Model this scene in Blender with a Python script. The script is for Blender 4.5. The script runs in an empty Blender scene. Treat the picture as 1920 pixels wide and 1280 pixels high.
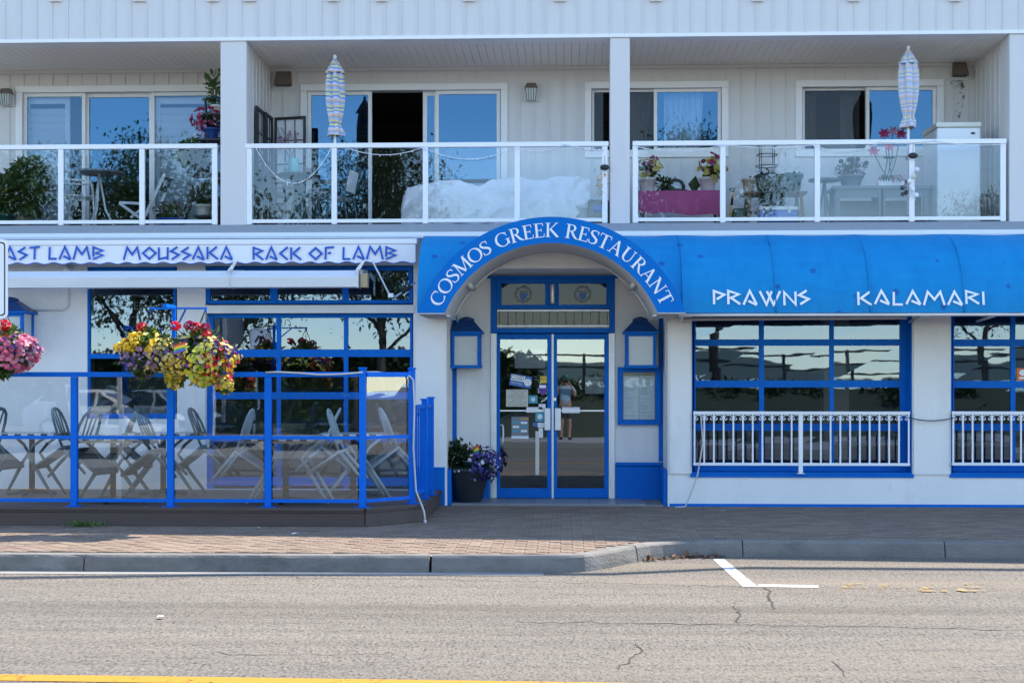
import bpy, math, random
from math import sin, cos, pi, radians, sqrt, atan2
from mathutils import Vector, noise, Matrix

scene = bpy.context.scene
COL = scene.collection

# ------------------------------------------------------------------ camera, sky, sun, exposure
YAW = radians(2.2); FPX = 2619.0; HORIZON = 712.0; DIST = 18.0; EYE = 1.62
cam_data = bpy.data.cameras.new("camera")
cam_data.sensor_width = 36.0
cam_data.lens = FPX / 1920 * 36
cam_data.shift_y = (HORIZON - 640) / 1920
cam_data.clip_start = 0.2
cam_data.clip_end = 12000
cam = bpy.data.objects.new("camera", cam_data)
COL.objects.link(cam)
cam.location = (0, -DIST, EYE)
cam.rotation_euler = (pi / 2, 0, YAW)
scene.camera = cam

SUN_EL, SUN_AZ = radians(55), radians(48)        # azimuth from +Y (behind the building) towards +X
world = bpy.data.worlds.new("World")
scene.world = world
world.use_nodes = True
wn = world.node_tree.nodes
wn.clear()
sky_node = wn.new("ShaderNodeTexSky")
sky_node.sky_type = 'NISHITA'
sky_node.sun_disc = False
sky_node.sun_elevation = SUN_EL
sky_node.sun_rotation = SUN_AZ
sky_node.air_density = 0.9
sky_node.dust_density = 0.0
sky_node.ozone_density = 1.2
bgn = wn.new("ShaderNodeBackground")
bgn.inputs[1].default_value = 0.15
outn = wn.new("ShaderNodeOutputWorld")
world.node_tree.links.new(sky_node.outputs[0], bgn.inputs[0])
world.node_tree.links.new(bgn.outputs[0], outn.inputs[0])

sun_data = bpy.data.lights.new("sun", 'SUN')
sun_data.energy = 2.9
sun_data.angle = radians(0.53)
sun_data.color = (1.0, 0.92, 0.81)
sun = bpy.data.objects.new("sun", sun_data)
COL.objects.link(sun)
SUN_DIR = Vector((sin(SUN_AZ) * cos(SUN_EL), cos(SUN_AZ) * cos(SUN_EL), sin(SUN_EL)))
sun.rotation_euler = SUN_DIR.to_track_quat('Z', 'Y').to_euler()
sun.location = (10, 10, 30)

vs = scene.view_settings
vs.view_transform = 'Standard'
vs.look = 'None'
vs.exposure = 1.85
vs.gamma = 1.0
vs.use_curve_mapping = False
scene.cycles.transparent_max_bounces = 24
scene.cycles.max_bounces = 6
scene.cycles.sample_clamp_indirect = 6.0

# ------------------------------------------------------------------ measuring helpers (photo pixel -> metres on a plane of known depth)
CS, SN = cos(YAW), sin(YAW)
def P(px, py, Y):
    dx = (px - 960) / FPX; dz = (HORIZON - py) / FPX
    t = (Y + DIST) / (CS + dx * SN)
    return Vector(((-SN + dx * CS) * t, Y, EYE + dz * t))
def X(px, Y): return P(px, HORIZON, Y).x
def Z(py, Y, px=960): return P(px, py, Y).z
def G(px, py, z=0.0):
    dx = (px - 960) / FPX; dz = (HORIZON - py) / FPX
    t = (z - EYE) / dz
    return Vector(((-SN + dx * CS) * t, -DIST + (CS + dx * SN) * t, z))
def R4(px0, px1, py0, py1, Y):
    m = (px0 + px1) / 2
    return X(px0, Y), X(px1, Y), Z(py1, Y, m), Z(py0, Y, m)

# ------------------------------------------------------------------ scene graph helpers
def link(o):
    COL.objects.link(o)
    return o
def thing(name, label, cat, loc=(0, 0, 0), group=None):
    o = link(bpy.data.objects.new(name, None))
    o.empty_display_size = 0.1
    o.location = loc
    o["label"] = label; o["category"] = cat
    if group: o["group"] = group
    return o
def tag(o, label, cat, group=None):
    o["label"] = label; o["category"] = cat
    if group: o["group"] = group
    return o
def top_origin(o):
    while o.parent is not None: o = o.parent
    return Vector(o.location)
def copy_tree(o, parent=None):
    c = o.copy(); COL.objects.link(c); c.parent = parent
    for ch in list(o.children): copy_tree(ch, c)
    return c
def piece(name, mesh, parent, loc, scale=(1, 1, 1), rot=(0, 0, 0)):
    o = link(bpy.data.objects.new(name, mesh))
    o.parent = parent
    o.location = Vector(loc) - top_origin(parent)
    o.scale = scale; o.rotation_euler = rot
    return o

class MB:
    def __init__(s): s.v = []; s.f = []
    def add(s, pts, faces):
        b = len(s.v); s.v += [Vector(p) for p in pts]
        s.f += [tuple(b + i for i in f) for f in faces]
        return s
    def poly(s, pts): return s.add(pts, [tuple(range(len(pts)))])
    def box(s, x0, x1, y0, y1, z0, z1):
        if x1 < x0: x0, x1 = x1, x0
        if y1 < y0: y0, y1 = y1, y0
        if z1 < z0: z0, z1 = z1, z0
        return s.add([(x0,y0,z0),(x1,y0,z0),(x1,y1,z0),(x0,y1,z0),(x0,y0,z1),(x1,y0,z1),(x1,y1,z1),(x0,y1,z1)],
                     [(0,3,2,1),(4,5,6,7),(0,1,5,4),(1,2,6,5),(2,3,7,6),(3,0,4,7)])
    def bar(s, p, q, w, h, up=(0, 0, 1)):
        p = Vector(p); q = Vector(q); d = (q - p).normalized(); u = Vector(up)
        r = d.cross(u)
        if r.length < 1e-4: r = d.cross(Vector((1, 0, 0)))
        r.normalize(); u = r.cross(d)
        a = r * w / 2; b = u * h / 2
        return s.add([p-a-b, p+a-b, p+a+b, p-a+b, q-a-b, q+a-b, q+a+b, q-a+b],
                     [(0,3,2,1),(4,5,6,7),(0,1,5,4),(1,2,6,5),(2,3,7,6),(3,0,4,7)])
    def tube(s, pts, r, n=8, closed=False, flat=1.0):
        pts = [Vector(p) for p in pts]; m = len(pts)
        rs = r if isinstance(r, (list, tuple)) else [r] * m
        b = len(s.v); prev = None
        for i, p in enumerate(pts):
            if closed: d = pts[(i + 1) % m] - pts[i - 1]
            else: d = pts[min(i + 1, m - 1)] - pts[max(i - 1, 0)]
            d = d.normalized() if d.length > 1e-9 else Vector((0, 0, 1))
            if prev is None:
                t = Vector((0, 0, 1)) if abs(d.z) < .9 else Vector((0, 1, 0))
                u = d.cross(t).normalized()
            else:
                u = prev - d * prev.dot(d)
                u = u.normalized() if u.length > 1e-6 else d.orthogonal().normalized()
            prev = u; w = d.cross(u)
            for k in range(n):
                a = 2 * pi * k / n
                s.v.append(p + (u * cos(a) + w * sin(a) * flat) * rs[i])
        for i in range(m if closed else m - 1):
            j = (i + 1) % m
            for k in range(n):
                l = (k + 1) % n
                s.f.append((b+i*n+k, b+i*n+l, b+j*n+l, b+j*n+k))
        if not closed:
            s.f.append(tuple(b + k for k in reversed(range(n))))
            s.f.append(tuple(b + (m-1)*n + k for k in range(n)))
        return s
    def lathe(s, prof, c=(0, 0, 0), n=20, fn=None, cap=True):
        c = Vector(c); b = len(s.v); m = len(prof)
        for i, (r, z) in enumerate(prof):
            for k in range(n):
                a = 2 * pi * k / n
                rr = fn(r, z, a) if fn else r
                s.v.append(c + Vector((rr * cos(a), rr * sin(a), z)))
        for i in range(m - 1):
            for k in range(n):
                l = (k + 1) % n
                s.f.append((b+i*n+k, b+i*n+l, b+(i+1)*n+l, b+(i+1)*n+k))
        if cap:
            s.f.append(tuple(b + k for k in reversed(range(n))))
            s.f.append(tuple(b + (m-1)*n + k for k in range(n)))
        return s
    def prism(s, poly, y0, y1):          # polygon in XZ pulled along Y
        n = len(poly)
        pts = [(x, y0, z) for x, z in poly] + [(x, y1, z) for x, z in poly]
        return s.add(pts, [tuple(range(n)), tuple(reversed(range(n, 2*n)))] +
                     [((i+1) % n, i, n+i, n+(i+1) % n) for i in range(n)])
    def slab(s, poly, z0, z1):           # polygon in XY pulled along Z
        n = len(poly)
        pts = [(x, y, z0) for x, y in poly] + [(x, y, z1) for x, y in poly]
        return s.add(pts, [tuple(reversed(range(n))), tuple(range(n, 2*n))] +
                     [(i, (i+1) % n, n+(i+1) % n, n+i) for i in range(n)])
    def grid(s, fn, nu, nv):
        b = len(s.v)
        for i in range(nu + 1):
            for j in range(nv + 1): s.v.append(Vector(fn(i / nu, j / nv)))
        for i in range(nu):
            for j in range(nv):
                a = b + i*(nv+1) + j
                s.f.append((a, a+nv+1, a+nv+2, a+1))
        return s
    def ball(s, c, r, n=10, m=6, sx=1, sy=1, sz=1):
        c = Vector(c); b = len(s.v)
        for i in range(m + 1):
            t = pi * i / m
            for k in range(n):
                a = 2*pi*k/n
                s.v.append(c + Vector((r*sx*sin(t)*cos(a), r*sy*sin(t)*sin(a), -r*sz*cos(t))))
        for i in range(m):
            for k in range(n):
                l = (k+1) % n
                s.f.append((b+i*n+k, b+i*n+l, b+(i+1)*n+l, b+(i+1)*n+k))
        return s
    def leaf(s, p, d, up, size, wid=.5):
        p = Vector(p); d = Vector(d).normalized(); r = d.cross(Vector(up))
        if r.length < 1e-3: r = d.orthogonal()
        r.normalize(); n = r.cross(d)
        m = p + d*size*.5 + n*size*.08
        return s.add([p, m + r*size*wid*.5, p + d*size - n*size*.05, m - r*size*wid*.5], [(0, 1, 2, 3)])
    def leaves(s, c, rad, n, size, rng, shell=.55, wid=.55, up=.4):
        c = Vector(c)
        for _ in range(n):
            d = Vector((rng.gauss(0,1), rng.gauss(0,1), rng.gauss(0,1))).normalized()
            q = (shell + (1-shell)*rng.random()) * (.85 + .3*noise.noise(d*2.1 + c*3))
            p = c + Vector((d.x*rad[0], d.y*rad[1], d.z*rad[2]))*q
            dd = d + Vector((rng.gauss(0,.6), rng.gauss(0,.6), rng.gauss(0,.5)+up*.3))
            s.leaf(p, dd, (rng.gauss(0,.5), rng.gauss(0,.5), 1), size*(.6+.8*rng.random()), wid)
        return s
    def blossom(s, p, d, r, n=6, cup=.35):
        p = Vector(p); d = Vector(d).normalized(); u = d.orthogonal().normalized(); w = d.cross(u)
        b = len(s.v); s.v.append(p)
        for k in range(n*2):
            a = pi*k/n; rr = r if k % 2 == 0 else r*.78
            s.v.append(p + (u*cos(a)+w*sin(a))*rr + d*r*cup)
        for k in range(n*2): s.f.append((b, b+1+k, b+1+(k+1) % (2*n)))
        return s
    def blossoms(s, c, rad, n, r, rng, filt=None):
        c = Vector(c); k = 0; tries = 0
        while k < n and tries < n*20:
            tries += 1
            d = Vector((rng.gauss(0,1), rng.gauss(0,1), rng.gauss(0,1))).normalized()
            if filt and not filt(d): continue
            q = .93 + .15*rng.random()
            p = c + Vector((d.x*rad[0], d.y*rad[1], d.z*rad[2]))*q
            s.blossom(p, d + Vector((rng.gauss(0,.35), rng.gauss(0,.35)-.15, rng.gauss(0,.35)+.15)), r*(.75+.5*rng.random()))
            k += 1
        return s
    def mesh(s, name, mat, org=(0, 0, 0), smooth=False):
        me = bpy.data.meshes.new(name)
        o = Vector(org)
        me.from_pydata([tuple(v - o) for v in s.v], [], s.f)
        if smooth:
            me.polygons.foreach_set("use_smooth", [True]*len(me.polygons))
        me.materials.append(MATS[mat] if isinstance(mat, str) else mat)
        me.update()
        return me
    def build(s, name, mat, parent=None, smooth=False, kind=None):
        org = top_origin(parent) if parent else (0, 0, 0)
        o = link(bpy.data.objects.new(name, s.mesh(name, mat, org, smooth)))
        if parent: o.parent = parent
        if kind: o["kind"] = kind
        return o
def bevel(o, w=.006, seg=2):
    m = o.modifiers.new("bevel", 'BEVEL'); m.width = w; m.segments = seg; m.limit_method = 'ANGLE'
    return o
def arc_pts(c, r, a0, a1, n, plane='xz'):
    out = []
    for i in range(n + 1):
        a = a0 + (a1 - a0)*i/n
        out.append(Vector((c[0]+r*cos(a), c[1], c[2]+r*sin(a))) if plane == 'xz' else Vector((c[0]+r*cos(a), c[1]+r*sin(a), c[2])))
    return out

# ------------------------------------------------------------------ materials
MATS = {}
def newmat(name):
    m = bpy.data.materials.new(name); m.use_nodes = True
    nt = m.node_tree; nt.nodes.clear()
    out = nt.nodes.new("ShaderNodeOutputMaterial")
    MATS[name] = m
    return m, nt, out
def N(nt, t, **kw):
    n = nt.nodes.new(t)
    for k, v in kw.items(): setattr(n, k, v)
    return n
def pos(nt): return N(nt, "ShaderNodeNewGeometry").outputs["Position"]
def mapping(nt, vec, scale=(1, 1, 1), loc=(0, 0, 0)):
    mp = N(nt, "ShaderNodeMapping")
    mp.inputs["Scale"].default_value = scale; mp.inputs["Location"].default_value = loc
    nt.links.new(vec, mp.inputs["Vector"])
    return mp.outputs[0]
def noise_tex(nt, vec, scale, detail=4, rough=.6):
    t = N(nt, "ShaderNodeTexNoise")
    t.inputs["Scale"].default_value = scale; t.inputs["Detail"].default_value = detail; t.inputs["Roughness"].default_value = rough
    nt.links.new(vec, t.inputs["Vector"])
    return t.outputs[0]
def ramp(nt, fac, stops, interp='LINEAR'):
    r = N(nt, "ShaderNodeValToRGB"); r.color_ramp.interpolation = interp
    el = r.color_ramp.elements
    while len(el) < len(stops): el.new(0.5)
    for e, (p, c) in zip(el, stops):
        e.position = p; e.color = (*c, 1) if len(c) == 3 else c
    nt.links.new(fac, r.inputs[0])
    return r.outputs[0]
def mixc(nt, fac, a, b, mode='MIX'):
    m = N(nt, "ShaderNodeMix", data_type='RGBA', blend_type=mode)
    for s, v in ((m.inputs[0], fac), (m.inputs[6], a), (m.inputs[7], b)):
        if isinstance(v, (int, float)): s.default_value = v
        elif isinstance(v, tuple): s.default_value = (*v, 1) if len(v) == 3 else v
        else: nt.links.new(v, s)
    return m.outputs[2]
def math_n(nt, op, a, b=None, clamp=False):
    m = N(nt, "ShaderNodeMath", operation=op, use_clamp=clamp)
    for s, v in ((m.inputs[0], a), (m.inputs[1], b)):
        if v is None: continue
        if isinstance(v, (int, float)): s.default_value = v
        else: nt.links.new(v, s)
    return m.outputs[0]
def lum(c, k): return tuple(min(1, x*k) for x in c)
def mat(name, col, rough=.55, metal=0.0, var=.12, vscale=3.0, bump=0.0, bscale=60.0, stretch=(1, 1, 1), spec=.5, dirt=0.0, dirt_col=(.12, .11, .1), dscale=1.2, sheen=0):
    m, nt, out = newmat(name)
    b = N(nt, "ShaderNodeBsdfPrincipled")
    p = pos(nt)
    v = mapping(nt, p, stretch)
    c = mixc(nt, noise_tex(nt, v, vscale, 5), lum(col, 1-var), lum(col, 1+var))
    if dirt > 0:
        d = ramp(nt, noise_tex(nt, v, dscale, 8, .7), [(.52, (0, 0, 0)), (.75, (1, 1, 1))])
        c = mixc(nt, math_n(nt, 'MULTIPLY', d, dirt), c, dirt_col)
    nt.links.new(c, b.inputs["Base Color"])
    rr = math_n(nt, 'ADD', math_n(nt, 'MULTIPLY', noise_tex(nt, v, vscale*2.3, 3), .16), rough - .08, True)
    nt.links.new(rr, b.inputs["Roughness"])
    b.inputs["Metallic"].default_value = metal
    b.inputs["Specular IOR Level"].default_value = spec
    if sheen: b.inputs["Sheen Weight"].default_value = sheen
    if bump > 0:
        bn = N(nt, "ShaderNodeBump"); bn.inputs["Strength"].default_value = bump; bn.inputs["Distance"].default_value = .01
        nt.links.new(noise_tex(nt, v, bscale, 4), bn.inputs["Height"]); nt.links.new(bn.outputs[0], b.inputs["Normal"])
    nt.links.new(b.outputs[0], out.inputs[0])
    return m
def leafmat(name, col, col2, vscale=9.0, trans=.35):
    m, nt, out = newmat(name)
    d = N(nt, "ShaderNodeBsdfPrincipled"); d.inputs["Roughness"].default_value = .5
    t = N(nt, "ShaderNodeBsdfTranslucent")
    g = N(nt, "ShaderNodeNewGeometry")
    f = mixc(nt, .5, g.outputs["Random Per Island"], noise_tex(nt, g.outputs["Position"], vscale, 3))
    c = ramp(nt, f, [(.25, col), (.7, col2)])
    nt.links.new(c, d.inputs["Base Color"]); nt.links.new(c, t.inputs["Color"])
    mx = N(nt, "ShaderNodeMixShader"); mx.inputs[0].default_value = trans
    nt.links.new(d.outputs[0], mx.inputs[1]); nt.links.new(t.outputs[0], mx.inputs[2]); nt.links.new(mx.outputs[0], out.inputs[0])
    return m
def glass(name, base, k=1.6, tint=(.9, .95, .96), gtint=(1, 1, 1), wob=.0006, wscale=1.6):
    m, nt, out = newmat(name)
    tr = N(nt, "ShaderNodeBsdfTransparent"); tr.inputs[0].default_value = (*tint, 1)
    gl = N(nt, "ShaderNodeBsdfGlossy"); gl.inputs["Color"].default_value = (*gtint, 1); gl.inputs["Roughness"].default_value = .012
    fr = N(nt, "ShaderNodeFresnel"); fr.inputs[0].default_value = 1.5
    if wob:
        bn = N(nt, "ShaderNodeBump"); bn.inputs["Strength"].default_value = 1; bn.inputs["Distance"].default_value = wob
        nt.links.new(noise_tex(nt, mapping(nt, pos(nt), (1, 1, 2.2)), wscale, 2, .5), bn.inputs["Height"]); nt.links.new(bn.outputs[0], gl.inputs["Normal"])
    f = math_n(nt, 'ADD', math_n(nt, 'MULTIPLY', fr.outputs[0], k), base, True)
    mx = N(nt, "ShaderNodeMixShader"); nt.links.new(f, mx.inputs[0])
    nt.links.new(tr.outputs[0], mx.inputs[1]); nt.links.new(gl.outputs[0], mx.inputs[2]); nt.links.new(mx.outputs[0], out.inputs[0])
    return m

mat("stucco", (.83, .805, .765), .85, var=.06, vscale=2.2, bump=.6, bscale=38, dirt=.42, dirt_col=(.56, .55, .53), dscale=1.3, stretch=(1, 1, .55))
mat("siding", (.69, .665, .64), .55, var=.05, vscale=1.5, dirt=.18, dirt_col=(.42, .39, .36), dscale=1.1)
mat("siding_white", (.66, .64, .61), .5, var=.045, vscale=1.5, dirt=.35, dirt_col=(.5, .48, .45), dscale=1.6, stretch=(3, 3, .25))
mat("soffit", (.90, .84, .77), .6, var=.05, vscale=2, dirt=.2, dirt_col=(.55, .52, .5), dscale=1.0)
mat("trim_white", (.84, .83, .81), .4, var=.03, dirt=.1, dirt_col=(.5, .49, .47), dscale=2)
mat("rail_white", (.85, .85, .85), .35, var=.02)
mat("deck_edge", (.28, .31, .34), .8, var=.15, vscale=25, bump=.3, bscale=120)
mat("blue_trim", (.001, .14, .54), .5, spec=.12, var=.14, vscale=4, dirt=.18, dirt_col=(.03, .06, .15), dscale=3)
mat("blue_rail", (.001, .138, .62), .42, spec=.12, var=.1, vscale=5, dirt=.12, dirt_col=(.03, .08, .25), dscale=4)
mat("blue_dark", (.006, .045, .17), .4, var=.2, vscale=6)
mat("dark_metal", (.03, .032, .035), .45, var=.2)
mat("black", (.012, .012, .013), .5, var=.2)
mat("alum", (.62, .63, .64), .35, metal=.75, var=.06, vscale=6)
mat("alum_matte", (.72, .73, .73), .42, metal=.35, var=.07, vscale=3, stretch=(.4, 1, 3), dirt=.22, dirt_col=(.33, .31, .28), dscale=2.5)
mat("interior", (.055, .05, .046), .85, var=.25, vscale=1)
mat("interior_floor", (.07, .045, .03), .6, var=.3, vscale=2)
mat("interior_light", (.55, .53, .5), .8, var=.06)
mat("curtain", (.15, .145, .14), .9, var=.15, vscale=4, bump=.3, bscale=20)
mat("shutter", (.72, .74, .74), .5, var=.03)
mat("cloth_white", (.90, .90, .92), .9, var=.05, vscale=5, dirt=.18, dirt_col=(.62, .60, .55), dscale=3, sheen=.2)
mat("pink_cloth", (.52, .10, .27), .9, var=.12, vscale=6, bump=.3, bscale=30)
mat("canvas_arch", (.001, .15, .50), .75, spec=.15, var=.05, vscale=2, bump=.15, bscale=200)
mat("canvas_under", (.60, .58, .55), .85, var=.08, vscale=3, dirt=.3, dirt_col=(.40, .37, .33), dscale=2)
mat("canvas_white", (.84, .84, .84), .8, var=.04, vscale=2.5, dirt=.12, dirt_col=(.55, .55, .55), dscale=3)
mat("letter_blue", (.012, .10, .48), .7, var=.05)
mat("letter_white", (.82, .83, .84), .65, var=.03)
mat("print_black", (.015, .015, .016), .6, var=.1)
mat("print_grey", (.22, .23, .25), .7, var=.1)
mat("paper", (.78, .79, .80), .8, var=.03)
mat("paper_cream", (.66, .63, .52), .8, var=.05)
mat("wood", (.22, .11, .05), .6, var=.25, vscale=10, stretch=(1, 1, .15))
mat("deck_wood", (.078, .052, .042), .62, var=.28, vscale=9, stretch=(.12, 1.5, 2.5), bump=.3, bscale=40, dirt=.25, dirt_col=(.17, .13, .11), dscale=3)
mat("deck_board", (.16, .12, .10), .7, var=.2, vscale=9, stretch=(.12, 2, 1), dirt=.2, dirt_col=(.28, .24, .2), dscale=3)
mat("concrete", (.26, .245, .225), .85, var=.16, vscale=7, bump=.5, bscale=90, dirt=.5, dirt_col=(.17, .155, .14), dscale=2.2)
mat("tile_grey", (.24, .25, .27), .45, var=.15, vscale=5, dirt=.3, dirt_col=(.12, .11, .1))
mat("terracotta", (.55, .47, .38), .8, var=.1, vscale=8)
mat("pot_white", (.70, .68, .63), .6, var=.06)
mat("pot_green", (.02, .10, .085), .4, var=.2)
mat("pot_dark", (.016, .022, .026), .4, var=.3)
mat("pot_blue", (.02, .07, .25), .35, var=.2)
mat("soil", (.03, .022, .015), .95, var=.3, vscale=30)
mat("chair_green", (.10, .135, .145), .5, var=.12, vscale=4)
mat("chair_grey", (.36, .41, .43), .5, var=.08, vscale=4)
mat("chair_white", (.7, .72, .72), .4, var=.05)
mat("teal_metal", (.05, .13, .15), .45, var=.2)
mat("pitcher", (.25, .55, .52), .3, var=.2, vscale=16)
mat("cooler_blue", (.01, .10, .52), .35, var=.06)
mat("fridge", (.76, .78, .78), .3, var=.03, dirt=.06)
mat("fridge_lid", (.66, .66, .56), .4, var=.04)
mat("table_grey", (.16, .19, .22), .5, var=.1)
mat("yellow_plastic", (.7, .38, .03), .5, var=.1)
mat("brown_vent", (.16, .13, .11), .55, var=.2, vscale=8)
mat("soot", (.10, .075, .055), .8, var=.3)
mat("lamp_glass", (.55, .58, .57), .25, var=.06)
mat("orange_sign", (.72, .17, .03), .5, var=.05)
mat("sign_white", (.86, .87, .88), .4, var=.02)
mat("sticker_teal", (.06, .33, .42), .5, var=.05)
mat("sticker_blue", (.05, .16, .45), .5, var=.1)
mat("sticker_yellow", (.75, .55, .05), .5, var=.05)
mat("sticker_navy", (.03, .05, .16), .5, var=.1)
mat("red", (.55, .02, .02), .5, var=.1)
mat("orange", (.75, .25, .02), .5, var=.1)
mat("yellow", (.8, .6, .03), .5, var=.1)
mat("green_stripe", (.03, .3, .06), .5, var=.1)
mat("violet", (.14, .03, .3), .5, var=.1)
mat("cable", (.55, .54, .5), .6, var=.08)
mat("cable_dark", (.06, .06, .065), .6, var=.1)
mat("bulb", (.75, .77, .75), .25, var=.05)
mat("skin", (.50, .28, .19), .55, var=.06)
mat("shirt", (.33, .48, .58), .85, var=.08)
mat("shorts", (.05, .055, .06), .85, var=.1)
mat("car_white", (.62, .61, .58), .22, var=.02, spec=.7)
mat("car_dark", (.03, .032, .035), .22, var=.05, spec=.7)
mat("car_glass", (.012, .014, .016), .06, var=.05, spec=.8)
mat("tyre", (.02, .02, .02), .85, var=.2)
mat("bark", (.10, .075, .055), .9, var=.3, vscale=8, bump=.8, bscale=20, stretch=(1, 1, .3))
mat("grass", (.03, .037, .018), .9, var=.35, vscale=2)
mat("sea", (.02, .05, .07), .12, var=.1, bump=.2, bscale=1.5)
mat("hills", (.06, .085, .07), .95, var=.2, vscale=.004)
mat("yellow_paint", (.40, .185, .004), .8, var=.15, vscale=12, dirt=.45, dirt_col=(.2, .15, .08), dscale=6)
mat("white_paint", (.6, .6, .59), .7, var=.06, vscale=10, dirt=.25, dirt_col=(.36, .35, .33), dscale=6)
mat("faded_paint", (.29, .21, .12), .8, var=.15, vscale=10, dirt=1.0, dirt_col=(.18, .165, .148), dscale=5)
mat("crack", (.04, .036, .032), .95, var=.3, vscale=20)
mat("litter", (.7, .68, .66), .8, var=.1)
mat("dry_leaf", (.16, .075, .03), .8, var=.3)
mat("stain_blue", (.02, .09, .27), .75, var=.2, vscale=20)
mat("tan_block", (.50, .36, .20), .7, var=.1)
mat("glassware", (.4, .42, .42), .1, var=.05)

leafmat("leaf_mid", (.035, .075, .018), (.13, .21, .05))
leafmat("leaf_dark", (.014, .035, .012), (.05, .09, .03))
leafmat("leaf_tree", (.02, .04, .012), (.075, .115, .03), 1.5)
leafmat("leaf_tree_light", (.045, .07, .02), (.12, .16, .045), 1.5)
leafmat("leaf_silver", (.22, .25, .22), (.5, .54, .5))
leafmat("flower_pink", (.62, .08, .20), (.85, .32, .42), 30)
leafmat("flower_yellow", (.75, .42, .01), (.85, .62, .03), 30, .25)
leafmat("flower_pale", (.62, .5, .08), (.8, .68, .25), 30)
leafmat("flower_lime", (.45, .55, .03), (.65, .72, .08), 30)
leafmat("flower_red", (.5, .005, .01), (.75, .02, .04), 30, .25)
leafmat("flower_purple", (.045, .015, .11), (.16, .07, .30), 30)
leafmat("flower_mauve", (.24, .11, .22), (.5, .32, .42), 30)
leafmat("flower_blue", (.02, .016, .12), (.09, .07, .38), 30)
leafmat("flower_white", (.6, .6, .65), (.82, .82, .85), 30)
leafmat("flower_crimson", (.17, .01, .05), (.4, .03, .12), 30)

glass("glass_balcony", .03, 1.15, (.93, .965, .97), (.75, .9, 1), .0008, 1.1)
glass("glass_deck", .10, 1.5, (.93, .95, .95), (.85, .94, 1), .0006, 1.2)
glass("glass_upper", .10, 1.6, (.62, .70, .76), (.26, .58, .92), .0008, .9)
glass("glass_upper_clear", .04, 1.4, (.85, .90, .94), (.4, .68, .95), .0008, .9)
glass("glass_shop", .07, 2.0, (.6, .62, .62), (.55, .74, 1), .0004, 1.5)
glass("glass_door", .10, 2.0, (.55, .57, .57), (.72, .86, 1), .0004, 1.2)
glass("glass_open", .0, .6, (.6, .6, .6), (1, 1, 1), 0)

# canvas of the barrel awning: woven, a little glossy, with damp spots
def canvas_blue():
    m, nt, out = newmat("canvas_blue")
    b = N(nt, "ShaderNodeBsdfPrincipled"); p = pos(nt)
    c = mixc(nt, noise_tex(nt, mapping(nt, p, (1, 1, 4)), 2.5, 5), (.001, .175, .42), (.002, .255, .55))
    fd = ramp(nt, noise_tex(nt, mapping(nt, p, (3.5, 1, .5)), 1.6, 7, .7), [(.42, (0, 0, 0)), (.75, (1, 1, 1))])
    c = mixc(nt, math_n(nt, 'MULTIPLY', fd, .35), c, (.015, .29, .58))
    dk_ = ramp(nt, noise_tex(nt, mapping(nt, p, (2.2, 1, 1), (4, 0, 9)), 2.4, 8, .75), [(.50, (0, 0, 0)), (.8, (1, 1, 1))])
    c = mixc(nt, math_n(nt, 'MULTIPLY', dk_, .4), c, (.004, .12, .36))
    vo = N(nt, "ShaderNodeTexVoronoi"); vo.inputs["Scale"].default_value = 4.3
    nt.links.new(p, vo.inputs["Vector"])
    n2 = noise_tex(nt, p, 26, 3)
    dd = math_n(nt, 'ADD', vo.outputs["Distance"], math_n(nt, 'MULTIPLY', n2, .09))
    spot = math_n(nt, 'MULTIPLY', ramp(nt, dd, [(.20, (1, 1, 1)), (.235, (0, 0, 0))]), ramp(nt, vo.outputs['Color'], [(.52, (0, 0, 0)), (.54, (1, 1, 1))]))
    c = mixc(nt, math_n(nt, 'MULTIPLY', spot, .8), c, (.008, .085, .30))
    nt.links.new(c, b.inputs["Base Color"]); b.inputs["Roughness"].default_value = .55; b.inputs["Specular IOR Level"].default_value = .2
    bn = N(nt, "ShaderNodeBump"); bn.inputs["Strength"].default_value = .25; bn.inputs["Distance"].default_value = .01
    nt.links.new(noise_tex(nt, mapping(nt, p, (1.2, 1, .6)), 5, 3), bn.inputs["Height"]); nt.links.new(bn.outputs[0], b.inputs["Normal"])
    nt.links.new(b.outputs[0], out.inputs[0])
canvas_blue()

def umbrella_mat(name, dull):
    m, nt, out = newmat(name)
    b = N(nt, "ShaderNodeBsdfPrincipled"); b.inputs["Roughness"].default_value = .85
    p = pos(nt); sx = N(nt, "ShaderNodeSeparateXYZ"); nt.links.new(p, sx.inputs[0])
    z = math_n(nt, 'ADD', sx.outputs[2], math_n(nt, 'MULTIPLY', noise_tex(nt, p, 6, 2), .08))
    f = math_n(nt, 'FRACT', math_n(nt, 'MULTIPLY', z, 5.2))
    w = (.62, .64, .72); k = dull
    mixk = lambda c: tuple(a*(1-k)+d*k for a, d in zip(c, w))
    cols = [mixk((.12, .25, .55)), mixk((.72, .62, .2)), mixk((.5, .5, .68)), mixk((.2, .4, .62)), mixk((.7, .42, .25)), mixk((.6, .62, .75)), mixk((.16, .3, .6)), mixk((.75, .7, .35))]
    c = ramp(nt, f, [(i/8, cc) for i, cc in enumerate(cols)], 'CONSTANT')
    nt.links.new(c, b.inputs["Base Color"]); nt.links.new(b.outputs[0], out.inputs[0])
umbrella_mat("umbrella_bright", .12)
umbrella_mat("umbrella_pale", .5)

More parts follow.
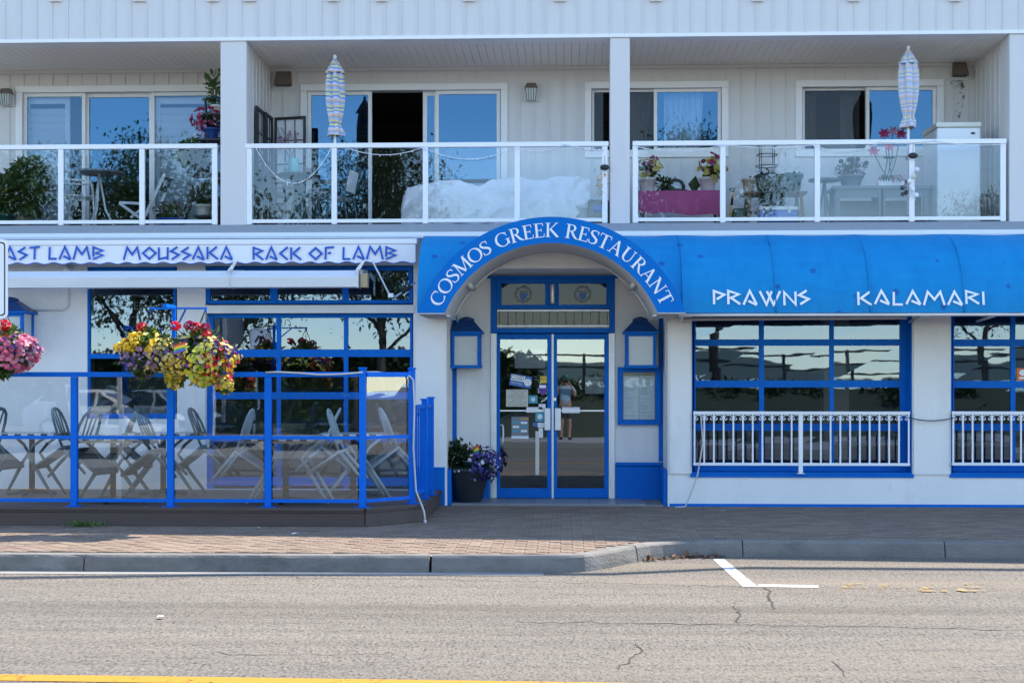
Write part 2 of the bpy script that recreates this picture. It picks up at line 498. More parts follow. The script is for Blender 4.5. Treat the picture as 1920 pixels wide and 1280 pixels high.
def asphalt(name, light, dark, seam=True):
    m, nt, out = newmat(name)
    b = N(nt, "ShaderNodeBsdfPrincipled"); b.inputs["Roughness"].default_value = .9
    p = pos(nt)
    big = noise_tex(nt, mapping(nt, p, (.25, 1.1, 1)), .9, 5, .6)
    c = mixc(nt, big, dark, light)
    sp = noise_tex(nt, mapping(nt, p, (1, .42, 1)), 46, 2, .6)
    sp2 = noise_tex(nt, mapping(nt, p, (1, .55, 1), (7, 3, 0)), 17, 4, .75)
    c = mixc(nt, .85, c, ramp(nt, sp, [(.33, (.25, .24, .23)), (.45, (.8, .79, .78)), (.58, (1, .99, .97)), (.72, (1.35, 1.33, 1.3))]), 'MULTIPLY')
    c = mixc(nt, .7, c, ramp(nt, sp2, [(.30, (.30, .29, .28)), (.42, (.9, .9, .9)), (.6, (1.05, 1.04, 1.02))]), 'MULTIPLY')
    st = noise_tex(nt, mapping(nt, p, (.6, 5, 1)), 2.6, 8, .75)
    c = mixc(nt, math_n(nt, 'MULTIPLY', ramp(nt, st, [(.575, (0, 0, 0)), (.68, (1, 1, 1))]), .8), c, lum(dark, .38))
    ws = noise_tex(nt, mapping(nt, p, (.15, 1.6, 1), (3, 1, 0)), 1.3, 4)
    c = mixc(nt, math_n(nt, 'MULTIPLY', ramp(nt, ws, [(.5, (0, 0, 0)), (.7, (1, 1, 1))]), .35), c, (light[0]*1.05, light[1]*.93, light[2]*.78))
    ln = noise_tex(nt, mapping(nt, p, (.02, 1, 1), (0, 2.3, 0)), 1.5, 2)
    c = mixc(nt, .8, c, ramp(nt, ln, [(.36, (.68, .66, .64)), (.58, (1.06, 1.05, 1.04))]), 'MULTIPLY')
    nt.links.new(c, b.inputs["Base Color"])
    bn = N(nt, "ShaderNodeBump"); bn.inputs["Strength"].default_value = .9; bn.inputs["Distance"].default_value = .012
    nt.links.new(sp, bn.inputs["Height"]); nt.links.new(bn.outputs[0], b.inputs["Normal"])
    nt.links.new(b.outputs[0], out.inputs[0])
asphalt("asphalt", (.205, .18, .146), (.122, .108, .09))
asphalt("asphalt_far", (.15, .14, .13), (.09, .088, .085))

def paver_mat(name="paver"):
    m, nt, out = newmat(name)
    b = N(nt, "ShaderNodeBsdfPrincipled"); b.inputs["Roughness"].default_value = .88
    g = N(nt, "ShaderNodeNewGeometry"); oi = N(nt, "ShaderNodeObjectInfo")
    r = math_n(nt, 'FRACT', math_n(nt, 'ADD', g.outputs["Random Per Island"], oi.outputs["Random"]))
    c = ramp(nt, r, [(0, (.185, .126, .086)), (.5, (.23, .16, .11)), (1, (.27, .196, .138))])
    c = mixc(nt, math_n(nt, 'MULTIPLY', ramp(nt, noise_tex(nt, g.outputs["Position"], 1.6, 7, .7), [(.45, (0, 0, 0)), (.72, (1, 1, 1))]), .4), c, (.14, .12, .108))
    c = mixc(nt, .35, c, ramp(nt, noise_tex(nt, g.outputs["Position"], 90, 3), [(.35, (.45, .45, .45)), (.6, (1, 1, 1))]), 'MULTIPLY')
    nt.links.new(c, b.inputs["Base Color"])
    bn = N(nt, "ShaderNodeBump"); bn.inputs["Strength"].default_value = .5; bn.inputs["Distance"].default_value = .006
    nt.links.new(noise_tex(nt, g.outputs["Position"], 90, 3), bn.inputs["Height"]); nt.links.new(bn.outputs[0], b.inputs["Normal"])
    nt.links.new(b.outputs[0], out.inputs[0])
paver_mat()

def checker_mat():
    m, nt, out = newmat("checker")
    b = N(nt, "ShaderNodeBsdfPrincipled"); b.inputs["Roughness"].default_value = .35
    tc = N(nt, "ShaderNodeTexCoord")
    ck = N(nt, "ShaderNodeTexChecker"); ck.inputs["Scale"].default_value = 12.5
    ck.inputs["Color1"].default_value = (.72, .74, .76, 1); ck.inputs["Color2"].default_value = (.02, .025, .03, 1)
    mp = mapping(nt, tc.outputs["Object"], (1, 1, .02), (.003, .003, .5))
    nt.links.new(mp, ck.inputs["Vector"])
    nt.links.new(ck.outputs[0], b.inputs["Base Color"]); nt.links.new(b.outputs[0], out.inputs[0])
checker_mat()

mat("kerb_stone", (.185, .17, .15), .9, var=.55, vscale=3.5, bump=1.0, bscale=40, dirt=.95, dirt_col=(.075, .07, .066), dscale=2.4, stretch=(.6, 1, 1))
def worn_paint(name, col, keep):
    m, nt, out = newmat(name)
    b = N(nt, "ShaderNodeBsdfPrincipled"); b.inputs["Roughness"].default_value = .85; b.inputs["Base Color"].default_value = (*col, 1)
    t = N(nt, "ShaderNodeBsdfTransparent"); mx = N(nt, "ShaderNodeMixShader"); p = pos(nt)
    f = math_n(nt, 'ADD', noise_tex(nt, mapping(nt, p, (1, .5, 1)), 16, 6, .8), math_n(nt, 'MULTIPLY', noise_tex(nt, p, 2.2, 2), .5))
    a = ramp(nt, f, [(keep-.05, (0, 0, 0)), (keep+.05, (1, 1, 1))])
    nt.links.new(a, mx.inputs[0]); nt.links.new(t.outputs[0], mx.inputs[2]); nt.links.new(b.outputs[0], mx.inputs[1]); nt.links.new(mx.outputs[0], out.inputs[0])
worn_paint("faded_paint", (.33, .22, .09), .70)
worn_paint("yellow_paint", (.42, .195, .006), .88)
worn_paint("white_paint", (.52, .52, .505), .86)
worn_paint("soot", (.15, .125, .105), .66)

# ================================================================== THE SETTING
def struct(o): o["kind"] = "structure"; return o
rng = random.Random(5)

# kerb front line (world XY) from left to right
KERB = [Vector((-40, -5.25, 0)), Vector((-8, -5.25, 0)), Vector((-4, -5.23, 0))]
for px, py in ((1000, 1043), (1060, 1043), (1110, 1040), (1150, 1033), (1180, 1026), (1205, 1021), (1250, 1017), (1310, 1015), (1390, 1014), (1600, 1015.5), (1920, 1018)):
    KERB.append(G(px, py))
KERB.append(Vector((40, KERB[-1].y - .05, 0)))
def kerb_y(x):
    for a, b in zip(KERB, KERB[1:]):
        if a.x <= x <= b.x: return a.y + (b.y - a.y)*(x - a.x)/max(1e-6, b.x - a.x)
    return -5.25

ground = struct(MB().poly([(-4000, -75, -.42), (4000, -75, -.42), (4000, 4000, -.42), (-4000, 4000, -.42)]).build("ground", "asphalt_far"))
sea = struct(MB().poly([(-9000, -9000, -.9), (9000, -9000, -.9), (9000, -74, -.9), (-9000, -74, -.9)]).build("sea", "sea"))
hm = MB()
hm.grid(lambda u, v: (-6000 + 12000*u, -5200 - 900*v, -2 + (1 - abs(2*v - 1))*(95 + 80*noise.noise(Vector((u*7, v, 0))) + 25*noise.noise(Vector((u*25, v*3, 4))))), 120, 8)
struct(hm.build("hills", "hills", smooth=True))
rd = MB()
rp = [(x, kerb_y(x) + .05) for x in [-40] + [-12 + .25*i for i in range(97)] + [40]]
rd.poly([(-40, -16.4, -.15), (40, -16.4, -.15)] + [(x, y, -.15) for x, y in reversed(rp)])
road = struct(rd.build("road", "asphalt"))

# pavement bed and pavers
sw = MB()
sp_ = [(x, kerb_y(x) + .10) for x in [-40] + [-12 + .25*i for i in range(97)] + [40]]
sw.poly([(x, y, -.012) for x, y in sp_] + [(40, .4, -.012), (-40, .4, -.012)])
sidewalk = struct(sw.build("sidewalk", "concrete"))
PL, PW = .225, .1125
def paver_mesh(mb, x, y, g=.0035):
    zig = [(0, 0), (PL*.27, .017), (PL*.5, 0), (PL*.77, -.017), (PL, 0)]
    bot = [(min(max(a, g), PL-g), b+g) for a, b in zig]
    top = [(min(max(a, g), PL-g), b+PW-g) for a, b in zig]
    poly = bot + top[::-1]
    n = len(poly); e = .004
    cx, cy = PL/2, PW/2
    low = [(x+a, y+b, -.02) for a, b in poly]
    mid = [(x+a, y+b, -.004) for a, b in poly]
    tp = [(x+a+(cx-a)*.03, y+b+(cy-b)*.05, 0) for a, b in poly]
    mb.add(mid + tp + low, [tuple(range(n, 2*n))] + [(i, (i+1) % n, n+(i+1) % n, n+i) for i in range(n)] + [(2*n+i, 2*n+(i+1) % n, (i+1) % n, i) for i in range(n)])
cells = []
row = 0; y = -5.3
while y < -.02:
    x = -8.6 + (PL/2 if row % 2 else 0)
    while x < 7.4:
        ok = y > max(kerb_y(x), kerb_y(x+PL)) + .165
        under = x + PL < X(690, -2.6) and y > -2.55
        if ok and not under and y + PW < .02: cells.append((x, y))
        x += PL
    y += PW; row += 1
def in_view(c):
    dx = c[0]; d = c[1] + DIST
    px = 1060 + dx/d*FPX
    return 0 < px < 1920
front = sorted([c for c in cells if in_view(c)], key=lambda c: c[1])[:300]
fs = set(front)
pm = MB(); paver_mesh(pm, 0, 0); pme = pm.mesh("paver", "paver")
for (x, y) in front:
    o = piece("paver", pme, sidewalk, (x, y, rng.uniform(-.0015, .0025)), rot=(rng.gauss(0, .006), rng.gauss(0, .004), 0))
rest = MB()
for c in cells:
    if c not in fs: paver_mesh(rest, *c)
o = rest.build("paver_field", "paver", sidewalk, kind="stuff")

# kerb stones
kerb = struct(MB().poly([(-40, -5.2, -.165), (40, -5.2, -.165), (40, -3.8, -.165), (-40, -3.8, -.165)]).build("kerb", "concrete"))
def kerb_line(x0, x1):
    out = [Vector((x0, kerb_y(x0), 0))]
    xs = [p.x for p in KERB if x0 < p.x < x1]
    # resample smoothly
    k = max(2, int((x1-x0)/.12))
    return [Vector((x0+(x1-x0)*i/k, 0, 0)) for i in range(k+1)]
def kerb_smooth(x): return sum(kerb_y(x+d) for d in (-.16, -.08, 0, .08, .16))/5
def kerb_stone(x0, x1):
    pts = [Vector((p.x, kerb_smooth(p.x), 0)) for p in kerb_line(x0, x1)]
    prof = [(-.17, -.16), (-.17, .001), (-.045, .006), (-.018, .001), (-.004, -.018), (.014, -.10), (.022, -.175)]
    mb = MB(); m = len(prof)
    for i, p in enumerate(pts):
        d = (pts[min(i+1, len(pts)-1)] - pts[max(i-1, 0)]).normalized()
        nrm = Vector((d.y, -d.x, 0))
        for (o, z) in prof:
            w = .006*noise.noise(Vector((p.x*5, o*20, z*20))) + .004*noise.noise(Vector((p.x*17, o*40, z*30)))
            mb.v.append(p + nrm*(o + w) + Vector((0, 0, z + w*.6)))
    for i in range(len(pts)-1):
        for k in range(m-1): mb.f.append((i*m+k, i*m+k+1, (i+1)*m+k+1, (i+1)*m+k))
    mb.f.append(tuple(range(m))); b = (len(pts)-1)*m; mb.f.append(tuple(b+k for k in reversed(range(m))))
    return mb.build("kerb_stone", "kerb_stone", kerb, smooth=False)
jx = [-40, -9.2, G(150, 1043).x, G(808, 1043).x, G(1193, 1024).x, G(1392, 1014).x, G(1772, 1017).x, 7.5, 40]
for i, (a, b) in enumerate(zip(jx, jx[1:])):
    kerb_stone(a + .006, b - (.02 if i == 2 else .006))
# gutter strip of concrete at the kerb foot
gt = MB(); gx = [-12 + .2*i for i in range(60)]
gx = [x for x in gx if x < G(1130, 1040).x]
gt.poly([(x, kerb_smooth(x) + .02, -.146) for x in gx] + [(x, kerb_smooth(x) - .20 - .02*noise.noise(Vector((x*2, 0, 0))), -.146) for x in reversed(gx)])
struct(gt.build("gutter", "concrete"))

# road paint
def ground_quad(mb, pts, z): mb.poly([(p.x, p.y, z) for p in [G(a, b, z) for a, b in pts]])
ya = G(0, 1263, -.146); yb = G(1000, 1276.5, -.146)
def yl(x): return ya.y + (yb.y - ya.y)*(x - ya.x)/(yb.x - ya.x)
ylm = MB()
xs = [-30] + [-7 + .35*i for i in range(40)] + [30]
ylm.poly([(x, yl(x) + .006*noise.noise(Vector((x*4, 1, 0))), -.146) for x in xs] + [(x, yl(x) - .17 + .006*noise.noise(Vector((x*4, 9, 0))), -.146) for x in reversed(xs)])
tag(struct(ylm.build("centre_line", "yellow_paint")), "yellow centre line along the road", "marking")
wm = MB()
ground_quad(wm, [(1337, 1048), (1358, 1048), (1421, 1099), (1393, 1099)], -.146)
ground_quad(wm, [(1421.5, 1094.5), (1533, 1096.5), (1536, 1101), (1421.5, 1099)], -.146)
struct(wm.build("parking_mark", "white_paint"))
# faded FREE painted letters
fm = MB()
def gl(px0, strokes, w=30, h=(1094, 1108)):
    for (a, b, c, d, t) in strokes:
        p = G(px0 + a*w + (1-b)*-14, h[1] - b*(h[1]-h[0]), -.1455); q = G(px0 + c*w + (1-d)*-14, h[1] - d*(h[1]-h[0]), -.1455)
        dd = (q-p).normalized(); nn = Vector((-dd.y, dd.x, 0))*t/2
        fm.poly([p-nn, q-nn, q+nn, p+nn]); fm.v[-4:] = [v + Vector((0, 0, .0004*len(fm.f))) for v in fm.v[-4:]]
Es = [(0, 1, 0, 0, .07), (0, 1, 1, 1, .06), (0, .5, .8, .5, .06), (0, 0, 1, 0, .06)]
Fs = Es[:3]; Rs = [(0, 1, 0, 0, .07), (0, 1, .9, .95, .06), (.9, .95, .8, .5, .07), (0, .5, .8, .5, .06), (.5, .5, 1, 0, .07)]
for px0, st in ((1592, Fs), (1662, Rs), (1742, Es), (1815, Es)): gl(px0, st, 48)
struct(fm.build("painted_word", "faded_paint"))
# cracks
def crack(pts, w=.012, seed=0):
    mb = MB(); r = random.Random(seed); L = []; 
    P3 = [G(a, b, -.147) for a, b in pts]; path = []
    for a, b in zip(P3, P3[1:]):
        k = max(2, int((b-a).length/.07))
        for i in range(k): path.append(a.lerp(b, i/k))
    path.append(P3[-1])
    wob = [p + Vector((r.gauss(0, .016), r.gauss(0, .028), 0)) for p in path]
    up, dn = [], []
    for i, p in enumerate(wob):
        d = (wob[min(i+1, len(wob)-1)] - wob[max(i-1, 0)]).normalized(); n = Vector((-d.y, d.x, 0))
        ww = w*(.4 + r.random())*(.3 if i in (0, len(wob)-1) else 1)
        up.append(p + n*ww/2); dn.append(p - n*ww/2)
    for i in range(len(wob)-1): mb.poly([dn[i], dn[i+1], up[i+1], up[i]])
    mb.build("crack", "crack", road)
crack([(960, 1164), (1180, 1168), (1290, 1169), (1385, 1168), (1460, 1172), (1660, 1174), (1920, 1180)], .014, 1)
crack([(1425, 1099), (1446, 1108), (1440, 1122), (1455, 1133), (1450, 1143)], .016, 2)
crack([(1378, 1135), (1384, 1150), (1386, 1167)], .014, 3)
crack([(1192, 1205), (1200, 1222), (1180, 1235), (1160, 1252)], .012, 4)
crack([(410, 1218), (450, 1226), (600, 1226), (750, 1225)], .008, 5)
crack([(0, 1086), (120, 1083), (480, 1082), (800, 1085), (1000, 1090), (1130, 1092), (1420, 1100)], .010, 6)
crack([(1560, 1242), (1590, 1268)], .010, 8)

# ================================================================== THE BUILDING
bld = thing("restaurant_building", "white stucco building with blue framed restaurant below and balconies above", "building")
BF, BB = -.12, 1.5            # balcony front and back planes
ZF, ZS, ZT = 3.62, 5.99, 6.62 # balcony floor, soffit, top of the band
def wall_open(mb, x0, x1, z0, z1, y0, y1, ops):
    ops = sorted(ops); cx = x0
    for (a, b, c, d) in ops:
        if a > cx: mb.box(cx, a, y0, y1, z0, z1)
        if c > z0: mb.box(a, b, y0, y1, z0, c)
        if d < z1: mb.box(a, b, y0, y1, d, z1)
        cx = b
    if cx < x1: mb.box(cx, x1, y0, y1, z0, z1)
XL, XR = -12.0, 13.0
WY = 0.0
def op(px0, px1, py0, py1, Y=0.0, zb=None):
    a, b, c, d = R4(px0, px1, py0, py1, Y)
    return (a, b, c if zb is None else zb, d)
oL1 = op(163, 332, 500, 785)
oL2 = op(385, 775, 498, 935, zb=.2)
oEN = op(838, 1252, 503, 940, zb=-.06)
oR1 = op(1297, 1710, 588, 888)
oR2 = op(1783, 2240, 588, 889)
w = MB(); wall_open(w, XL, XR, -.06, 3.44, 0, .3, [oL1, oL2, oEN, oR1, oR2])
gwall = w.build("wall", "stucco", bld)
# proud pilasters beside the entrance and between the windows
for (a, b) in ((779, 836), (1256, 1294), (1713, 1780)):
    MB().box(X(a, -.03), X(b, -.03), -.03, -.001, Z(888, 0, 1500) if a > 1200 else -.05, 3.2).build("pilaster", "stucco", bld)
# entrance recess
ex0, ex1 = oEN[0], oEN[1]; RB = .9
dx0, dx1 = X(920, RB), X(1153, RB); dz1 = Z(518, RB, 1035)
MB().box(ex0-.2, ex0, .302, RB+.1, -.06, 3.4).build("recess_side_wall", "stucco", bld)
MB().box(ex1, ex1+.2, .302, RB+.1, -.06, 3.4).build("recess_side_wall", "stucco", bld)
r = MB(); wall_open(r, ex0, ex1, -.06, oEN[3], RB, RB+.15, [(dx0, dx1, -.06, dz1)])
rbk = r.build("recess_back_wall", "stucco", bld)
MB().box(ex0, ex1, .302, RB, oEN[3], oEN[3]+.05).build("recess_ceiling", "stucco", bld)
MB().box(ex0, ex1, -.012, -.001, oEN[3]+.03, oEN[3]+.045).build("lintel_ledge", "soffit", bld)
# score lines on the recess panels
for (a, b) in ((842, 918), (1155, 1240)):
    for yy in (634, 665):
        MB().box(X(a, RB), X(b, RB), RB-.003, RB-.0005, Z(yy, RB, 1035)-.004, Z(yy, RB, 1035)+.004).build("panel_joint", "soffit", bld)
    cxp = (a+b)/2 - (2 if a < 1000 else -2)
    MB().box(X(cxp, RB)-.004, X(cxp, RB)+.004, RB-.003, RB-.0005, Z(592, RB, 1035), oEN[3]).build("panel_joint", "soffit", bld)
# blue base blocks and corner strips of the recess
for (a, b, c) in ((ex0, dx0-.01, -1), (dx1+.005, ex1, 1)):
    m = MB(); zt = Z(872, RB, 1035)
    m.box(a+.003, b-.003, RB-.07, RB-.002, -.02, zt)
    m.box(a+.003, b-.003, RB-.10, RB-.002, zt+.0015, zt+.045)
    sx = ex0+.002 if c < 0 else ex1-.002
    m.box(sx, sx - c*.05, .05, RB-.101, -.02, zt)
    bevel(m.build("blue_base", "blue_trim", bld), .01)
    m = MB(); sx = ex0+.002 if c < 0 else ex1-.002
    m.box(sx, sx - c*.055, RB-.035, RB-.004, Z(872, RB, 1035)+.06, oEN[3]-.01)
    m.build("corner_strip", "blue_trim", bld)
MB().box(X(1256, -.015), XR, -.016, -.0008, -.02, .035).build("base_strip", "blue_trim", bld)
MB().box(X(779, -.036), X(834, -.036), -.045, -.031, -.02, Z(875, 0, 800)).build("base_strip", "blue_trim", bld)
# threshold tiles
tl = struct(MB().box(ex0+.055, ex1-.055, -.02, RB+.1, -.06, .012).build("doorstep", "concrete"))
tm = MB().box(0, .352, 0, .42, .0, .012).mesh("tile", "tile_grey")
xx = ex0 + .06
k = 0
while xx + .352 < ex1 - .05:
    for yy in (-.01, .42): piece("tile", tm, tl, (xx, yy, .0125 + rng.uniform(0, .001)))
    xx += .358

# --- interior shell of the restaurant
def shell(name, x0, x1, y0, y1, z0, z1, m1, m2):
    mb = MB()
    mb.poly([(x0, y1, z0), (x1, y1, z0), (x1, y1, z1), (x0, y1, z1)])
    mb.poly([(x0, y0, z0), (x0, y1, z0), (x0, y1, z1), (x0, y0, z1)])
    mb.poly([(x1, y1, z0), (x1, y0, z0), (x1, y0, z1), (x1, y1, z1)])
    mb.poly([(x0, y1, z1), (x1, y1, z1), (x1, y0, z1), (x0, y0, z1)])
    mb.build(name, m1, bld)
    MB().poly([(x0, y0, z0), (x1, y0, z0), (x1, y1, z0), (x0, y1, z0)]).build("room_floor", m2, bld)
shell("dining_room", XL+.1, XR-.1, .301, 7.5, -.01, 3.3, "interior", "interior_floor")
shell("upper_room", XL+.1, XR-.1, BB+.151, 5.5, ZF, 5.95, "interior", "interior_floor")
MB().box(X(1545, 2.2), X(1592, 2.2), 2.2, 2.5, 0, 3.29).build("interior_column", "interior_light", bld)
# --- floor slab, drip edge, band, columns
MB().box(XL, XR, BF, BB, 3.50, ZF).build("balcony_floor", "deck_edge", bld)
m = MB(); m.box(XL, XR, BF-.03, BF-.001, 3.46, 3.515); m.box(XL, XR, BF-.02, 0, 3.441, 3.459)
m.build("drip_edge", "trim_white", bld)
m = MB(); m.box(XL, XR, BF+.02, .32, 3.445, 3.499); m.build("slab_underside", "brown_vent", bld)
band = MB().box(XL, XR, BF, .12, ZS+.03, ZT).build("upper_band", "siding_white", bld)
MB().box(XL, XR, BF-.018, BF-.001, ZS-.0, ZS+.045).build("band_trim", "trim_white", bld)
MB().box(XL, XR, BF, .12, ZS+.002, ZS+.028).build("band_edge", "trim_white", bld)
bm = MB().box(-.009, .009, -.012, 0, 0, 1).mesh("batten", "siding_white")
x = X(-20, BF)
while x < X(1960, BF):
    piece("batten", bm, band, (x, BF-.0005, ZS+.047), (1, 1, ZT-ZS-.05)); x += .2065
brk = MB(); brk.box(-.075, .075, -.05, 0, 0, .06); brk.box(-.03, .03, -.07, -.05, .015, .12)
brm = brk.mesh("rail_bracket", "rail_white")
for px in (105, 262, 400, 469, 625, 716, 880, 1050, 1230, 1420, 1600, 1790):
    piece("rail_bracket", brm, band, (X(px, BF), BF-.012, Z(4, BF, px)))
for (a, b) in ((413, 462), (1144, 1181), (1893, 1945)):
    x0, x1 = X(a, BF), X(b, BF)
    bevel(MB().box(x0, x1, BF+.003, .22, 3.521, ZS+.0015).build("column", "siding_white", bld), .012)
# --- balcony back wall, windows
oW = [(op(43, 425, 173, 400, BB, ZF+.02)), (op(576, 939, 170, 400, BB, ZF+.02)), op(1109, 1353, 166, 283, BB), op(1504, 1756, 163, 281, BB)]
w = MB(); wall_open(w, XL, XR, ZF, ZS+.1, BB, BB+.15, oW)
uwall = w.build("balcony_wall", "siding", bld)
ubm = MB().box(-.013, .013, -.014, 0, 0, 1).mesh("batten", "siding")
x = X(-10, BB)
TR = .095
while x < X(1900, BB):
    hit = None
    for (a, b, c, d) in oW:
        if a - TR - .02 < x < b + TR + .02: hit = (c, d)
    if hit is None: piece("batten", ubm, uwall, (x, BB-.0005, ZF+.01), (1, 1, ZS-ZF-.06))
    else:
        piece("batten", ubm, uwall, (x, BB-.0005, hit[1]+TR+.002), (1, 1, ZS-.05-hit[1]-TR))
        if hit[0] > ZF+.3: piece("batten", ubm, uwall, (x, BB-.0005, ZF+.01), (1, 1, hit[0]-TR-ZF-.013))
    x += .2065
MB().box(XL, XR, BB-.03, BB-.0155, ZS-.045, ZS-.002).build("wall_moulding", "siding", bld)
# partitions between the flats
for (xa, xb) in ((X(413, BF)+.02, X(462, BF)-.02), (X(1893, BF)+.02, X(1893, BF)+.36)):
    pw = MB().box(xa, xb, .2215, BB-.001, ZF, ZS-.001).build("partition_wall", "siding", bld)
    pb = MB().box(-.012, 0, -.013, .013, 0, 1).mesh("batten", "siding_white")
    y = .34
    while y < BB-.05:
        piece("batten", pb, pw, (xa, y, ZF+.01), (1, 1, ZS-ZF-.03)); piece("batten", pb, pw, (xb+.012, y, ZF+.01), (1, 1, ZS-ZF-.03)); y += .2065
# soffit panels
sfm = MB()
sfm.box(.002, .1003, 0, 1, 0, .012); sfm.box(.1043, .2045, 0, 1, 0, .012)
sfm = sfm.mesh("soffit_panel", "soffit")
sback = MB().box(XL, XR, .121, BB+.1, ZS+.013, ZS+.03).build("soffit", "dark_metal", bld)
x = XL
while x < XR - .2:
    if X(-80, BB) < x < X(1990, BB): piece("soffit_panel", sfm, sback, (x, .1215, ZS), (1, BB-.1225, 1))
    x += .2065
vents = MB().box(-.012, .012, -.012, 0, -.012, 0).mesh("soffit_clip", "dark_metal")

def window_trim(o, parent, floor=False, tw=TR, Y=BB, mt="trim_white"):
    a, b, c, d = o; m = MB()
    m.box(a-tw, b+tw, Y-.032, Y-.0005, d, d+tw)
    lo = c if floor else c
    m.box(a-tw, a, Y-.03, Y-.0005, lo, d); m.box(b, b+tw, Y-.03, Y-.0005, lo, d)
    if not floor: m.box(a-tw, b+tw, Y-.034, Y-.0005, c-tw, c)
    return bevel(m.build("window", mt, parent), .006)
def sash(win, px0, px1, zlo, zhi, Y, glassm, fw=.05, fm="trim_white", depth=.045):
    a, b = X(px0, Y), X(px1, Y); m = MB()
    m.box(a, a+fw, Y, Y+depth, zlo, zhi); m.box(b-fw, b, Y, Y+depth, zlo, zhi)
    m.box(a+fw, b-fw, Y+.001, Y+depth-.001, zhi-fw, zhi); m.box(a+fw, b-fw, Y+.001, Y+depth-.001, zlo, zlo+fw)
    s = m.build("sash", fm, win)
    if glassm:
        MB().poly([(a+fw, Y+depth/2, zlo+fw), (b-fw, Y+depth/2, zlo+fw), (b-fw, Y+depth/2, zhi-fw), (a+fw, Y+depth/2, zhi-fw)]).build("pane", glassm, win)
w1 = window_trim(oW[0], bld, True); a, b, c, d = oW[0]
sash(w1, 44, 160, c, d, BB+.03, "glass_upper_clear"); sash(w1, 160, 287, c, d, BB+.08, "glass_upper", .055); sash(w1, 283, 425, c, d, BB+.03, "glass_upper_clear")
w2 = window_trim(oW[1], bld, True); a, b, c, d = oW[1]
sash(w2, 577, 697, c, d, BB+.03, "glass_upper"); sash(w2, 793, 822, c, d, BB+.09, "glass_upper", .06); sash(w2, 816, 938, c, d, BB+.03, "glass_upper")
w3 = window_trim(oW[2], bld); a, b, c, d = oW[2]
sash(w3, 1110, 1230, c, d, BB+.08, "glass_open", .03); sash(w3, 1226, 1352, c, d, BB+.03, "glass_upper", .045)
w4 = window_trim(oW[3], bld); a, b, c, d = oW[3]
sash(w4, 1505, 1627, c, d, BB+.08, "glass_open", .03); sash(w4, 1624, 1755, c, d, BB+.03, "glass_upper", .045)

# upper storey set back, with an unseen roof, its edge slanted to cast the pavement shadow
MB().box(XL, XR, 1.6, 7, ZT+.2, 9.0).build("upper_storey_wall", "siding_white", bld)
MB().box(XL, XR, .121, 7, ZS+.05, ZS+.2).build("upper_floor", "concrete", bld)
kx = SUN_DIR.x/SUN_DIR.z; ky = SUN_DIR.y/SUN_DIR.z; HR = 9.05
def roof_pt(px, py, z, h): g = G(px, py, z); return (g.x + kx*(h-z), g.y + ky*(h-z))
ra = roof_pt(0, 998, 0, HR); rb = roof_pt(1900, 1056, -.15, HR)
def rline(x): return ra[1] + (rb[1]-ra[1])*(x-ra[0])/(rb[0]-ra[0])
MB().slab([(-12, rline(-12)), (20, rline(20)), (20, 8), (-12, 8)], HR-.16, HR).build("roof", "siding_white", bld)
rp = [roof_pt(-400, 1092, -.15, 9.9), roof_pt(0, 1083, -.15, 9.9), roof_pt(480, 1077, -.15, 9.9), roof_pt(1140, 1076, -.15, 9.9), roof_pt(1400, 1064, -.15, 9.9), roof_pt(1960, 1068, -.15, 9.9)]
m = MB()
for p, q in zip(rp, rp[1:]): m.bar((*p, 9.9), (*q, 9.9), .12, .12)
for p in (rp[0], rp[-1]): m.bar((*p, HR-.1), (*p, 9.84), .03, .03)
for p in (rp[0], rp[-1]): m.bar((p[0], p[1], HR-.08), (p[0], rline(p[0])+.3, HR-.08), .05, .04)
m.build("shadow_bar", "rail_white", bld)  # unseen bar added to cast the thin shadow line across the road

# --- ground floor windows
def shop_window(px0, px1, py0, py1, Y, vbars, hbars, glassm, jamb=(7, 7, 8, 12), d0=.06, cut=None):
    """vbars/hbars: pixel ranges of the glazing bars; each glass rectangle is its own pane"""
    mid = (px0+px1)/2; zx = lambda py: Z(py, Y, mid)
    jl, jr, jt, jb = jamb; m = MB()
    x0, x1 = X(px0, Y), X(px1, Y); z1, z0 = zx(py0), zx(py1)
    gx0, gx1 = X(px0+jl, Y), X(px1-jr, Y); gz1, gz0 = zx(py0+jt), zx(py1-jb)
    m.box(x0, gx0, Y-d0/2, Y+d0/2, z0, z1); m.box(gx1, x1, Y-d0/2, Y+d0/2, z0, z1)
    m.box(gx0, gx1, Y-d0/2+.001, Y+d0/2, gz1, z1); m.box(gx0, gx1, Y-d0/2+.001, Y+d0/2, z0, gz0)
    win = bevel(m.build("window", "blue_trim", bld), .005)
    hz = [(zx(b), zx(a)) for a, b in hbars]
    for lo, hi in hz:
        MB().box(gx0+.0005, gx1-.0005, Y-d0/2+.004, Y+d0/2-.004, lo, hi).build("glazing_bar", "blue_trim", win)
    zs = sorted([gz0, gz1] + [q for p in hz for q in p]); cells = [(zs[i], zs[i+1]) for i in range(0, len(zs), 2)]
    vx = [(X(a, Y), X(b, Y)) for a, b in vbars]
    xs = sorted([gx0, gx1] + [q for p in vx for q in p]); cols = [(xs[i], xs[i+1]) for i in range(0, len(xs), 2)]
    for lo, hi in cells:
        for a, b in vx: MB().box(a, b, Y-d0/2+.008, Y+d0/2-.008, lo+.0005, hi-.0005).build("glazing_bar", "blue_trim", win)
        for a, b in cols:
            # every pane sits with its own tiny lean, as set glass does
            dy = [rng.gauss(0, .0009) for _ in range(4)]
            MB().poly([(a, Y+dy[0], lo), (b, Y+dy[1], lo), (b, Y+dy[2], hi), (a, Y+dy[3], hi)]).build("pane", glassm, win)
    return win
YF = .06
shop_window(164, 331, 501, 784, YF, [], [(663, 672)], "glass_shop", (6, 5, 8, 9))
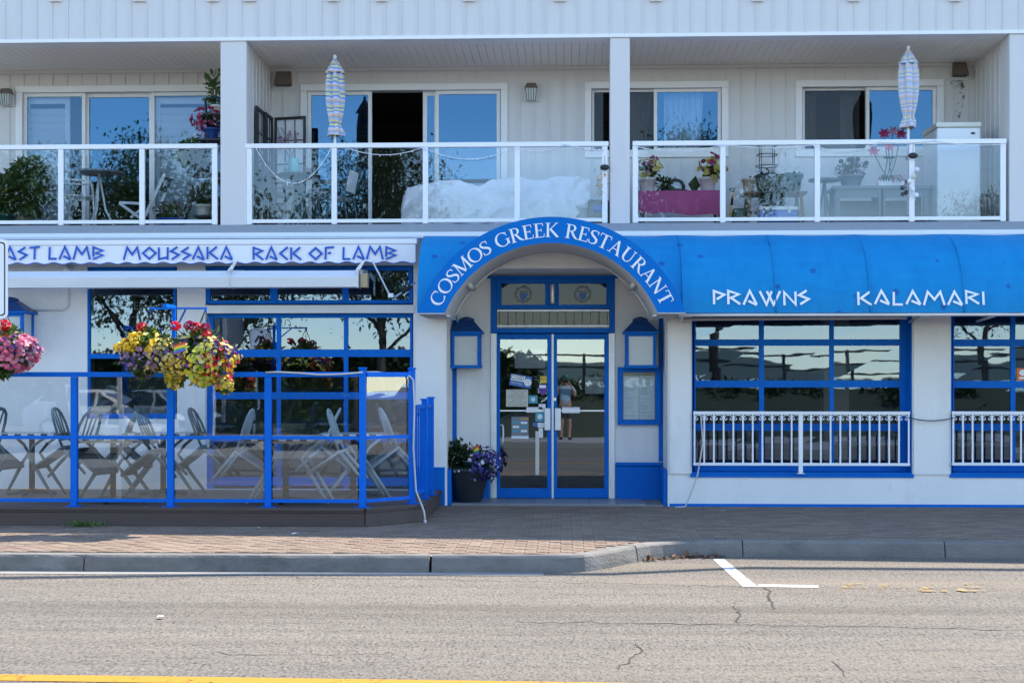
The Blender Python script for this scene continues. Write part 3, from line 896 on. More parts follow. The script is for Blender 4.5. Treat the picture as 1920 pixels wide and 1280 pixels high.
shop_window(386, 774, 500, 570, YF, [(507, 521), (642, 654)], [], "glass_shop", (9, 7, 8, 7), .07)
MB().box(X(386, -.005), X(777, -.005), -.02, .03, Z(587, 0, 580), Z(572, 0, 580)).build("transom_band", "stucco", bld)
shop_window(386, 774, 588, 928, YF+.05, [(519, 527), (645, 653)], [(655, 669), (735, 748), (815, 828), (894, 910)], "glass_shop", (15, 5, 8, 6))
YR = .30
def reveal(o):
    a, b, c, d = o; m = MB()
    m.box(a+.0005, a+.012, .0, YR, c, d); m.box(b-.012, b-.0005, .0, YR, c, d)
    m.box(a+.0125, b-.0125, -.03, YR, c+.0005, c+.02); m.box(a+.0125, b-.0125, 0, YR, d-.012, d-.0005)
    m.box(a-.02, b+.02, -.02, -.0005, c-.045, c)
    m.build("window_reveal", "blue_trim", bld)
reveal(oR1); reveal(oR2)
shop_window(1301, 1699, 590, 884, YR, [(1423, 1432), (1555, 1563)], [(636, 648), (713, 726), (794, 807)], "glass_shop", (3, 12, 3, 15))
shop_window(1785, 2160, 590, 884, YR, [(1894, 1903), (2020, 2029)], [(636, 649), (714, 727), (794, 807)], "glass_shop", (3, 12, 3, 15))

# --- the entrance doors
DY = RB - .02
def zd(py): return Z(py, DY, 1036)
def xd(px): return X(px, DY)
m = MB()
m.box(xd(920), xd(931), DY, DY+.1, zd(624), zd(518)); m.box(xd(1143), xd(1153), DY, DY+.1, zd(624), zd(518))
m.box(xd(931), xd(1143), DY+.001, DY+.1, zd(531), zd(518)); m.box(xd(931), xd(1143), DY+.001, DY+.1, zd(579), zd(571))
m.box(xd(931), xd(1143), DY+.001, DY+.1, zd(624), zd(615))
m.box(xd(1022), xd(1048), DY+.002, DY+.1, zd(571), zd(531)); m.box(xd(931), xd(940), DY+.002, DY+.1, zd(571), zd(531)); m.box(xd(1137), xd(1143), DY+.002, DY+.1, zd(571), zd(531))
m.box(xd(914), xd(1159), DY-.05, DY-.0005, zd(522), zd(517))
dfr = bevel(m.build("door_frame", "blue_trim", bld), .004)
for (a, b) in ((940, 1022), (1048, 1137)):
    MB().poly([(xd(a), DY+.05, zd(571)), (xd(b), DY+.05, zd(571)), (xd(b), DY+.05, zd(531)), (xd(a), DY+.05, zd(531))]).build("transom_pane", "glass_open", dfr)
    c = Vector((xd((a+b)/2), DY+.045, zd(551)))
    MB().tube([c + Vector((.1*cos(t*pi/12), 0, .1*sin(t*pi/12))) for t in range(24)], .017, 6, True).build("wreath_emblem", "leaf_silver", dfr)
    MB().prism([(c.x-.055, c.z+.01), (c.x-.045, c.z-.045), (c.x, c.z-.085), (c.x+.045, c.z-.045), (c.x+.055, c.z+.01)], c.y-.004, c.y+.004).build("shield_emblem", "sticker_blue", dfr)
    MB().prism([(c.x-.055, c.z+.05), (c.x-.055, c.z+.012), (c.x+.055, c.z+.012), (c.x+.055, c.z+.05), (c.x, c.z+.035)], c.y-.004, c.y+.004).build("shield_emblem", "print_grey", dfr)
MB().lathe([(.035, 0), (.042, .02), (.042, .24), (.035, .27)], (xd(1036), DY-.035, zd(570)), 14).build("sensor_tube", "alum", dfr, True)
MB().poly([(xd(931), DY+.06, zd(615)), (xd(1143), DY+.06, zd(615)), (xd(1143), DY+.06, zd(579)), (xd(931), DY+.06, zd(579))]).build("transom_pane", "glass_open", dfr)
for i in range(14):
    px = 936 + i*15.6
    MB().box(xd(px)-.006, xd(px)+.006, DY+.03, DY+.05, zd(613), zd(581)).build("grille_bar", "teal_metal", dfr)
for yy in (582, 611):
    MB().box(xd(932), xd(1142), DY+.02, DY+.055, zd(yy+1.5), zd(yy-1.5)).build("grille_rail", "alum_matte", dfr)
zsill = .026
for (a, b) in ((920.5, 931), (1141.5, 1152.5)):
    m = MB(); m.box(xd(a), xd(b), DY-.01, DY+.09, zsill, zd(625)); m.box(xd(a)+.025, xd(a)+.032, DY-.018, DY-.0105, zsill, zd(625))
    m.build("door_jamb", "alum_matte", bld)
def leaf_door(a, b, hinge):
    m = MB(); st = 8
    x0, x1 = xd(a), xd(b); gz0, gz1 = zd(915), zd(636)
    m.box(x0, xd(a+st-2), DY+.01, DY+.055, zsill, zd(626)); m.box(xd(b-st), x1, DY+.01, DY+.055, zsill, zd(626))
    m.box(xd(a+st-2), xd(b-st), DY+.011, DY+.054, gz1, zd(626)); m.box(xd(a+st-2), xd(b-st), DY+.011, DY+.054, zsill, gz0)
    d = bevel(m.build("door", "blue_trim", bld), .004)
    MB().poly([(xd(a+st-2), DY+.03, gz0), (xd(b-st), DY+.03, gz0), (xd(b-st), DY+.03, gz1), (xd(a+st-2), DY+.03, gz1)]).build("pane", "glass_door", d)
    MB().box(xd(a+st-2), xd(b-st), DY+.002, DY+.028, zd(771), zd(768.5)).build("push_bar", "alum", d)
    hx = b - 13 if hinge < 0 else a + 2
    bevel(MB().box(xd(hx), xd(hx+11), DY-.03, DY+.009, zd(806), zd(765)).build("handle_plate", "alum_matte", d), .004)
    return d
d1 = leaf_door(931.5, 1034, -1); d2 = leaf_door(1038.5, 1141, 1)
MB().box(xd(1034.3), xd(1038.2), DY+.005, DY+.05, zsill, zd(626)).build("astragal", "alum_matte", d1)
MB().tube([(xd(938), DY-.0, zd(796)), (xd(943), DY-.05, zd(797)), (xd(944), DY-.055, zd(803)), (xd(944), DY-.055, zd(822)), (xd(943), DY-.05, zd(829)), (xd(938), DY, zd(830))], .01, 8).build("pull_handle", "rail_white", d1, True)
c = Vector((xd(1040), DY-.001, zd(748))); MB().tube([c, c + Vector((0, -.02, 0))], .022, 12).build("lock", "alum", d2)

# ================================================================== LETTERING
def ribbon(pts, ws, closed=False):
    """flat strip with mitred corners around a 2-D polyline -> quads"""
    n = len(pts); L = []; Rr = []
    for i in range(n):
        p = pts[i]
        a = pts[i-1] if (i > 0 or closed) else None
        b = pts[(i+1) % n] if (i < n-1 or closed) else None
        def unit(u, v):
            d = (v[0]-u[0], v[1]-u[1]); l = sqrt(d[0]**2+d[1]**2) or 1
            return (d[0]/l, d[1]/l)
        d1 = unit(a, p) if a else None; d2 = unit(p, b) if b else None
        d1 = d1 or d2; d2 = d2 or d1
        n1 = (-d1[1], d1[0]); n2 = (-d2[1], d2[0])
        m = (n1[0]+n2[0], n1[1]+n2[1]); l = sqrt(m[0]**2+m[1]**2)
        if l < .3: m = n1; k = 1
        else:
            m = (m[0]/l, m[1]/l); k = min(2.2, 1/max(.2, m[0]*n1[0]+m[1]*n1[1]))
        w = (ws[i] if isinstance(ws, (list, tuple)) else ws)/2*k
        L.append((p[0]+m[0]*w, p[1]+m[1]*w)); Rr.append((p[0]-m[0]*w, p[1]-m[1]*w))
    return [[Rr[i], Rr[(i+1) % n], L[(i+1) % n], L[i]] for i in range(n if closed else n-1)]
GREEK = {   # strokes in cap-height units, angular lettering
 'A': [[(0, 0), (.40, 1), (.82, 0)], [(.30, .27), (.82, -.02)]],
 'S': [[(.5, 1), (.02, .66), (.6, .38), (.08, 0)]],
 'T': [[(0, .93), (.76, 1)], [(.40, .95), (.36, 0)]],
 'L': [[(.1, 1), (.07, .05), (.6, .05)]],
 'M': [[(0, 0), (.25, 1), (.62, .42), (.98, 1), (1.2, 0)]],
 'B': [[(.05, .2), (.05, .97), (.72, .7), (.2, .5), (.74, .33), (.02, .02)]],
 'O': [[(.46, .95), (.92, .5), (.46, .05), (0, .5), 'c']],
 'U': [[(.03, 1), (.03, .06), (.66, .2)], [(.68, 1), (.66, 0)]],
 'K': [[(.05, 1), (.05, 0)], [(.72, 1), (.2, .52), (.8, 0)]],
 'R': [[(.05, 0), (.05, .97), (.7, .72), (.2, .47), (.78, 0)]],
 'C': [[(.62, 1), (.04, .5), (.6, 0)]],
 'F': [[(.08, 0), (.1, .94), (.72, 1)], [(.26, .5), (.5, .56)]],
 'P': [[(.06, 0), (.06, .97), (.7, .7), (.22, .36)]],
 'W': [[(0, 1), (.4, .02), (.74, 1)], [(.44, 1), (.84, .02), (1.26, 1)]],
 'N': [[(.05, 0), (.05, .95), (.74, .05), (.74, 1)]],
 'I': [[(.06, 1), (.06, 0)]]}
def greek_width(ch):
    if ch == ' ': return .42
    return max(p[0] for st in GREEK[ch] for p in st if p != 'c') + .2
def greek_word(text, x0, x1, z0, h, yfun, mt, parent, jitter=0, w=.12):
    tot = sum(greek_width(c) for c in text) - .2
    k = (x1-x0)/tot; x = x0; r = random.Random(len(text))
    for c in text:
        if c != ' ':
            mb = MB(); jz = r.uniform(-jitter, jitter)*h
            for si, st in enumerate(GREEK[c]):
                closed = st[-1] == 'c'; pts = [(p[0]*k, p[1]*h) for p in st if p != 'c']
                for q in ribbon(pts, w*h, closed):
                    mb.poly([(x+a, yfun(z0+jz+b) - .0006*si, z0+jz+b) for a, b in q])
            mb.build("letter", mt, parent)
        x += greek_width(c)*k
# Roman capitals with serifs: (strokes) as (points, widths)
def ell(cx, cy, rx, ry, a0, a1, n=22): return [(cx+rx*cos(radians(a0+(a1-a0)*i/n)), cy+ry*sin(radians(a0+(a1-a0)*i/n))) for i in range(n+1)]
def ring(cx, cy, rx, ry, a0, a1, thick=.15, thin=.05, n=26):
    pts = ell(cx, cy, rx, ry, a0, a1, n)
    ws = [thin + (thick-thin)*abs(cos(radians(a0+(a1-a0)*i/n)))**1.4 for i in range(n+1)]
    return (pts, ws)
TK, TN = .145, .06
def sf(x, y, w=.15): return ([(x-w, y), (x+w, y)], .045)
SERIF = {
 'C': (.86, [ring(.47, .5, .40, .47, 48, 312), ([(.76, .66), (.76, .94)], .045), ([(.76, .06), (.73, .2)], .04)]),
 'O': (.98, [ring(.49, .5, .41, .47, 0, 360)]),
 'S': (.62, [([(.52, .80), (.47, .93), (.30, .975), (.13, .90), (.09, .75), (.19, .61), (.36, .50), (.50, .38), (.53, .22), (.43, .07), (.26, .025), (.11, .07), (.06, .22)],
              [.03, .05, .06, .09, .13, .14, .15, .145, .13, .09, .06, .05, .03]), ([(.53, .72), (.53, .97)], .035), ([(.05, .04), (.05, .3)], .035)]),
 'M': (1.12, [([(.16, 0), (.20, 1)], TN), ([(.18, 1), (.55, .06)], TK), ([(.55, .06), (.92, 1)], TN), ([(.92, 1), (.95, 0)], TK), sf(.16, .02, .12), sf(.95, .02, .15), sf(.12, .98, .09), sf(.98, .98, .09)]),
 'G': (.96, [ring(.48, .5, .41, .47, 48, 330), ([(.80, .44), (.80, .08)], TK), sf(.80, .44, .15), ([(.78, .66), (.78, .94)], .045)]),
 'R': (.84, [([(.2, 0), (.2, 1)], TK), ([(.2, .97), (.42, .97), (.56, .90), (.61, .76), (.56, .60), (.42, .53), (.2, .52)], [.05, .06, .1, .145, .1, .06, .05]), ([(.40, .53), (.62, .16), (.78, .02)], [.13, .14, .09]), sf(.2, .02, .15), sf(.14, .98, .1), sf(.8, .02, .07)]),
 'E': (.72, [([(.2, 0), (.2, 1)], TK), ([(.2, .972), (.60, .972)], .055), ([(.2, .51), (.5, .51)], .05), ([(.2, .028), (.64, .028)], .055), sf(.14, .02, .1), sf(.14, .98, .1), ([(.60, .99), (.61, .78)], .045), ([(.50, .62), (.50, .4)], .04), ([(.63, .01), (.67, .25)], .045)]),
 'K': (.88, [([(.2, 0), (.2, 1)], TK), ([(.74, .98), (.3, .50)], TN), ([(.36, .56), (.80, .02)], TK), sf(.2, .02, .15), sf(.2, .98, .15), sf(.74, .98, .11), sf(.8, .02, .1)]),
 'T': (.80, [([(.4, 0), (.4, .97)], TK), ([(.06, .968), (.74, .968)], .06), sf(.4, .02, .16), ([(.06, .99), (.04, .76)], .045), ([(.74, .99), (.76, .76)], .045)]),
 'A': (.90, [([(.14, 0), (.43, 1)], TN), ([(.42, 1), (.74, 0)], TK), ([(.24, .35), (.60, .35)], .055), sf(.13, .02, .12), sf(.74, .02, .14)]),
 'U': (.94, [([(.2, 1), (.2, .32), (.27, .12), (.46, .04), (.64, .12), (.72, .32), (.72, 1)], [TK, TK, .12, .07, .06, TN, TN]), sf(.2, .98, .15), sf(.72, .98, .12)]),
 'N': (.96, [([(.18, 0), (.18, 1)], TN), ([(.14, .98), (.76, .04)], TK), ([(.76, .02), (.76, 1)], TN), sf(.17, .02, .12), sf(.12, .98, .1), sf(.76, .98, .12)]),
 ' ': (.42, [])}

def text_mesh(name, s, size, at, mt, parent, width=None, rotz=0.0, tilt=0.0, align='CENTER'):
    """flat printed text standing in the XZ plane and facing the street"""
    cu = bpy.data.curves.new("t", 'FONT'); cu.body = s; cu.size = size; cu.align_x = align; cu.align_y = 'CENTER'; cu.resolution_u = 2
    ob = bpy.data.objects.new("t", cu); COL.objects.link(ob)
    bpy.context.view_layer.update()
    me = bpy.data.meshes.new_from_object(ob.evaluated_get(bpy.context.evaluated_depsgraph_get()))
    bpy.data.objects.remove(ob); bpy.data.curves.remove(cu)
    xs = [v.co.x for v in me.vertices] or [0]
    k = 1.0
    if width and max(xs) > min(xs): k = width/(max(xs)-min(xs))
    org = top_origin(parent); c, s_ = cos(tilt), sin(tilt)
    for v in me.vertices:
        a, b = v.co.x*k, v.co.y
        v.co = Vector((at[0] + a*c - b*s_, at[1], at[2] + a*s_ + b*c)) - org
    me.materials.clear(); me.materials.append(MATS[mt])
    o = link(bpy.data.objects.new(name, me)); o.parent = parent
    return o

# ================================================================== BLUE AWNINGS
AF = -1.30; SC = FPX/(DIST+AF)
AC = P(1033, 673, AF); RO, RI = 266/SC, 217/SC; ZB = 2.42
AT, AD = 3.44, 1.05        # barrel awning: top height and throw
def prof_y(z):
    t = min(1, max(0, (z-ZB)/(AT-ZB)))
    return -.15 - AD*sqrt(max(0, 1 - t*t))**.9
def prof(v):       # v 0 (front hem) .. 1 (wall)
    a = pi/2*(1-v)
    return (-.15 - AD*sin(a)**.9 if sin(a) > 0 else -.15, ZB + (AT-ZB)*cos(a))
def xlim(z):
    h = RO*RO - (z-AC.z)**2
    return sqrt(h) if h > 0 else 0
aw = thing("barrel_awning", "long blue rounded canvas awning over the right hand windows", "awning", (X(1600, -1.2), -.15, ZB))
ribs = [X(1278, -1.0), X(1450, -1.0), X(1625, -1.0), X(1800, -1.0), X(1975, -1.0), X(2150, -1.0), X(2330, -1.0)]
def bay(x0f, x1, seed):
    mb = MB()
    def f(u, v):
        y, z = prof(v); xa = x0f(z) if callable(x0f) else x0f
        x = xa + (x1-xa)*u
        sag = .025*sin(pi*u)*sin(pi*min(1, v*1.1)) + .006*noise.noise(Vector((x*2.5, v*3, seed)))
        top = .018*(1-sin(pi*u))*v**6
        return (x, y + sag*sin(pi/2*(1-v)) , z - sag*cos(pi/2*(1-v))*.8 + top)
    return mb.grid(f, 14, 26)
for i in range(len(ribs)-1):
    x0 = (lambda z: max(AC.x + xlim(z) - .03, -99)) if i < 0 else ribs[i]
    bay(x0, ribs[i+1], i).build("canvas_panel", "canvas_blue", aw, True)
bay(lambda z: AC.x + xlim(z) - .02, ribs[0], 9).build("canvas_panel", "canvas_blue", aw, True)
for xr in ribs[:6]:
    pts = [Vector((xr, *prof(v/20))) + Vector((0, -.004, .003)) for v in range(21)]
    MB().tube(pts, .012, 6).build("seam", "canvas_blue", aw, True)
MB().tube([(ribs[0]-.05, prof(0)[0]+.03, ZB-.02), (ribs[-1], prof(0)[0]+.03, ZB-.02)], .022, 8).build("hem_tube", "alum_matte", aw, True)
MB().tube([(ribs[0]-.05, -.5, ZB-.045), (ribs[2]+.6, -.5, ZB-.03)], .02, 8).build("frame_rod", "canvas_under", aw, True)
for xr in (ribs[0], ribs[3]-.45, ribs[3]+.4, ribs[5]):
    MB().tube([(xr, prof(0)[0]+.03, ZB-.02), (xr+.08, -.05, ZB-.06)], .018, 8).build("frame_arm", "alum_matte", aw, True)
def hem_y(z): return prof_y(z) - .014
zt = Z(571, -1.2, 1430); hcap = Z(545, -1.2, 1430) - zt
greek_word("PRAWNS", X(1337, -1.2), X(1516, -1.2), zt, hcap, hem_y, "letter_white", aw, .05, .17)
zt = Z(571, -1.2, 1730); hcap = Z(546, -1.2, 1730) - zt
greek_word("KALAMARI", X(1608, -1.2), X(1844, -1.2), zt, hcap, hem_y, "letter_white", aw, .05, .17)

aa = thing("arch_awning", "arched blue canvas canopy lettered COSMOS GREEK RESTAURANT over the entrance", "awning", (AC.x, -.6, ZB))
xl0 = X(781, AF)
bay(xl0, 0, 3) if False else None
def left_bay():
    def f(u, v):
        y, z = prof(v); x1 = AC.x - xlim(z) + .02
        x = xl0 + (x1-xl0)*u
        return (x, y - .03, z + .012*(1-u)*v)
    return MB().grid(f, 10, 26)
left_bay().build("side_panel", "canvas_blue", aa, True)
MB().poly([(xl0, *prof(v/20)) if True else 0 for v in range(21)] + [(xl0, -.15, ZB)]).build("end_panel", "canvas_blue", aa)
a0 = math.asin((ZB-AC.z)/RO); a1 = math.asin((ZB-AC.z)/RI)
def ring_pt(r, t, y):
    lo = math.asin((ZB-AC.z)/r); a = lo + (pi-2*lo)*t
    return Vector((AC.x + r*cos(a), y, AC.z + r*sin(a)))
NS = 64
m = MB(); m.grid(lambda u, v: ring_pt(RO if v < .5 else RI, 1-u, AF-.025), NS, 1)
m.build("arch_face", "canvas_arch", aa, True)
MB().grid(lambda u, v: ring_pt(RO-.001, 1-u, AF-.024 + v*(1.14)), NS, 6).build("arch_top", "canvas_arch", aa, True)
MB().grid(lambda u, v: ring_pt(RI+.001, u, AF-.024 + v*(1.27)), NS, 6).build("arch_lining", "canvas_under", aa, True)
for s in (-1, 1):
    xo = AC.x + s*RO*cos(a0); xi = AC.x + s*RI*cos(a1)
    m = MB().box(min(xo, xi)+.004, max(xo, xi)-.004, AF-.02, -.06, ZB-.012, ZB+.02); m.build("arch_foot", "canvas_under", aa)
    MB().box(xi-.03*(1 if s > 0 else 0)-.002, xi+.03*(1 if s < 0 else 0)+.002, AF+.25, -.06, ZB-.03, ZB-.013).build("foot_rail", "alum_matte", aa)
    q = ring_pt(RI-.02, .14 if s > 0 else .86, -.35)
    MB().tube([q + Vector((0, -.5, 0)), q + Vector((0, .3, 0))], .03, 8).build("stay_tube", "canvas_under", aa, True)
    MB().tube([ring_pt(RI-.012, t/30, -.08) for t in range(31)], .014, 6).build("rib", "alum_matte", aa, True) if s > 0 else None
txt = "COSMOS GREEK RESTAURANT"; cap = 26.5/SC; rbase = 228/SC
adv = [SERIF[c][0] for c in txt]; tot = sum(adv)
span = radians(129.5); cur = -span/2
for c, w_ in zip(txt, adv):
    th = cur + span*w_/tot/2
    if c != ' ':
        mb = MB(); k = cap
        for si, (pts, ws) in enumerate(SERIF[c][1]):
            closed = c == 'O'
            if closed: pts = pts[:-1]; ws = ws[:-1]
            for q in ribbon(pts, ws, closed):
                out = []
                for (u, v) in q:
                    uu = (u - w_/2)*k*span*(rbase+cap*.5)/(tot*k); vv = v*k
                    rr = rbase + vv
                    out.append((AC.x + rr*sin(th) + uu*cos(th), AF - .029 - .0006*si, AC.z + rr*cos(th) - uu*sin(th)))
                mb.poly(out)
        mb.build("letter", "letter_white", aa)
    cur += span*w_/tot

# ================================================================== WHITE RETRACTABLE AWNING AND METAL CASSETTE
VY = -.42
ra_ = thing("retractable_awning", "white retractable awning with blue lettered scalloped valance above the deck", "awning", (X(400, VY), VY, Z(495, VY, 400)))
def zv(py, px=400): return Z(py, VY, px)
xa, xb = X(-260, VY), X(782, VY)
MB().grid(lambda u, v: (xa + (xb-xa)*u, -.14 + (VY+.14)*v, 3.43 + (zv(451)-3.43)*v - .02*sin(pi*v)), 6, 6).build("canopy", "canvas_blue", ra_, True)
bevel(MB().box(xa, xb, VY-.02, VY+.05, zv(459), zv(449)).build("front_bar", "rail_white", ra_), .01)
NV = 240
def vwave(u, v):
    x = xa + (xb-xa-.02)*u
    zbot = zv(493) + .012*sin(x*2*pi/.235)
    return (x, VY - .008 + .006*sin(x*5.1)*v + .01*noise.noise(Vector((x*3, v*2, 0)))*v, zv(459.5)*(1-v) + zbot*v)
MB().grid(vwave, NV, 4).build("valance", "canvas_white", ra_, True)
MB().tube([Vector(vwave(i/NV, 1)) for i in range(NV+1)], .005, 5).build("hem", "letter_blue", ra_)
def fy(z): return VY - .026
for tx, a, b in (("ROAST LAMB", -44, 194), ("MOUSSAKA", 233, 436), ("RACK OF LAMB", 475, 742)):
    z0 = Z(487, VY, (a+b)/2)
    greek_word(tx, X(a, VY), X(b, VY), z0, Z(463.5, VY, (a+b)/2) - z0, fy, "letter_blue", ra_, .02, .165)
CY = -.62
cas = thing("awning_cassette", "dull aluminium awning cassette hung on brackets below the lettered valance", "cassette", (X(300, CY), CY, Z(541, CY, 300)))
def zc(py, px=340): return Z(py, CY, px)
def cassette(px0, px1):
    x0, x1 = X(px0, CY), X(px1, CY); t, mdl, b = zc(508), zc(520), zc(540)
    poly = [(-.09+CY, b), (-.10+CY, mdl), (-.02+CY, t), (.12+CY, t), (.12+CY, b)]
    m = MB(); n = 5
    m.add([(x0, y, z) for y, z in poly] + [(x1, y, z) for y, z in poly], [tuple(reversed(range(n))), tuple(range(n, 2*n))] + [(i, (i+1) % n, n+(i+1) % n, n+i) for i in range(n)])
    return bevel(m.build("cassette_body", "alum_matte", cas), .006)
cassette(-260, 433.5); cassette(434.5, 672)
for px in (434, 673):
    x = X(px, CY)
    MB().box(x-.008, x+.008, CY-.106, CY+.13, zc(541), zc(506)).build("end_plate", "alum", cas)
    MB().prism([(x-.05, zc(510)), (x+.01, zc(510)), (x+.1, zc(487)), (x+.04, zc(492))], CY-.05, CY-.035).build("bracket", "alum_matte", cas)
    MB().bar((x, CY+.1, zc(512)), (x, -.002, zc(505)), .05, .08).build("wall_arm", "alum_matte", cas)
bevel(MB().box(X(677, CY), X(690, CY), CY-.05, CY+.08, zc(539, 680), zc(513, 680)).build("end_block", "tan_block", cas), .004)
MB().tube([P(698, 489, -.5), P(730, 552, -.5), P(742, 556, -.5), P(765, 540, -.4), P(778, 530, -.3)], .012, 8).build("crank_rod", "alum", cas)
MB().tube([P(753, 549, -.45), P(771, 537, -.4)], .028, 8).build("crank_grip", "black", cas)
bevel(MB().box(X(728, -.53), X(738, -.53), -.56, -.5, Z(558, -.53, 733), Z(550, -.53, 733)).build("crank_joint", "rail_white", cas), .006)

# ================================================================== BALCONY RAILINGS
def railing(label, px0, px1, posts, ytop, ybot=419, ends=(True, True)):
    Y = BF + .035
    mid = (px0+px1)/2
    t = thing("balcony_railing", label, "railing", (X(mid, Y), Y, ZF), "glass railings of the balconies")
    zt, zb = Z(ytop, Y, mid), ZF + .004
    x0, x1 = X(px0, Y), X(px1, Y)
    bevel(MB().box(x0, x1, Y-.035, Y+.035, zt-.062, zt).build("top_rail", "rail_white", t), .008)
    for px in posts:
        bevel(MB().box(X(px, Y)-.034, X(px, Y)+.034, Y-.028, Y+.028, zb, zt-.0625).build("post", "rail_white", t), .006)
    for a, b in zip(posts, posts[1:]):
        xa, xb = X(a, Y)+.0345, X(b, Y)-.0345
        MB().box(xa, xb, Y-.02, Y+.02, zb+.02, zb+.065).build("bottom_rail", "rail_white", t)
        dy = [rng.gauss(0, .0012) for _ in range(4)]
        MB().poly([(xa, Y+dy[0], zb+.0655), (xb, Y+dy[1], zb+.0655), (xb, Y+dy[2], zt-.0625), (xa, Y+dy[3], zt-.0625)]).build("glass_panel", "glass_balcony", t)
    return t
railing("white framed glass balcony railing left of the first column", -220, 408, [-200, -45, 115, 267, 403], 272)
railing("white framed glass balcony railing between the two columns, strung with lights", 461, 1141, [468, 627, 798, 970, 1134], 268)
railing("white framed glass balcony railing right of the middle column", 1186, 1886, [1191, 1355, 1532, 1709, 1880], 263)

# ================================================================== WHITE WINDOW GUARDS
def guard(label, px0, px1, mid_px, y0=771):
    Y = -.06; m_ = (px0+px1)/2
    t = thing("window_guard", label, "railing", (X(m_, Y), Y, Z(886, Y, m_)), "white window guards")
    x0, x1 = X(px0, Y), X(px1, Y); zt, zs, zb = Z(y0, Y, m_), Z(y0+19, Y, m_), Z(870, Y, m_)
    bevel(MB().box(x0, x1, Y-.02, Y+.02, zt-.04, zt).build("top_rail", "rail_white", t), .004)
    bevel(MB().box(x0, x1, Y-.016, Y+.016, zb-.018, zb+.018).build("bottom_rail", "rail_white", t), .004)
    n = round((px1-px0)/18.2); st = (x1-x0-.03)/n
    scm = MB()
    for s in (-1, 1):
        pts = []
        for i in range(15):
            a = radians(170 - i*27); rr = .032*(1-.028*i)
            pts.append((s*(.026 + rr*cos(a)) if True else 0, 0, -.052 + rr*sin(a)))
        pts = [(s*.0, 0, -.008), (s*.03, 0, -.012), (s*.05, 0, -.035), (s*.05, 0, -.055), (s*.036, 0, -.072), (s*.018, 0, -.062), (s*.022, 0, -.046), (s*.034, 0, -.047)]
        scm.tube(pts, .0062, 5)
    sme = scm.mesh("scroll", "rail_white")
    bme = MB().box(-.010, .010, -.010, .010, 0, 1).mesh("baluster", "rail_white")
    for i in range(n+1):
        x = x0 + .015 + st*i
        if abs(x - X(mid_px, Y)) < .04: continue
        piece("baluster", bme, t, (x, Y, zb+.0185), (1, 1, zt-.0405-zb-.0185))
    for i in range(n):
        piece("scroll", sme, t, (x0 + .015 + st*(i+.5), Y, zt-.04))
    bevel(MB().box(X(mid_px, Y)-.026, X(mid_px, Y)+.026, Y-.026, Y+.026, Z(887, Y, m_)+.004, zt-.0405).build("post", "rail_white", t), .004)
    MB().box(X(mid_px, Y)-.05, X(mid_px, Y)+.05, Y-.04, Y+.04, Z(887, Y, m_)-.004, Z(887, Y, m_)+.003).build("foot_plate", "rail_white", t)
    for x in (x0+.02, x1-.02): MB().box(x-.012, x+.012, Y+.0165, .06, zb-.012, zb+.012).build("wall_lug", "rail_white", t)
guard("white baluster guard with scrolls below the window between entrance and pillar", 1300, 1706, 1501)
guard("white baluster guard with scrolls on the window at the far right", 1785, 2190, 1988)

# ================================================================== LANTERNS, LAMPS, VENTS, MENU
def lantern(label, px0, px1, py0, py1, Y, group="blue wall lanterns"):
    cx = (px0+px1)/2; x = X(cx, Y); w_ = (X(px1, Y)-X(px0, Y))/2; zt, zb = Z(py0, Y, cx), Z(py1, Y, cx)
    H_ = zt-zb; t = thing("wall_lantern", label, "lantern", (x, Y, zb), group)
    d = w_*.8; zr = zb + H_*.70; ze = zb+H_*.665
    m = MB(); ww = w_; m.add([(x-ww, Y-d, zr), (x+ww, Y-d, zr), (x+ww, Y+d, zr), (x-ww, Y+d, zr), (x-.1, Y-.09, zb+H_*.905), (x+.1, Y-.09, zb+H_*.905), (x+.1, Y+.09, zb+H_*.905), (x-.1, Y+.09, zb+H_*.905)],
                     [(0,3,2,1),(4,5,6,7),(0,1,5,4),(1,2,6,5),(2,3,7,6),(3,0,4,7)]); m.build("roof", "blue_dark", t)
    MB().box(x-ww-.005, x+ww+.005, Y-d-.01, Y+d, ze, zr-.0005).build("eave", "blue_trim", t)
    MB().lathe([(.1, zb+H_*.90), (.105, zb+H_*.93), (.09, zb+H_*.96), (.05, zt-.012), (.0, zt)], (x, Y, 0), 14).build("finial", "blue_dark", t, True)
    b = ww*.86; e = d*.86
    m = MB(); f = .038
    for sx in (-1, 1):
        for sy in (-1, 1): m.box(x+sx*b, x+sx*(b-f), Y+sy*e, Y+sy*(e-f), zb+.04, ze-.0005)
    for sy in (-1, 1): m.box(x-b+f, x+b-f, Y+sy*e, Y+sy*(e-f), ze-f, ze-.0005)
    m.box(x-b-.012, x+b+.012, Y-e-.012, Y+e+.012, zb, zb+.04)
    m.build("frame", "blue_trim", t)
    MB().box(x-b+.02, x+b-.02, Y-e+.02, Y+e-.02, zb+.0405, ze-.001).build("frosted_glass", "lamp_glass", t)
    MB().box(x-.05, x+.05, Y+e+.001, Y+e+.12, zb+.1, zb+.2).build("wall_mount", "blue_trim", t)
    return t
lantern("blue pagoda-roofed wall lantern left of the doors, above the flower pot", 844, 906, 593, 690, .68)
lantern("blue pagoda-roofed wall lantern right of the doors, above the menu case", 1168, 1233, 593, 690, .68)
lantern("blue wall lantern at the far left, partly hidden by the white road sign", -18, 59, 556, 652, -.22)
MY = RB - .02
mc = thing("menu_case", "blue framed menu case with printed dinner pages under the right lantern", "menu", (X(1198, MY), MY, Z(796, MY, 1198)))
x0, x1, z0, z1 = R4(1158, 1238, 688, 796, MY)
m = MB(); f = .07
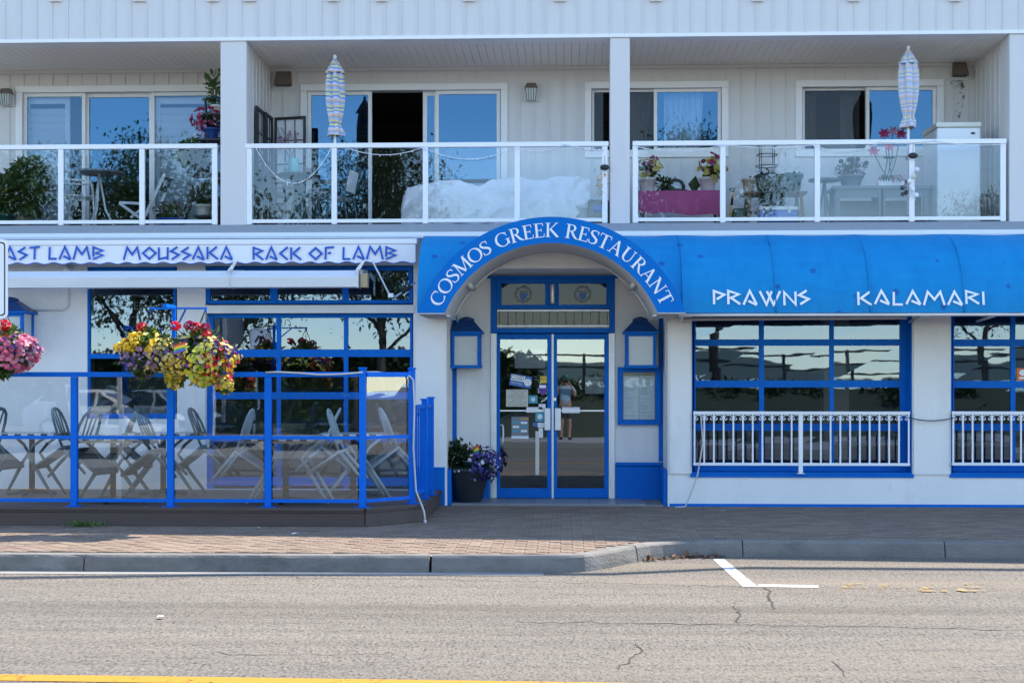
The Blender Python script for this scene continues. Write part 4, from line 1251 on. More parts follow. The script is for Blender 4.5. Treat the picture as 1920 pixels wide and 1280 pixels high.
m.box(x0, x0+f, MY-.06, MY+.019, z0, z1); m.box(x1-f, x1, MY-.06, MY+.019, z0, z1); m.box(x0+f, x1-f, MY-.059, MY+.019, z1-f, z1); m.box(x0+f, x1-f, MY-.059, MY+.019, z0, z0+f)
bevel(m.build("frame", "blue_trim", mc), .006)
MB().box(x0+f, x1-f, MY-.01, MY+.01, z0+f, z1-f).build("back_board", "tan_block", mc)
gx0, gx1, gz0, gz1 = x0+f+.004, x1-f-.004, z0+f+.004, z1-f-.05
for i in range(2):
    a = gx0 + (gx1-gx0)*i/2 + .004; b = gx0 + (gx1-gx0)*(i+1)/2 - .004
    MB().box(a, b, MY-.016, MY-.0105, gz0, gz1).build("menu_page", "paper", mc)
    r = random.Random(i); zz = gz1 - .03; ln = MB(); 
    while zz > gz0 + .03:
        if r.random() < .82:
            wd = (b-a)*r.uniform(.35, .8); ln.box(a+.012, a+.012+wd, MY-.0175, MY-.0162, zz-.0014, zz+.0014)
        if r.random() < .15: zz -= .02
        zz -= .0145
    ln.build("print_lines", "print_grey", mc, kind="stuff")
text_mesh("letter", "Dinner", .062, ((x0+x1)/2, MY-.0125, z1-f-.025), "sticker_teal", mc)
MB().poly([(x0+f, MY-.045, z0+f), (x1-f, MY-.045, z0+f), (x1-f, MY-.045, z1-f), (x0+f, MY-.045, z1-f)]).build("glass_cover", "glass_balcony", mc)
def bulkhead(label, px, py, Y=BB):
    c = P(px, py, Y-.08); t = thing("wall_lamp", label, "lamp", (c.x, Y, c.z-.13), "balcony wall lamps")
    x, z = c.x, c.z
    bevel(MB().box(x-.105, x+.105, Y-.03, Y-.0145, z-.12, z+.12).build("backplate", "siding", t), .004)
    MB().add([(x-.095, Y-.15, z+.045), (x+.095, Y-.15, z+.045), (x+.095, Y-.031, z+.045), (x-.095, Y-.031, z+.045), (x-.06, Y-.10, z+.125), (x+.06, Y-.10, z+.125), (x+.06, Y-.031, z+.125), (x-.06, Y-.031, z+.125)],
             [(0,3,2,1),(4,5,6,7),(0,1,5,4),(1,2,6,5),(2,3,7,6),(3,0,4,7)]).build("hood", "brown_vent", t)
    MB().add([(x-.07, Y-.12, z-.11), (x+.07, Y-.12, z-.11), (x+.07, Y-.031, z-.11), (x-.07, Y-.031, z-.11), (x-.088, Y-.14, z+.0445), (x+.088, Y-.14, z+.0445), (x+.088, Y-.031, z+.0445), (x-.088, Y-.031, z+.0445)],
             [(0,3,2,1),(4,5,6,7),(0,1,5,4),(1,2,6,5),(2,3,7,6),(3,0,4,7)]).build("lens", "lamp_glass", t)
    m = MB()
    for i in (-2, -1, 0, 1, 2): m.bar((x+i*.03, Y-.122, z-.11), (x+i*.038, Y-.144, z+.045), .006, .006)
    m.build("lens_ribs", "dark_metal", t)
bulkhead("dark hooded wall lamp on siding right of the white sliding door", 996, 173)
bulkhead("dark hooded wall lamp on siding at the far left balcony edge", 11, 183)
def vent(label, px0, px1, py0, py1):
    x0, x1, z0, z1 = R4(px0, px1, py0, py1, BB-.1); t = thing("vent_hood", label, "vent", ((x0+x1)/2, BB, z0), "brown exhaust vents")
    MB().box(x0-.03, x1+.03, BB-.028, BB-.0145, z0-.05, z1+.03).build("flange", "siding", t)
    MB().add([(x0, BB-.16, z0), (x1, BB-.16, z0), (x1, BB-.029, z0), (x0, BB-.029, z0), (x0+.01, BB-.06, z1), (x1-.01, BB-.06, z1), (x1-.01, BB-.029, z1), (x0+.01, BB-.029, z1)],
             [(4,5,6,7),(0,1,5,4),(1,2,6,5),(2,3,7,6),(3,0,4,7)]).build("hood", "brown_vent", t)
    MB().box(x0+.02, x1-.02, BB-.15, BB-.03, z0-.006, z0+.002).build("flap", "dark_metal", t)
vent("brown exhaust vent above the folding screen", 515, 546, 133, 160)
vent("brown sooty exhaust vent above the white freezer", 1787, 1815, 116, 142)
x0, x1, z0, z1 = R4(1779, 1812, 150, 225, BB)
MB().prism([(x0+.02, z1), (x1-.05, z1), (x1-.02, z1-.2), (x1-.1, z0), (x0+.06, z0+.1), (x0-.02, z1-.25)], BB-.0162, BB-.0156).build("soot_stain", "soot", bld)
def wire(name, label, pts, r, mt, cat="cable"):
    return tag(MB().tube(pts, r, 6).build(name, mt, None, True), label, cat)
def sagpts(p, q, sag, n=12):
    p = Vector(p); q = Vector(q)
    return [p.lerp(q, i/n) - Vector((0, 0, sag*4*(i/n)*(1-i/n))) for i in range(n+1)]
wire("cable", "dark cable slung across the pillar between the two window guards", sagpts(P(1703, 782, -.09), P(1788, 783, -.09), .04), .008, "cable_dark")
wire("cable", "thin cable hanging from the window guard down to the pavement", [P(1314, 780, -.09), P(1318, 830, -.1), P(1308, 890, -.1), P(1301, 910, -.1), P(1290, 938, -.12), Vector((P(1284, 945, -.15).x, -.2, .012)), Vector((P(1265, 945, -.15).x, -.25, .01))], .009, "cable")
wire("conduit_pipe", "thin white conduit bent along wall beside the far left lantern", [P(128, 500, -.02), P(128, 570, -.02), P(124, 578, -.02), P(116, 581, -.02), P(60, 581, -.02)], .014, "siding", "pipe")
c = P(126, 504, -.06); cm = thing("security_camera", "small white dome camera under the valance at far left", "camera", (c.x, -.0, c.z))
MB().tube([(c.x, -.001, c.z), (c.x, -.04, c.z)], .06, 12).build("base", "trim_white", cm, True)
MB().ball((c.x, -.06, c.z-.02), .05, 12, 8).build("dome", "trim_white", cm, True)
MB().box(*R4(1671, 1680, 904, 918, -.03)[:2], -.012, -.0005, *R4(1671, 1680, 904, 918, -.03)[2:]).build("wall_cover", "stucco", bld)

# things on the door glass
SY = DY + .012
def flat(name, label, cat, px0, px1, py0, py1, mt, tilt=0, Y=SY):
    x0, x1, z0, z1 = R4(px0, px1, py0, py1, Y); c = Vector(((x0+x1)/2, Y, (z0+z1)/2))
    t = thing(name, label, cat, c); a, b = (x1-x0)/2, (z1-z0)/2; ct, st = cos(tilt), sin(tilt)
    MB().prism([(c.x+u*ct-v*st, c.z+u*st+v*ct) for u, v in ((-a, -b), (a, -b), (a, b), (-a, b))], Y-.002, Y+.002).build("sheet", mt, t)
    return t, c, a, b
t, c, a, b = flat("closed_sign", "tilted blue and white CLOSED sign with a clock on the left door", "sign", 956, 997, 703, 725, "sticker_blue", -.17)
MB().prism([(c.x+u*cos(-.17)-v*sin(-.17), c.z+u*sin(-.17)+v*cos(-.17)) for u, v in ((-a*.93, -b*.1), (a*.35, -b*.1), (a*.35, b*.86), (-a*.93, b*.86))], SY-.0045, SY-.003).build("white_field", "sign_white", t)
text_mesh("letter", "CLOSED", .085, (c.x-.045, SY-.0055, c.z+.04), "print_black", t, a*1.14, tilt=-.17)
text_mesh("letter", "Please Call Again", .035, (c.x-.055, SY-.0055, c.z-.03), "sign_white", t, a*1.0, tilt=-.17)
MB().tube([(c.x+.095, SY-.004, c.z-.02), (c.x+.095, SY-.006, c.z-.02)], .05, 18).build("clock_face", "sign_white", t)
MB().bar((c.x+.095, SY-.007, c.z-.02), (c.x+.095, SY-.007, c.z+.02), .006, .002).build("clock_hand", "red", t); MB().bar((c.x+.095, SY-.0075, c.z-.02), (c.x+.115, SY-.0075, c.z-.045), .006, .002).build("clock_hand", "red", t)
t, c, a, b = flat("paper_notice", "cream handwritten closing notice taped below the CLOSED sign", "notice", 949, 990, 730, 762, "paper_cream")
for i, s in enumerate(("COSMOS WILL BE", "CLOSED ON", "FRIDAY JUNE 23", "DUE TO FAMILY", "MATTER", "SORRY FOR THE", "INCONVENIENCE")):
    text_mesh("letter", s, .034, (c.x, SY-.0035, c.z + b*.82 - i*b*.27), "print_grey", t, a*1.7 if len(s) > 9 else None)
t, c, a, b = flat("round_sticker", "small round yellow sticker on the left door", "sticker", 1013, 1025, 705, 718, "sticker_yellow")
text_mesh("letter", "BEST", .04, (c.x, SY-.0035, c.z+.01), "red", t)
x0, x1, z0, z1 = R4(1010, 1025, 719, 741, SY); c = Vector(((x0+x1)/2, SY, (z0+z1)/2))
t = thing("shield_sticker", "dark purple shield sticker below the yellow sticker", "sticker", c)
MB().prism([(c.x-.055, c.z+.07), (c.x-.055, c.z-.01), (c.x-.03, c.z-.055), (c.x, c.z-.08), (c.x+.03, c.z-.055), (c.x+.055, c.z-.01), (c.x+.055, c.z+.07)], SY-.002, SY+.002).build("sheet", "violet", t)
MB().box(c.x-.045, c.x+.045, SY-.004, SY-.0025, c.z+.02, c.z+.06).build("white_field", "sign_white", t)
for i, (lab, q, mt_) in enumerate((("teal square sticker beside the paper notice", (991, 1008, 741, 756), "sticker_teal"), ("pale square sticker above the left door push bar", (1010, 1023, 757, 767), "paper"),
        ("teal square sticker with an owl-like face just below the push bar", (1004, 1021, 772, 790), "sticker_teal"), ("long white strip sticker along the left push bar", (987, 1017, 763, 773), "paper"),
        ("small blue card sticker low on the left door", (999, 1007, 792, 799), "sticker_blue"), ("white card sticker right of the small blue card", (1008, 1021, 792, 801), "paper"),
        ("narrow pale sticker strip at the left door bottom stile", (1010, 1018, 802, 820), "paper"), ("long pale paper strip near the left door foot", (1004, 1011, 808, 890), "paper_cream"),
        ("white paper strip along the right push bar", (1054, 1087, 763, 774), "paper"), ("white sheet taped on the right door", (1097, 1136, 706, 738), "paper"),
        ("white sheet taped high on the left door", (965, 1022, 655, 690), "paper"))):
    t, c, a, b = flat("sticker" if i < 7 else "paper_sheet", lab, "sticker" if i < 7 else "paper", *q, mt_, Y=(DY+.05 if i >= 9 else SY+.001*(i % 2)))
    if i in (0, 2): MB().tube([(c.x, c.y-.002, c.z), (c.x, c.y-.004, c.z)], b*.55, 14).build("emblem", "paper", t)
t, c, a, b = flat("poster", "dark photo poster with a rainbow stripe on the left door", "poster", 959, 991, 781, 822, "print_grey")
for i, mt_ in enumerate(("red", "orange", "yellow", "green_stripe", "sticker_blue", "violet")):
    MB().box(c.x+a*.2, c.x+a*.95, SY-.004, SY-.0025, c.z+b*(.92-i*.06)-b*.05, c.z+b*(.92-i*.06)).build("rainbow_stripe", mt_, t)
for i in range(3):
    for j in range(2):
        MB().box(c.x-a*.85+j*a*.95, c.x-a*.1+j*a*.95, SY-.004, SY-.0025, c.z+b*(.35-i*.38), c.z+b*(.35-i*.38)+b*.22).build("photo", "paper" if (i+j) % 2 else "sticker_teal", t)
MB().box(c.x-a, c.x+a, SY-.004, SY-.0025, c.z-b, c.z-b*.75).build("white_field", "paper", t)
t, c, a, b = flat("orange_sign", "orange square sticker with a white emblem in the far right window", "sticker", 1906, 1930, 690, 713, "orange_sign", Y=YR-.012)
MB().ball((c.x-.0, c.y-.0035, c.z+.02), .05, 12, 6, 1, .02, .8).build("emblem", "sign_white", t); MB().box(c.x-.05, c.x+.05, c.y-.0045, c.y-.003, c.z-.06, c.z-.035).build("emblem", "sign_white", t)
# neon sign behind the left window
nc = P(250, 574, .2)
t = thing("open_neon_sign", "unlit oval neon OPEN sign behind the left window", "sign", nc)
MB().tube([nc + Vector((.24*cos(i*pi/20), 0, .14*sin(i*pi/20))) for i in range(40)], .008, 6, True).build("oval_tube", "lamp_glass", t)
text_mesh("letter", "OPEN", .15, (nc.x, .195, nc.z), "lamp_glass", t, .33)

# ================================================================== DECK, RAILING, TABLES, CHAIRS
DKZ = .2
dk = thing("patio_deck", "low dark brown timber patio deck with a cut corner in front of left windows", "deck", (X(300, -1.3), -1.3, 0))
DY0 = -2.62
xc0 = X(682, DY0); cA = (xc0, DY0); cB = (X(792, -2.0), -2.02); cC = (X(822, -.06), -.05)
xw = -12.0
def deck_x_at(y):
    if y <= cB[1]: return cA[0] + (cB[0]-cA[0])*(y-cA[1])/(cB[1]-cA[1])
    return cB[0] + (cC[0]-cB[0])*(y-cB[1])/(cC[1]-cB[1])
y = DY0; i = 0
while y < -.06:
    y2 = min(y + .134, -.05)
    MB().slab([(xw, y), (deck_x_at(y), y), (deck_x_at(y2), y2), (xw, y2)], DKZ-.03, DKZ + rng.uniform(0, .002)).build("deck_board", "deck_board", dk)
    y += .14
MB().slab([(xw, DY0+.06), (cA[0]-.03, DY0+.06), (cB[0]-.06, cB[1]+.03), (cC[0]-.06, -.05), (xw, -.05)], .0, DKZ-.035).build("deck_frame", "dark_metal", dk)
for (z0, z1, off) in ((.003, .145, 0), (.15, .172, -.004), (.175, DKZ+.004, -.02)):
    MB().slab([(xw, DY0-.03+off), (cA[0]+.012, DY0-.03+off), (cA[0], DY0), (xw, DY0)], z0, z1).build("fascia_board", "deck_wood", dk)
    nA = Vector((cB[1]-cA[1], -(cB[0]-cA[0]), 0)).normalized()*(.03-off)
    MB().slab([(cA[0]+nA.x+.0005, cA[1]+nA.y), (cB[0]+nA.x, cB[1]+nA.y), cB, (cA[0]+.0005, cA[1])], z0, z1).build("fascia_board", "deck_wood", dk)
    nB = Vector((cC[1]-cB[1], -(cC[0]-cB[0]), 0)).normalized()*(.03-off)
    MB().slab([(cB[0]+nB.x, cB[1]+nB.y), (cC[0]+nB.x, cC[1]+nB.y), cC, cB], z0, z1).build("fascia_board", "deck_wood", dk)
# blue glazed railing
RY = -2.55
br = thing("patio_railing", "bright blue steel patio railing glazed with clear panels around the deck", "railing", (X(400, RY), RY, DKZ))
posts = [(X(p, RY), RY) for p in (-220, -40, 139.5, 320, 503, 680)]
pB = (X(772, -2.08), -2.05)
allp = posts + [pB]
ztop = Z(697, RY, 400); zmid = Z(820, RY, 400); zbot = Z(938, RY, 400)
for i, (x, y) in enumerate(allp):
    tall = i >= 5
    p = bevel(MB().box(x-.036, x+.036, y-.036, y+.036, DKZ+.012, ztop + (.03 if tall else -.056)).build("post", "blue_rail", br), .006)
    MB().box(x-.085, x+.085, y-.06, y+.06, DKZ+.004, DKZ+.0115).build("foot_plate", "blue_rail", p)
    if tall: bevel(MB().box(x-.046, x+.046, y-.046, y+.046, ztop+.0305, ztop+.05).build("post_cap", "blue_rail", p), .008)
for a, b in zip(allp, allp[1:]):
    A = Vector((*a, 0)); B = Vector((*b, 0)); d = (B-A).normalized(); off = d*.0365
    lift = .002 if b == pB else 0
    MB().bar(A+Vector((0, 0, ztop-.028))+(off if b == pB else Vector()), B+Vector((0, 0, ztop-.028))-(off if b == pB or b == posts[-1] else Vector()), .075, .054).build("top_rail", "blue_rail", br)
    for zz in (zmid, zbot):
        MB().bar(A+off+Vector((0, 0, zz)), B-off+Vector((0, 0, zz)), .045, .036).build("rail", "blue_rail", br)
    A2, B2 = A + d*.055, B - d*.055
    for lo, hi in ((zbot+.0185, zmid-.0185), (zmid+.0185, ztop-.056)):
        dy = [Vector((0, rng.gauss(0, .0015), 0)) for _ in range(4)]
        MB().poly([A2+Vector((0, 0, lo))+dy[0], B2+Vector((0, 0, lo))+dy[1], B2+Vector((0, 0, hi))+dy[2], A2+Vector((0, 0, hi))+dy[3]]).build("glass_panel", "glass_deck", br)
# low picket return beside the steps
gt_ = thing("picket_gate", "low blue picket gate section on the deck's right end", "gate", (X(797, -1.4), -1.4, DKZ))
gA = Vector((X(776, -1.9), -1.85, 0)); gB = Vector((X(796, -1.35), -1.35, 0)); gC = Vector((X(808, -.85), -.85, 0))
zg = Z(757, -1.6, 795)
for p_, hh in ((gB, zg+.04), (gC, zg+.055)):
    bevel(MB().box(p_.x-.035, p_.x+.035, p_.y-.035, p_.y+.035, DKZ+.01, hh).build("post", "blue_rail", gt_), .005)
    MB().box(p_.x-.045, p_.x+.045, p_.y-.045, p_.y+.045, hh+.0005, hh+.02).build("post_cap", "blue_rail", gt_)
    MB().box(p_.x-.075, p_.x+.075, p_.y-.06, p_.y+.06, DKZ+.004, DKZ+.0095).build("foot_plate", "blue_rail", gt_)
for a, b in ((gA, gB), (gB, gC)):
    d = (b-a).normalized()*.036
    for zz in (zg-.03, DKZ+.11): MB().bar(a+d*1+Vector((0, 0, zz)), b-d+Vector((0, 0, zz)), .04, .045).build("rail", "blue_rail", gt_)
    for k in range(1, 5):
        q = a.lerp(b, k/5); MB().box(q.x-.01, q.x+.01, q.y-.01, q.y+.01, DKZ+.133, zg-.053).build("picket", "blue_rail", gt_)
c = gB + Vector((-.05, -.05, 0)); MB().box(c.x-.03, c.x+.02, c.y-.02, c.y+.02, zg-.15, zg-.11).build("latch", "dark_metal", gt_)
wire("extension_cable", "pale extension cable lying along the blue top rail and down the corner post", [P(498, 698, RY-.05), P(520, 697, RY-.055), P(560, 699, RY-.055), P(600, 702, RY-.055), P(640, 701, RY-.055), P(676, 698, RY-.06), P(705, 697, -2.36), P(740, 702, -2.2), P(768, 705, -2.12), P(775, 712, -2.11), P(777, 760, -2.11), P(775, 840, -2.11), P(780, 920, -2.11), P(790, 945, -2.13), P(795, 958, -2.18), P(797, 973, -2.22)], .011, "cable")
c = P(797, 974, -2.22); tag(MB().tube([c, c+Vector((.0, .0, -.05))], [.018, .014], 8).build("cable_plug", "cable", None, True), "white plug hanging at the end of the extension cable", "plug")

def make_table():
    t = thing("cafe_table", "", "table")
    tp = MB().box(-.4, .4, -.36, .36, .722, .765); bevel(tp.build("table_top", "checker", t), .006)
    MB().box(-.37, .37, -.33, .33, .70, .7215).build("apron", "tan_block", t)
    MB().tube([(0, 0, .06), (0, 0, .699)], .035, 12).build("pedestal", "dark_metal", t, True)
    for a in (0, pi/2):
        c_, s_ = cos(a), sin(a)
        MB().tube([(-.3*c_, -.3*s_, .022), (-.1*c_, -.1*s_, .045 + .002*a), (.1*c_, .1*s_, .045 + .002*a), (.3*c_, .3*s_, .022)], .024, 8).build("base_foot", "dark_metal", t, True)
    return t
def make_chair(mt):
    t = thing("patio_chair", "", "chair")
    def seat(u, v):
        x = (u-.5)*.44; y = -.45 + .45*v
        return (x, y, .425 + .02*(abs(u-.5)*2)**2 - .015*sin(pi*v) + .012*(v > .95))
    m = MB(); m.grid(seat, 8, 8); m.grid(lambda u, v: (seat(1-u, v)[0], seat(1-u, v)[1], seat(1-u, v)[2]-.025), 8, 8)
    m.tube([(-.22, -.44, .425), (-.22, 0, .425)], .018, 6); m.tube([(.22, -.44, .425), (.22, 0, .425)], .018, 6); m.tube([(-.22, 0, .42), (.22, 0, .42)], .02, 6); m.tube([(-.22, -.44, .42), (.22, -.44, .42)], .02, 6)
    m.build("seat", mt, t, True)
    loop = [(-.20, -.43, .43), (-.205, -.47, .58), (-.20, -.515, .72), (-.165, -.545, .83), (-.10, -.56, .885), (0, -.565, .905), (.10, -.56, .885), (.165, -.545, .83), (.20, -.515, .72), (.205, -.47, .58), (.20, -.43, .43)]
    MB().tube(loop, .022, 8, False, .7).build("back_frame", mt, t, True)
    MB().tube([(-.17, -.455, .53), (.17, -.455, .53)], .02, 6).build("back_rail", mt, t, True)
    for x in (-.085, 0, .085):
        MB().tube([(x*.8, -.455, .53), (x, -.51, .72), (x*1.1, -.555, .885 - abs(x)*.25)], .011, 6).build("back_slat", mt, t, True)
    for sx in (-1, 1):
        MB().tube([(sx*.20, -.02, .42), (sx*.215, -.008, .2), (sx*.225, 0, .0)], [.025, .021, .016], 8).build("leg", mt, t, True)
        MB().tube([(sx*.20, -.43, .42), (sx*.215, -.46, .2), (sx*.225, -.48, .0)], [.025, .021, .016], 8).build("leg", mt, t, True)
        MB().tube([(sx*.205, -.46, .60), (sx*.235, -.36, .645), (sx*.235, -.16, .64), (sx*.22, -.03, .60), (sx*.205, -.03, .43)], .019, 6).build("arm", mt, t, True)
    return t
table0 = make_table(); chairg = make_chair("chair_green"); chairw = make_chair("chair_grey")
used = set()
def place(proto, loc, rot, label, group):
    if id(proto) in used: o = copy_tree(proto)
    else: used.add(id(proto)); o = proto
    o.location = loc; o.rotation_euler = rot; o["label"] = label; o["group"] = group
    return o
tabs = [(60, -1.0, "checked cafe table at far left end of deck", (8, 100)), (212, -1.95, "checked cafe table behind the second railing bay, nearest the glass", (176, 268)), (306, -.95, "checked cafe table against wall below the left window", (250, 362)),
        (536, -1.95, "checked cafe table behind the fourth railing bay, nearest the glass", (486, 604)), (662, -1.0, "checked cafe table behind the corner post at deck's right end", (628, 712))]
names = ["far left", "front-left", "under-window", "front-right", "right end"]
for i, (px, Yt, lab, (la, lb)) in enumerate(tabs):
    place(table0, (X(px, Yt), Yt, DKZ+.003), (0, 0, rng.gauss(0, .04)), lab, "checked cafe tables on the deck")
    for s, lp in ((1, la), (-1, lb)):
        dark = i < 3
        o = place(chairg if dark else chairw, (X(lp, Yt)-s*.10, Yt + rng.gauss(0, .06), DKZ+.006), (radians(-37 + rng.gauss(0, 2)), 0, -s*pi/2 + rng.gauss(0, .18)),
                  "%s plastic chair tipped against the %s table from its %s side" % ("dark grey-green" if dark else "light grey", ["far left", "second bay", "under-window", "fourth bay", "right end"][i], "left" if s > 0 else "right"), "tipped plastic patio chairs")

# ================================================================== HANGING BASKETS
def arm_post(label, px, pl, pr, ya):
    Yp = RY; x = X(px, Yp); t = thing("basket_hanger", label, "hanger", (x, Yp, ztop), "basket hangers")
    za = Z(ya, RY-.32, px)
    bevel(MB().box(x-.02, x+.02, Yp-.02, Yp+.02, ztop+.0005, za-.0225).build("post", "blue_rail", t), .004)
    MB().bar((x, Yp+.02, za), (x, RY-.36, za), .04, .04).build("stub", "blue_rail", t)
    xl, xr = X(pl, RY-.32), X(pr, RY-.32)
    MB().box(xl, xr, RY-.345, RY-.305, za-.0405, za-.0205).build("arm", "blue_rail", t)
    MB().bar((x+.02, Yp-.021, za-.26), (x+.22, RY-.32, za-.042), .016, .016, (0, 1, 0)).build("brace", "blue_rail", t)
    for q in (xl+.012, xr-.012): MB().tube([(q, RY-.325, za-.041), (q, RY-.325, za-.075)], .012, 6).build("hook", "blue_rail", t)
    return za
za = arm_post("blue double-armed basket hanger rising from the third rail post", 326, 281, 388, 573)
zb_ = arm_post("blue double-armed basket hanger at the left frame edge", -40, -85, 14, 577)
def basket(label, cx, cy, rx, ry, hook_px, hook_z, mixes, seed, red=()):
    Yb = RY-.42; r = random.Random(seed); c = P(cx, cy, Yb); sc = FPX/(DIST+Yb)
    a, b = rx/sc, ry/sc
    t = thing("flower_basket", label, "flower basket", (c.x, Yb, c.z-b), "hanging flower baskets")
    MB().lathe([(a*.30, -b*.5), (a*.45, -b*.1), (a*.52, b*.25)], c, 20).build("pot", "pot_dark", t, True)
    hk = Vector((X(hook_px, RY-.325), RY-.325, hook_z-.045))
    m = MB()
    for k in range(3):
        an = 2*pi*k/3+.4; m.tube([hk, c+Vector((a*.5*cos(an), a*.5*sin(an), b*.25))], .005, 5)
    m.build("hanger_wires", "dark_metal", t)
    lobes = [(c, (a*.92, a*.8, b*.86)), (c, (a*.92, a*.8, b*.86)), (c, (a*.92, a*.8, b*.86)), (c, (a*.92, a*.8, b*.86))]
    for k in range(7):
        an = 2*pi*k/7 + r.random()
        lobes.append((c + Vector((a*.62*cos(an), a*.5*sin(an), b*r.uniform(-.5, .35))), (a*r.uniform(.4, .58), a*.45, b*r.uniform(.4, .6))))
    for k in range(4):
        lobes.append((c + Vector((a*r.uniform(-.8, .8), -a*.3, -b*r.uniform(.6, .9))), (a*.2, a*.17, b*.28)))
    f = MB()
    for q, rd_ in lobes: f.leaves(q, tuple(v*.96 for v in rd_), 360 if q is c else 200, .06, r, .3)
    f.leaves(c+Vector((0, 0, b*.55)), (a*.7, a*.55, b*.5), 420, .085, r, .25)
    f.build("foliage", "leaf_mid", t, kind="stuff")
    for (mt_, n, rad, filt) in mixes:
        m = MB(); n = int(n*2.3); tries = 0
        while n > 0 and tries < 16000:
            tries += 1
            q, rd_ = lobes[r.randrange(len(lobes))]
            d = Vector((r.gauss(0, 1), r.gauss(0, 1)-.35, r.gauss(0, 1)+.15)).normalized()
            p_ = q + Vector((d.x*rd_[0], d.y*rd_[1], d.z*rd_[2]))*(.9+.22*r.random())
            rel = Vector(((p_.x-c.x)/a, (p_.y-c.y)/a, (p_.z-c.z)/b))
            if (rel.x**2 + rel.y**2 + rel.z**2) < .5: continue
            if filt and not filt(rel.normalized()): continue
            if noise.noise(p_*7 + Vector((len(mt_), 0, 0))) < -.12: continue
            m.blossom(p_, d + Vector((r.gauss(0, .4), r.gauss(0, .4)-.2, r.gauss(0, .4)+.2)), rad*(.7+.6*r.random())); n -= 1
        m.build("blossoms", mt_, t, True, kind="stuff")
    for (px, py, n, rr, mt_) in red:
        q = P(px, py, Yb-.05-.1*r.random()); m = MB()
        m.blossoms(q, (rr, rr, rr*.8), n, .024, r); m.build("geranium_head", mt_, t, True, kind="stuff")
        MB().tube([q-Vector((0, 0, rr*.3)), c+Vector((0, 0, b*.3))], .005, 5).build("stem", "leaf_mid", t)
    return t
U = lambda d: d.z > -.2
basket("hanging basket of yellow and mauve flowers left of the hanger post", 277, 661, 58, 44, 284, za,
       [("flower_yellow", 190, .021, lambda d: d.z > .05 and d.x < .5), ("flower_mauve", 120, .021, lambda d: d.z < .25), ("flower_purple", 80, .021, lambda d: d.z < 0), ("flower_pale", 70, .02, lambda d: d.x > .1)], 11,
       [(265, 613, 26, .045, "flower_red")])
basket("large hanging basket of pale yellow, red and purple flowers right of the hanger post", 373, 673, 70, 55, 385, za,
       [("flower_pale", 250, .024, None), ("flower_yellow", 150, .022, lambda d: d.z < .1), ("flower_lime", 70, .024, lambda d: d.z < .5 and d.x > -.2 and d.x < .5), ("flower_purple", 70, .02, lambda d: d.z > -.3), ("flower_red", 60, .024, lambda d: d.x > .35), ("flower_blue", 30, .022, lambda d: d.x > .5 and d.z > 0)], 12,
       [(329, 610, 26, .045, "flower_red"), (368, 614, 34, .055, "flower_red"), (355, 610, 24, .045, "flower_crimson"), (388, 626, 24, .04, "flower_red"), (385, 613, 18, .035, "flower_crimson")])
basket("hanging basket of pink petunias cut off by the left frame edge", 12, 662, 56, 44, 10, zb_,
       [("flower_pink", 300, .026, None), ("flower_mauve", 60, .022, lambda d: d.x > .3), ("flower_red", 24, .024, lambda d: d.z > .3), ("flower_purple", 30, .02, lambda d: d.z > 0), ("flower_blue", 14, .022, lambda d: d.x > .4)], 13,
       [(8, 609, 34, .055, "flower_red")])
def rainbow_flag(label, px, py, Y, w_, h_):
    c = P(px, py, Y); t = thing("rainbow_flag", label, "flag", (c.x, Y, c.z-.15))
    MB().tube([(c.x-.02, Y, c.z-.15), (c.x, Y, c.z+h_*.9)], .004, 5).build("stick", "wood", t)
    for i, mt_ in enumerate(("red", "orange", "yellow", "green_stripe", "sticker_blue", "violet")):
        MB().grid(lambda u, v: (c.x + w_*u, Y - .02*sin(u*4), c.z + h_*(.85 - (i+v)/6) + .5*w_*u*.6), 5, 1).build("stripe", mt_, t)
rainbow_flag("tiny rainbow flag stuck in the large yellow flower basket", 326, 662, -3.42, .12, .10)

# ================================================================== FLOWER POT BY THE DOOR
PY_ = .32; c0 = P(878, 938, PY_)
fp = thing("flower_pot", "round dark pot of blue and white flowers left of the entrance doors", "potted plant", (c0.x, PY_, .02))
MB().lathe([(.17, 0), (.20, .06), (.26, .30), (.285, .40), (.29, .44), (.265, .44), (.25, .40), (.0, .39)], (c0.x, PY_, .03), 26, cap=False).build("pot", "pot_dark", fp, True)
r = random.Random(21); cc = Vector((c0.x+.01, PY_, .56))
f = MB(); f.leaves(cc, (.36, .32, .24), 900, .06, r, .3); f.leaves(cc+Vector((-.2, 0, .06)), (.22, .2, .22), 380, .075, r, .3); f.leaves(cc+Vector((.22, -.12, -.10)), (.2, .18, .18), 260, .05, r, .3)
f.build("foliage", "leaf_dark", fp, kind="stuff")
for mt_, n, fl in (("flower_blue", 130, lambda d: d.x > -.2 and d.z < .8 and d.y < .4), ("flower_white", 34, lambda d: d.y < .2 and d.z < .6), ("flower_purple", 60, lambda d: d.x > .1 and d.y < .4)):
    m = MB(); m.blossoms(cc+Vector((.1, -.05, -.04)), (.33, .30, .23), n, .022, r, fl); m.build("blossoms", mt_, fp, True, kind="stuff")
rainbow_flag("tiny rainbow flag in the flower pot by the doors", 888, 852, .12, .07, .12)

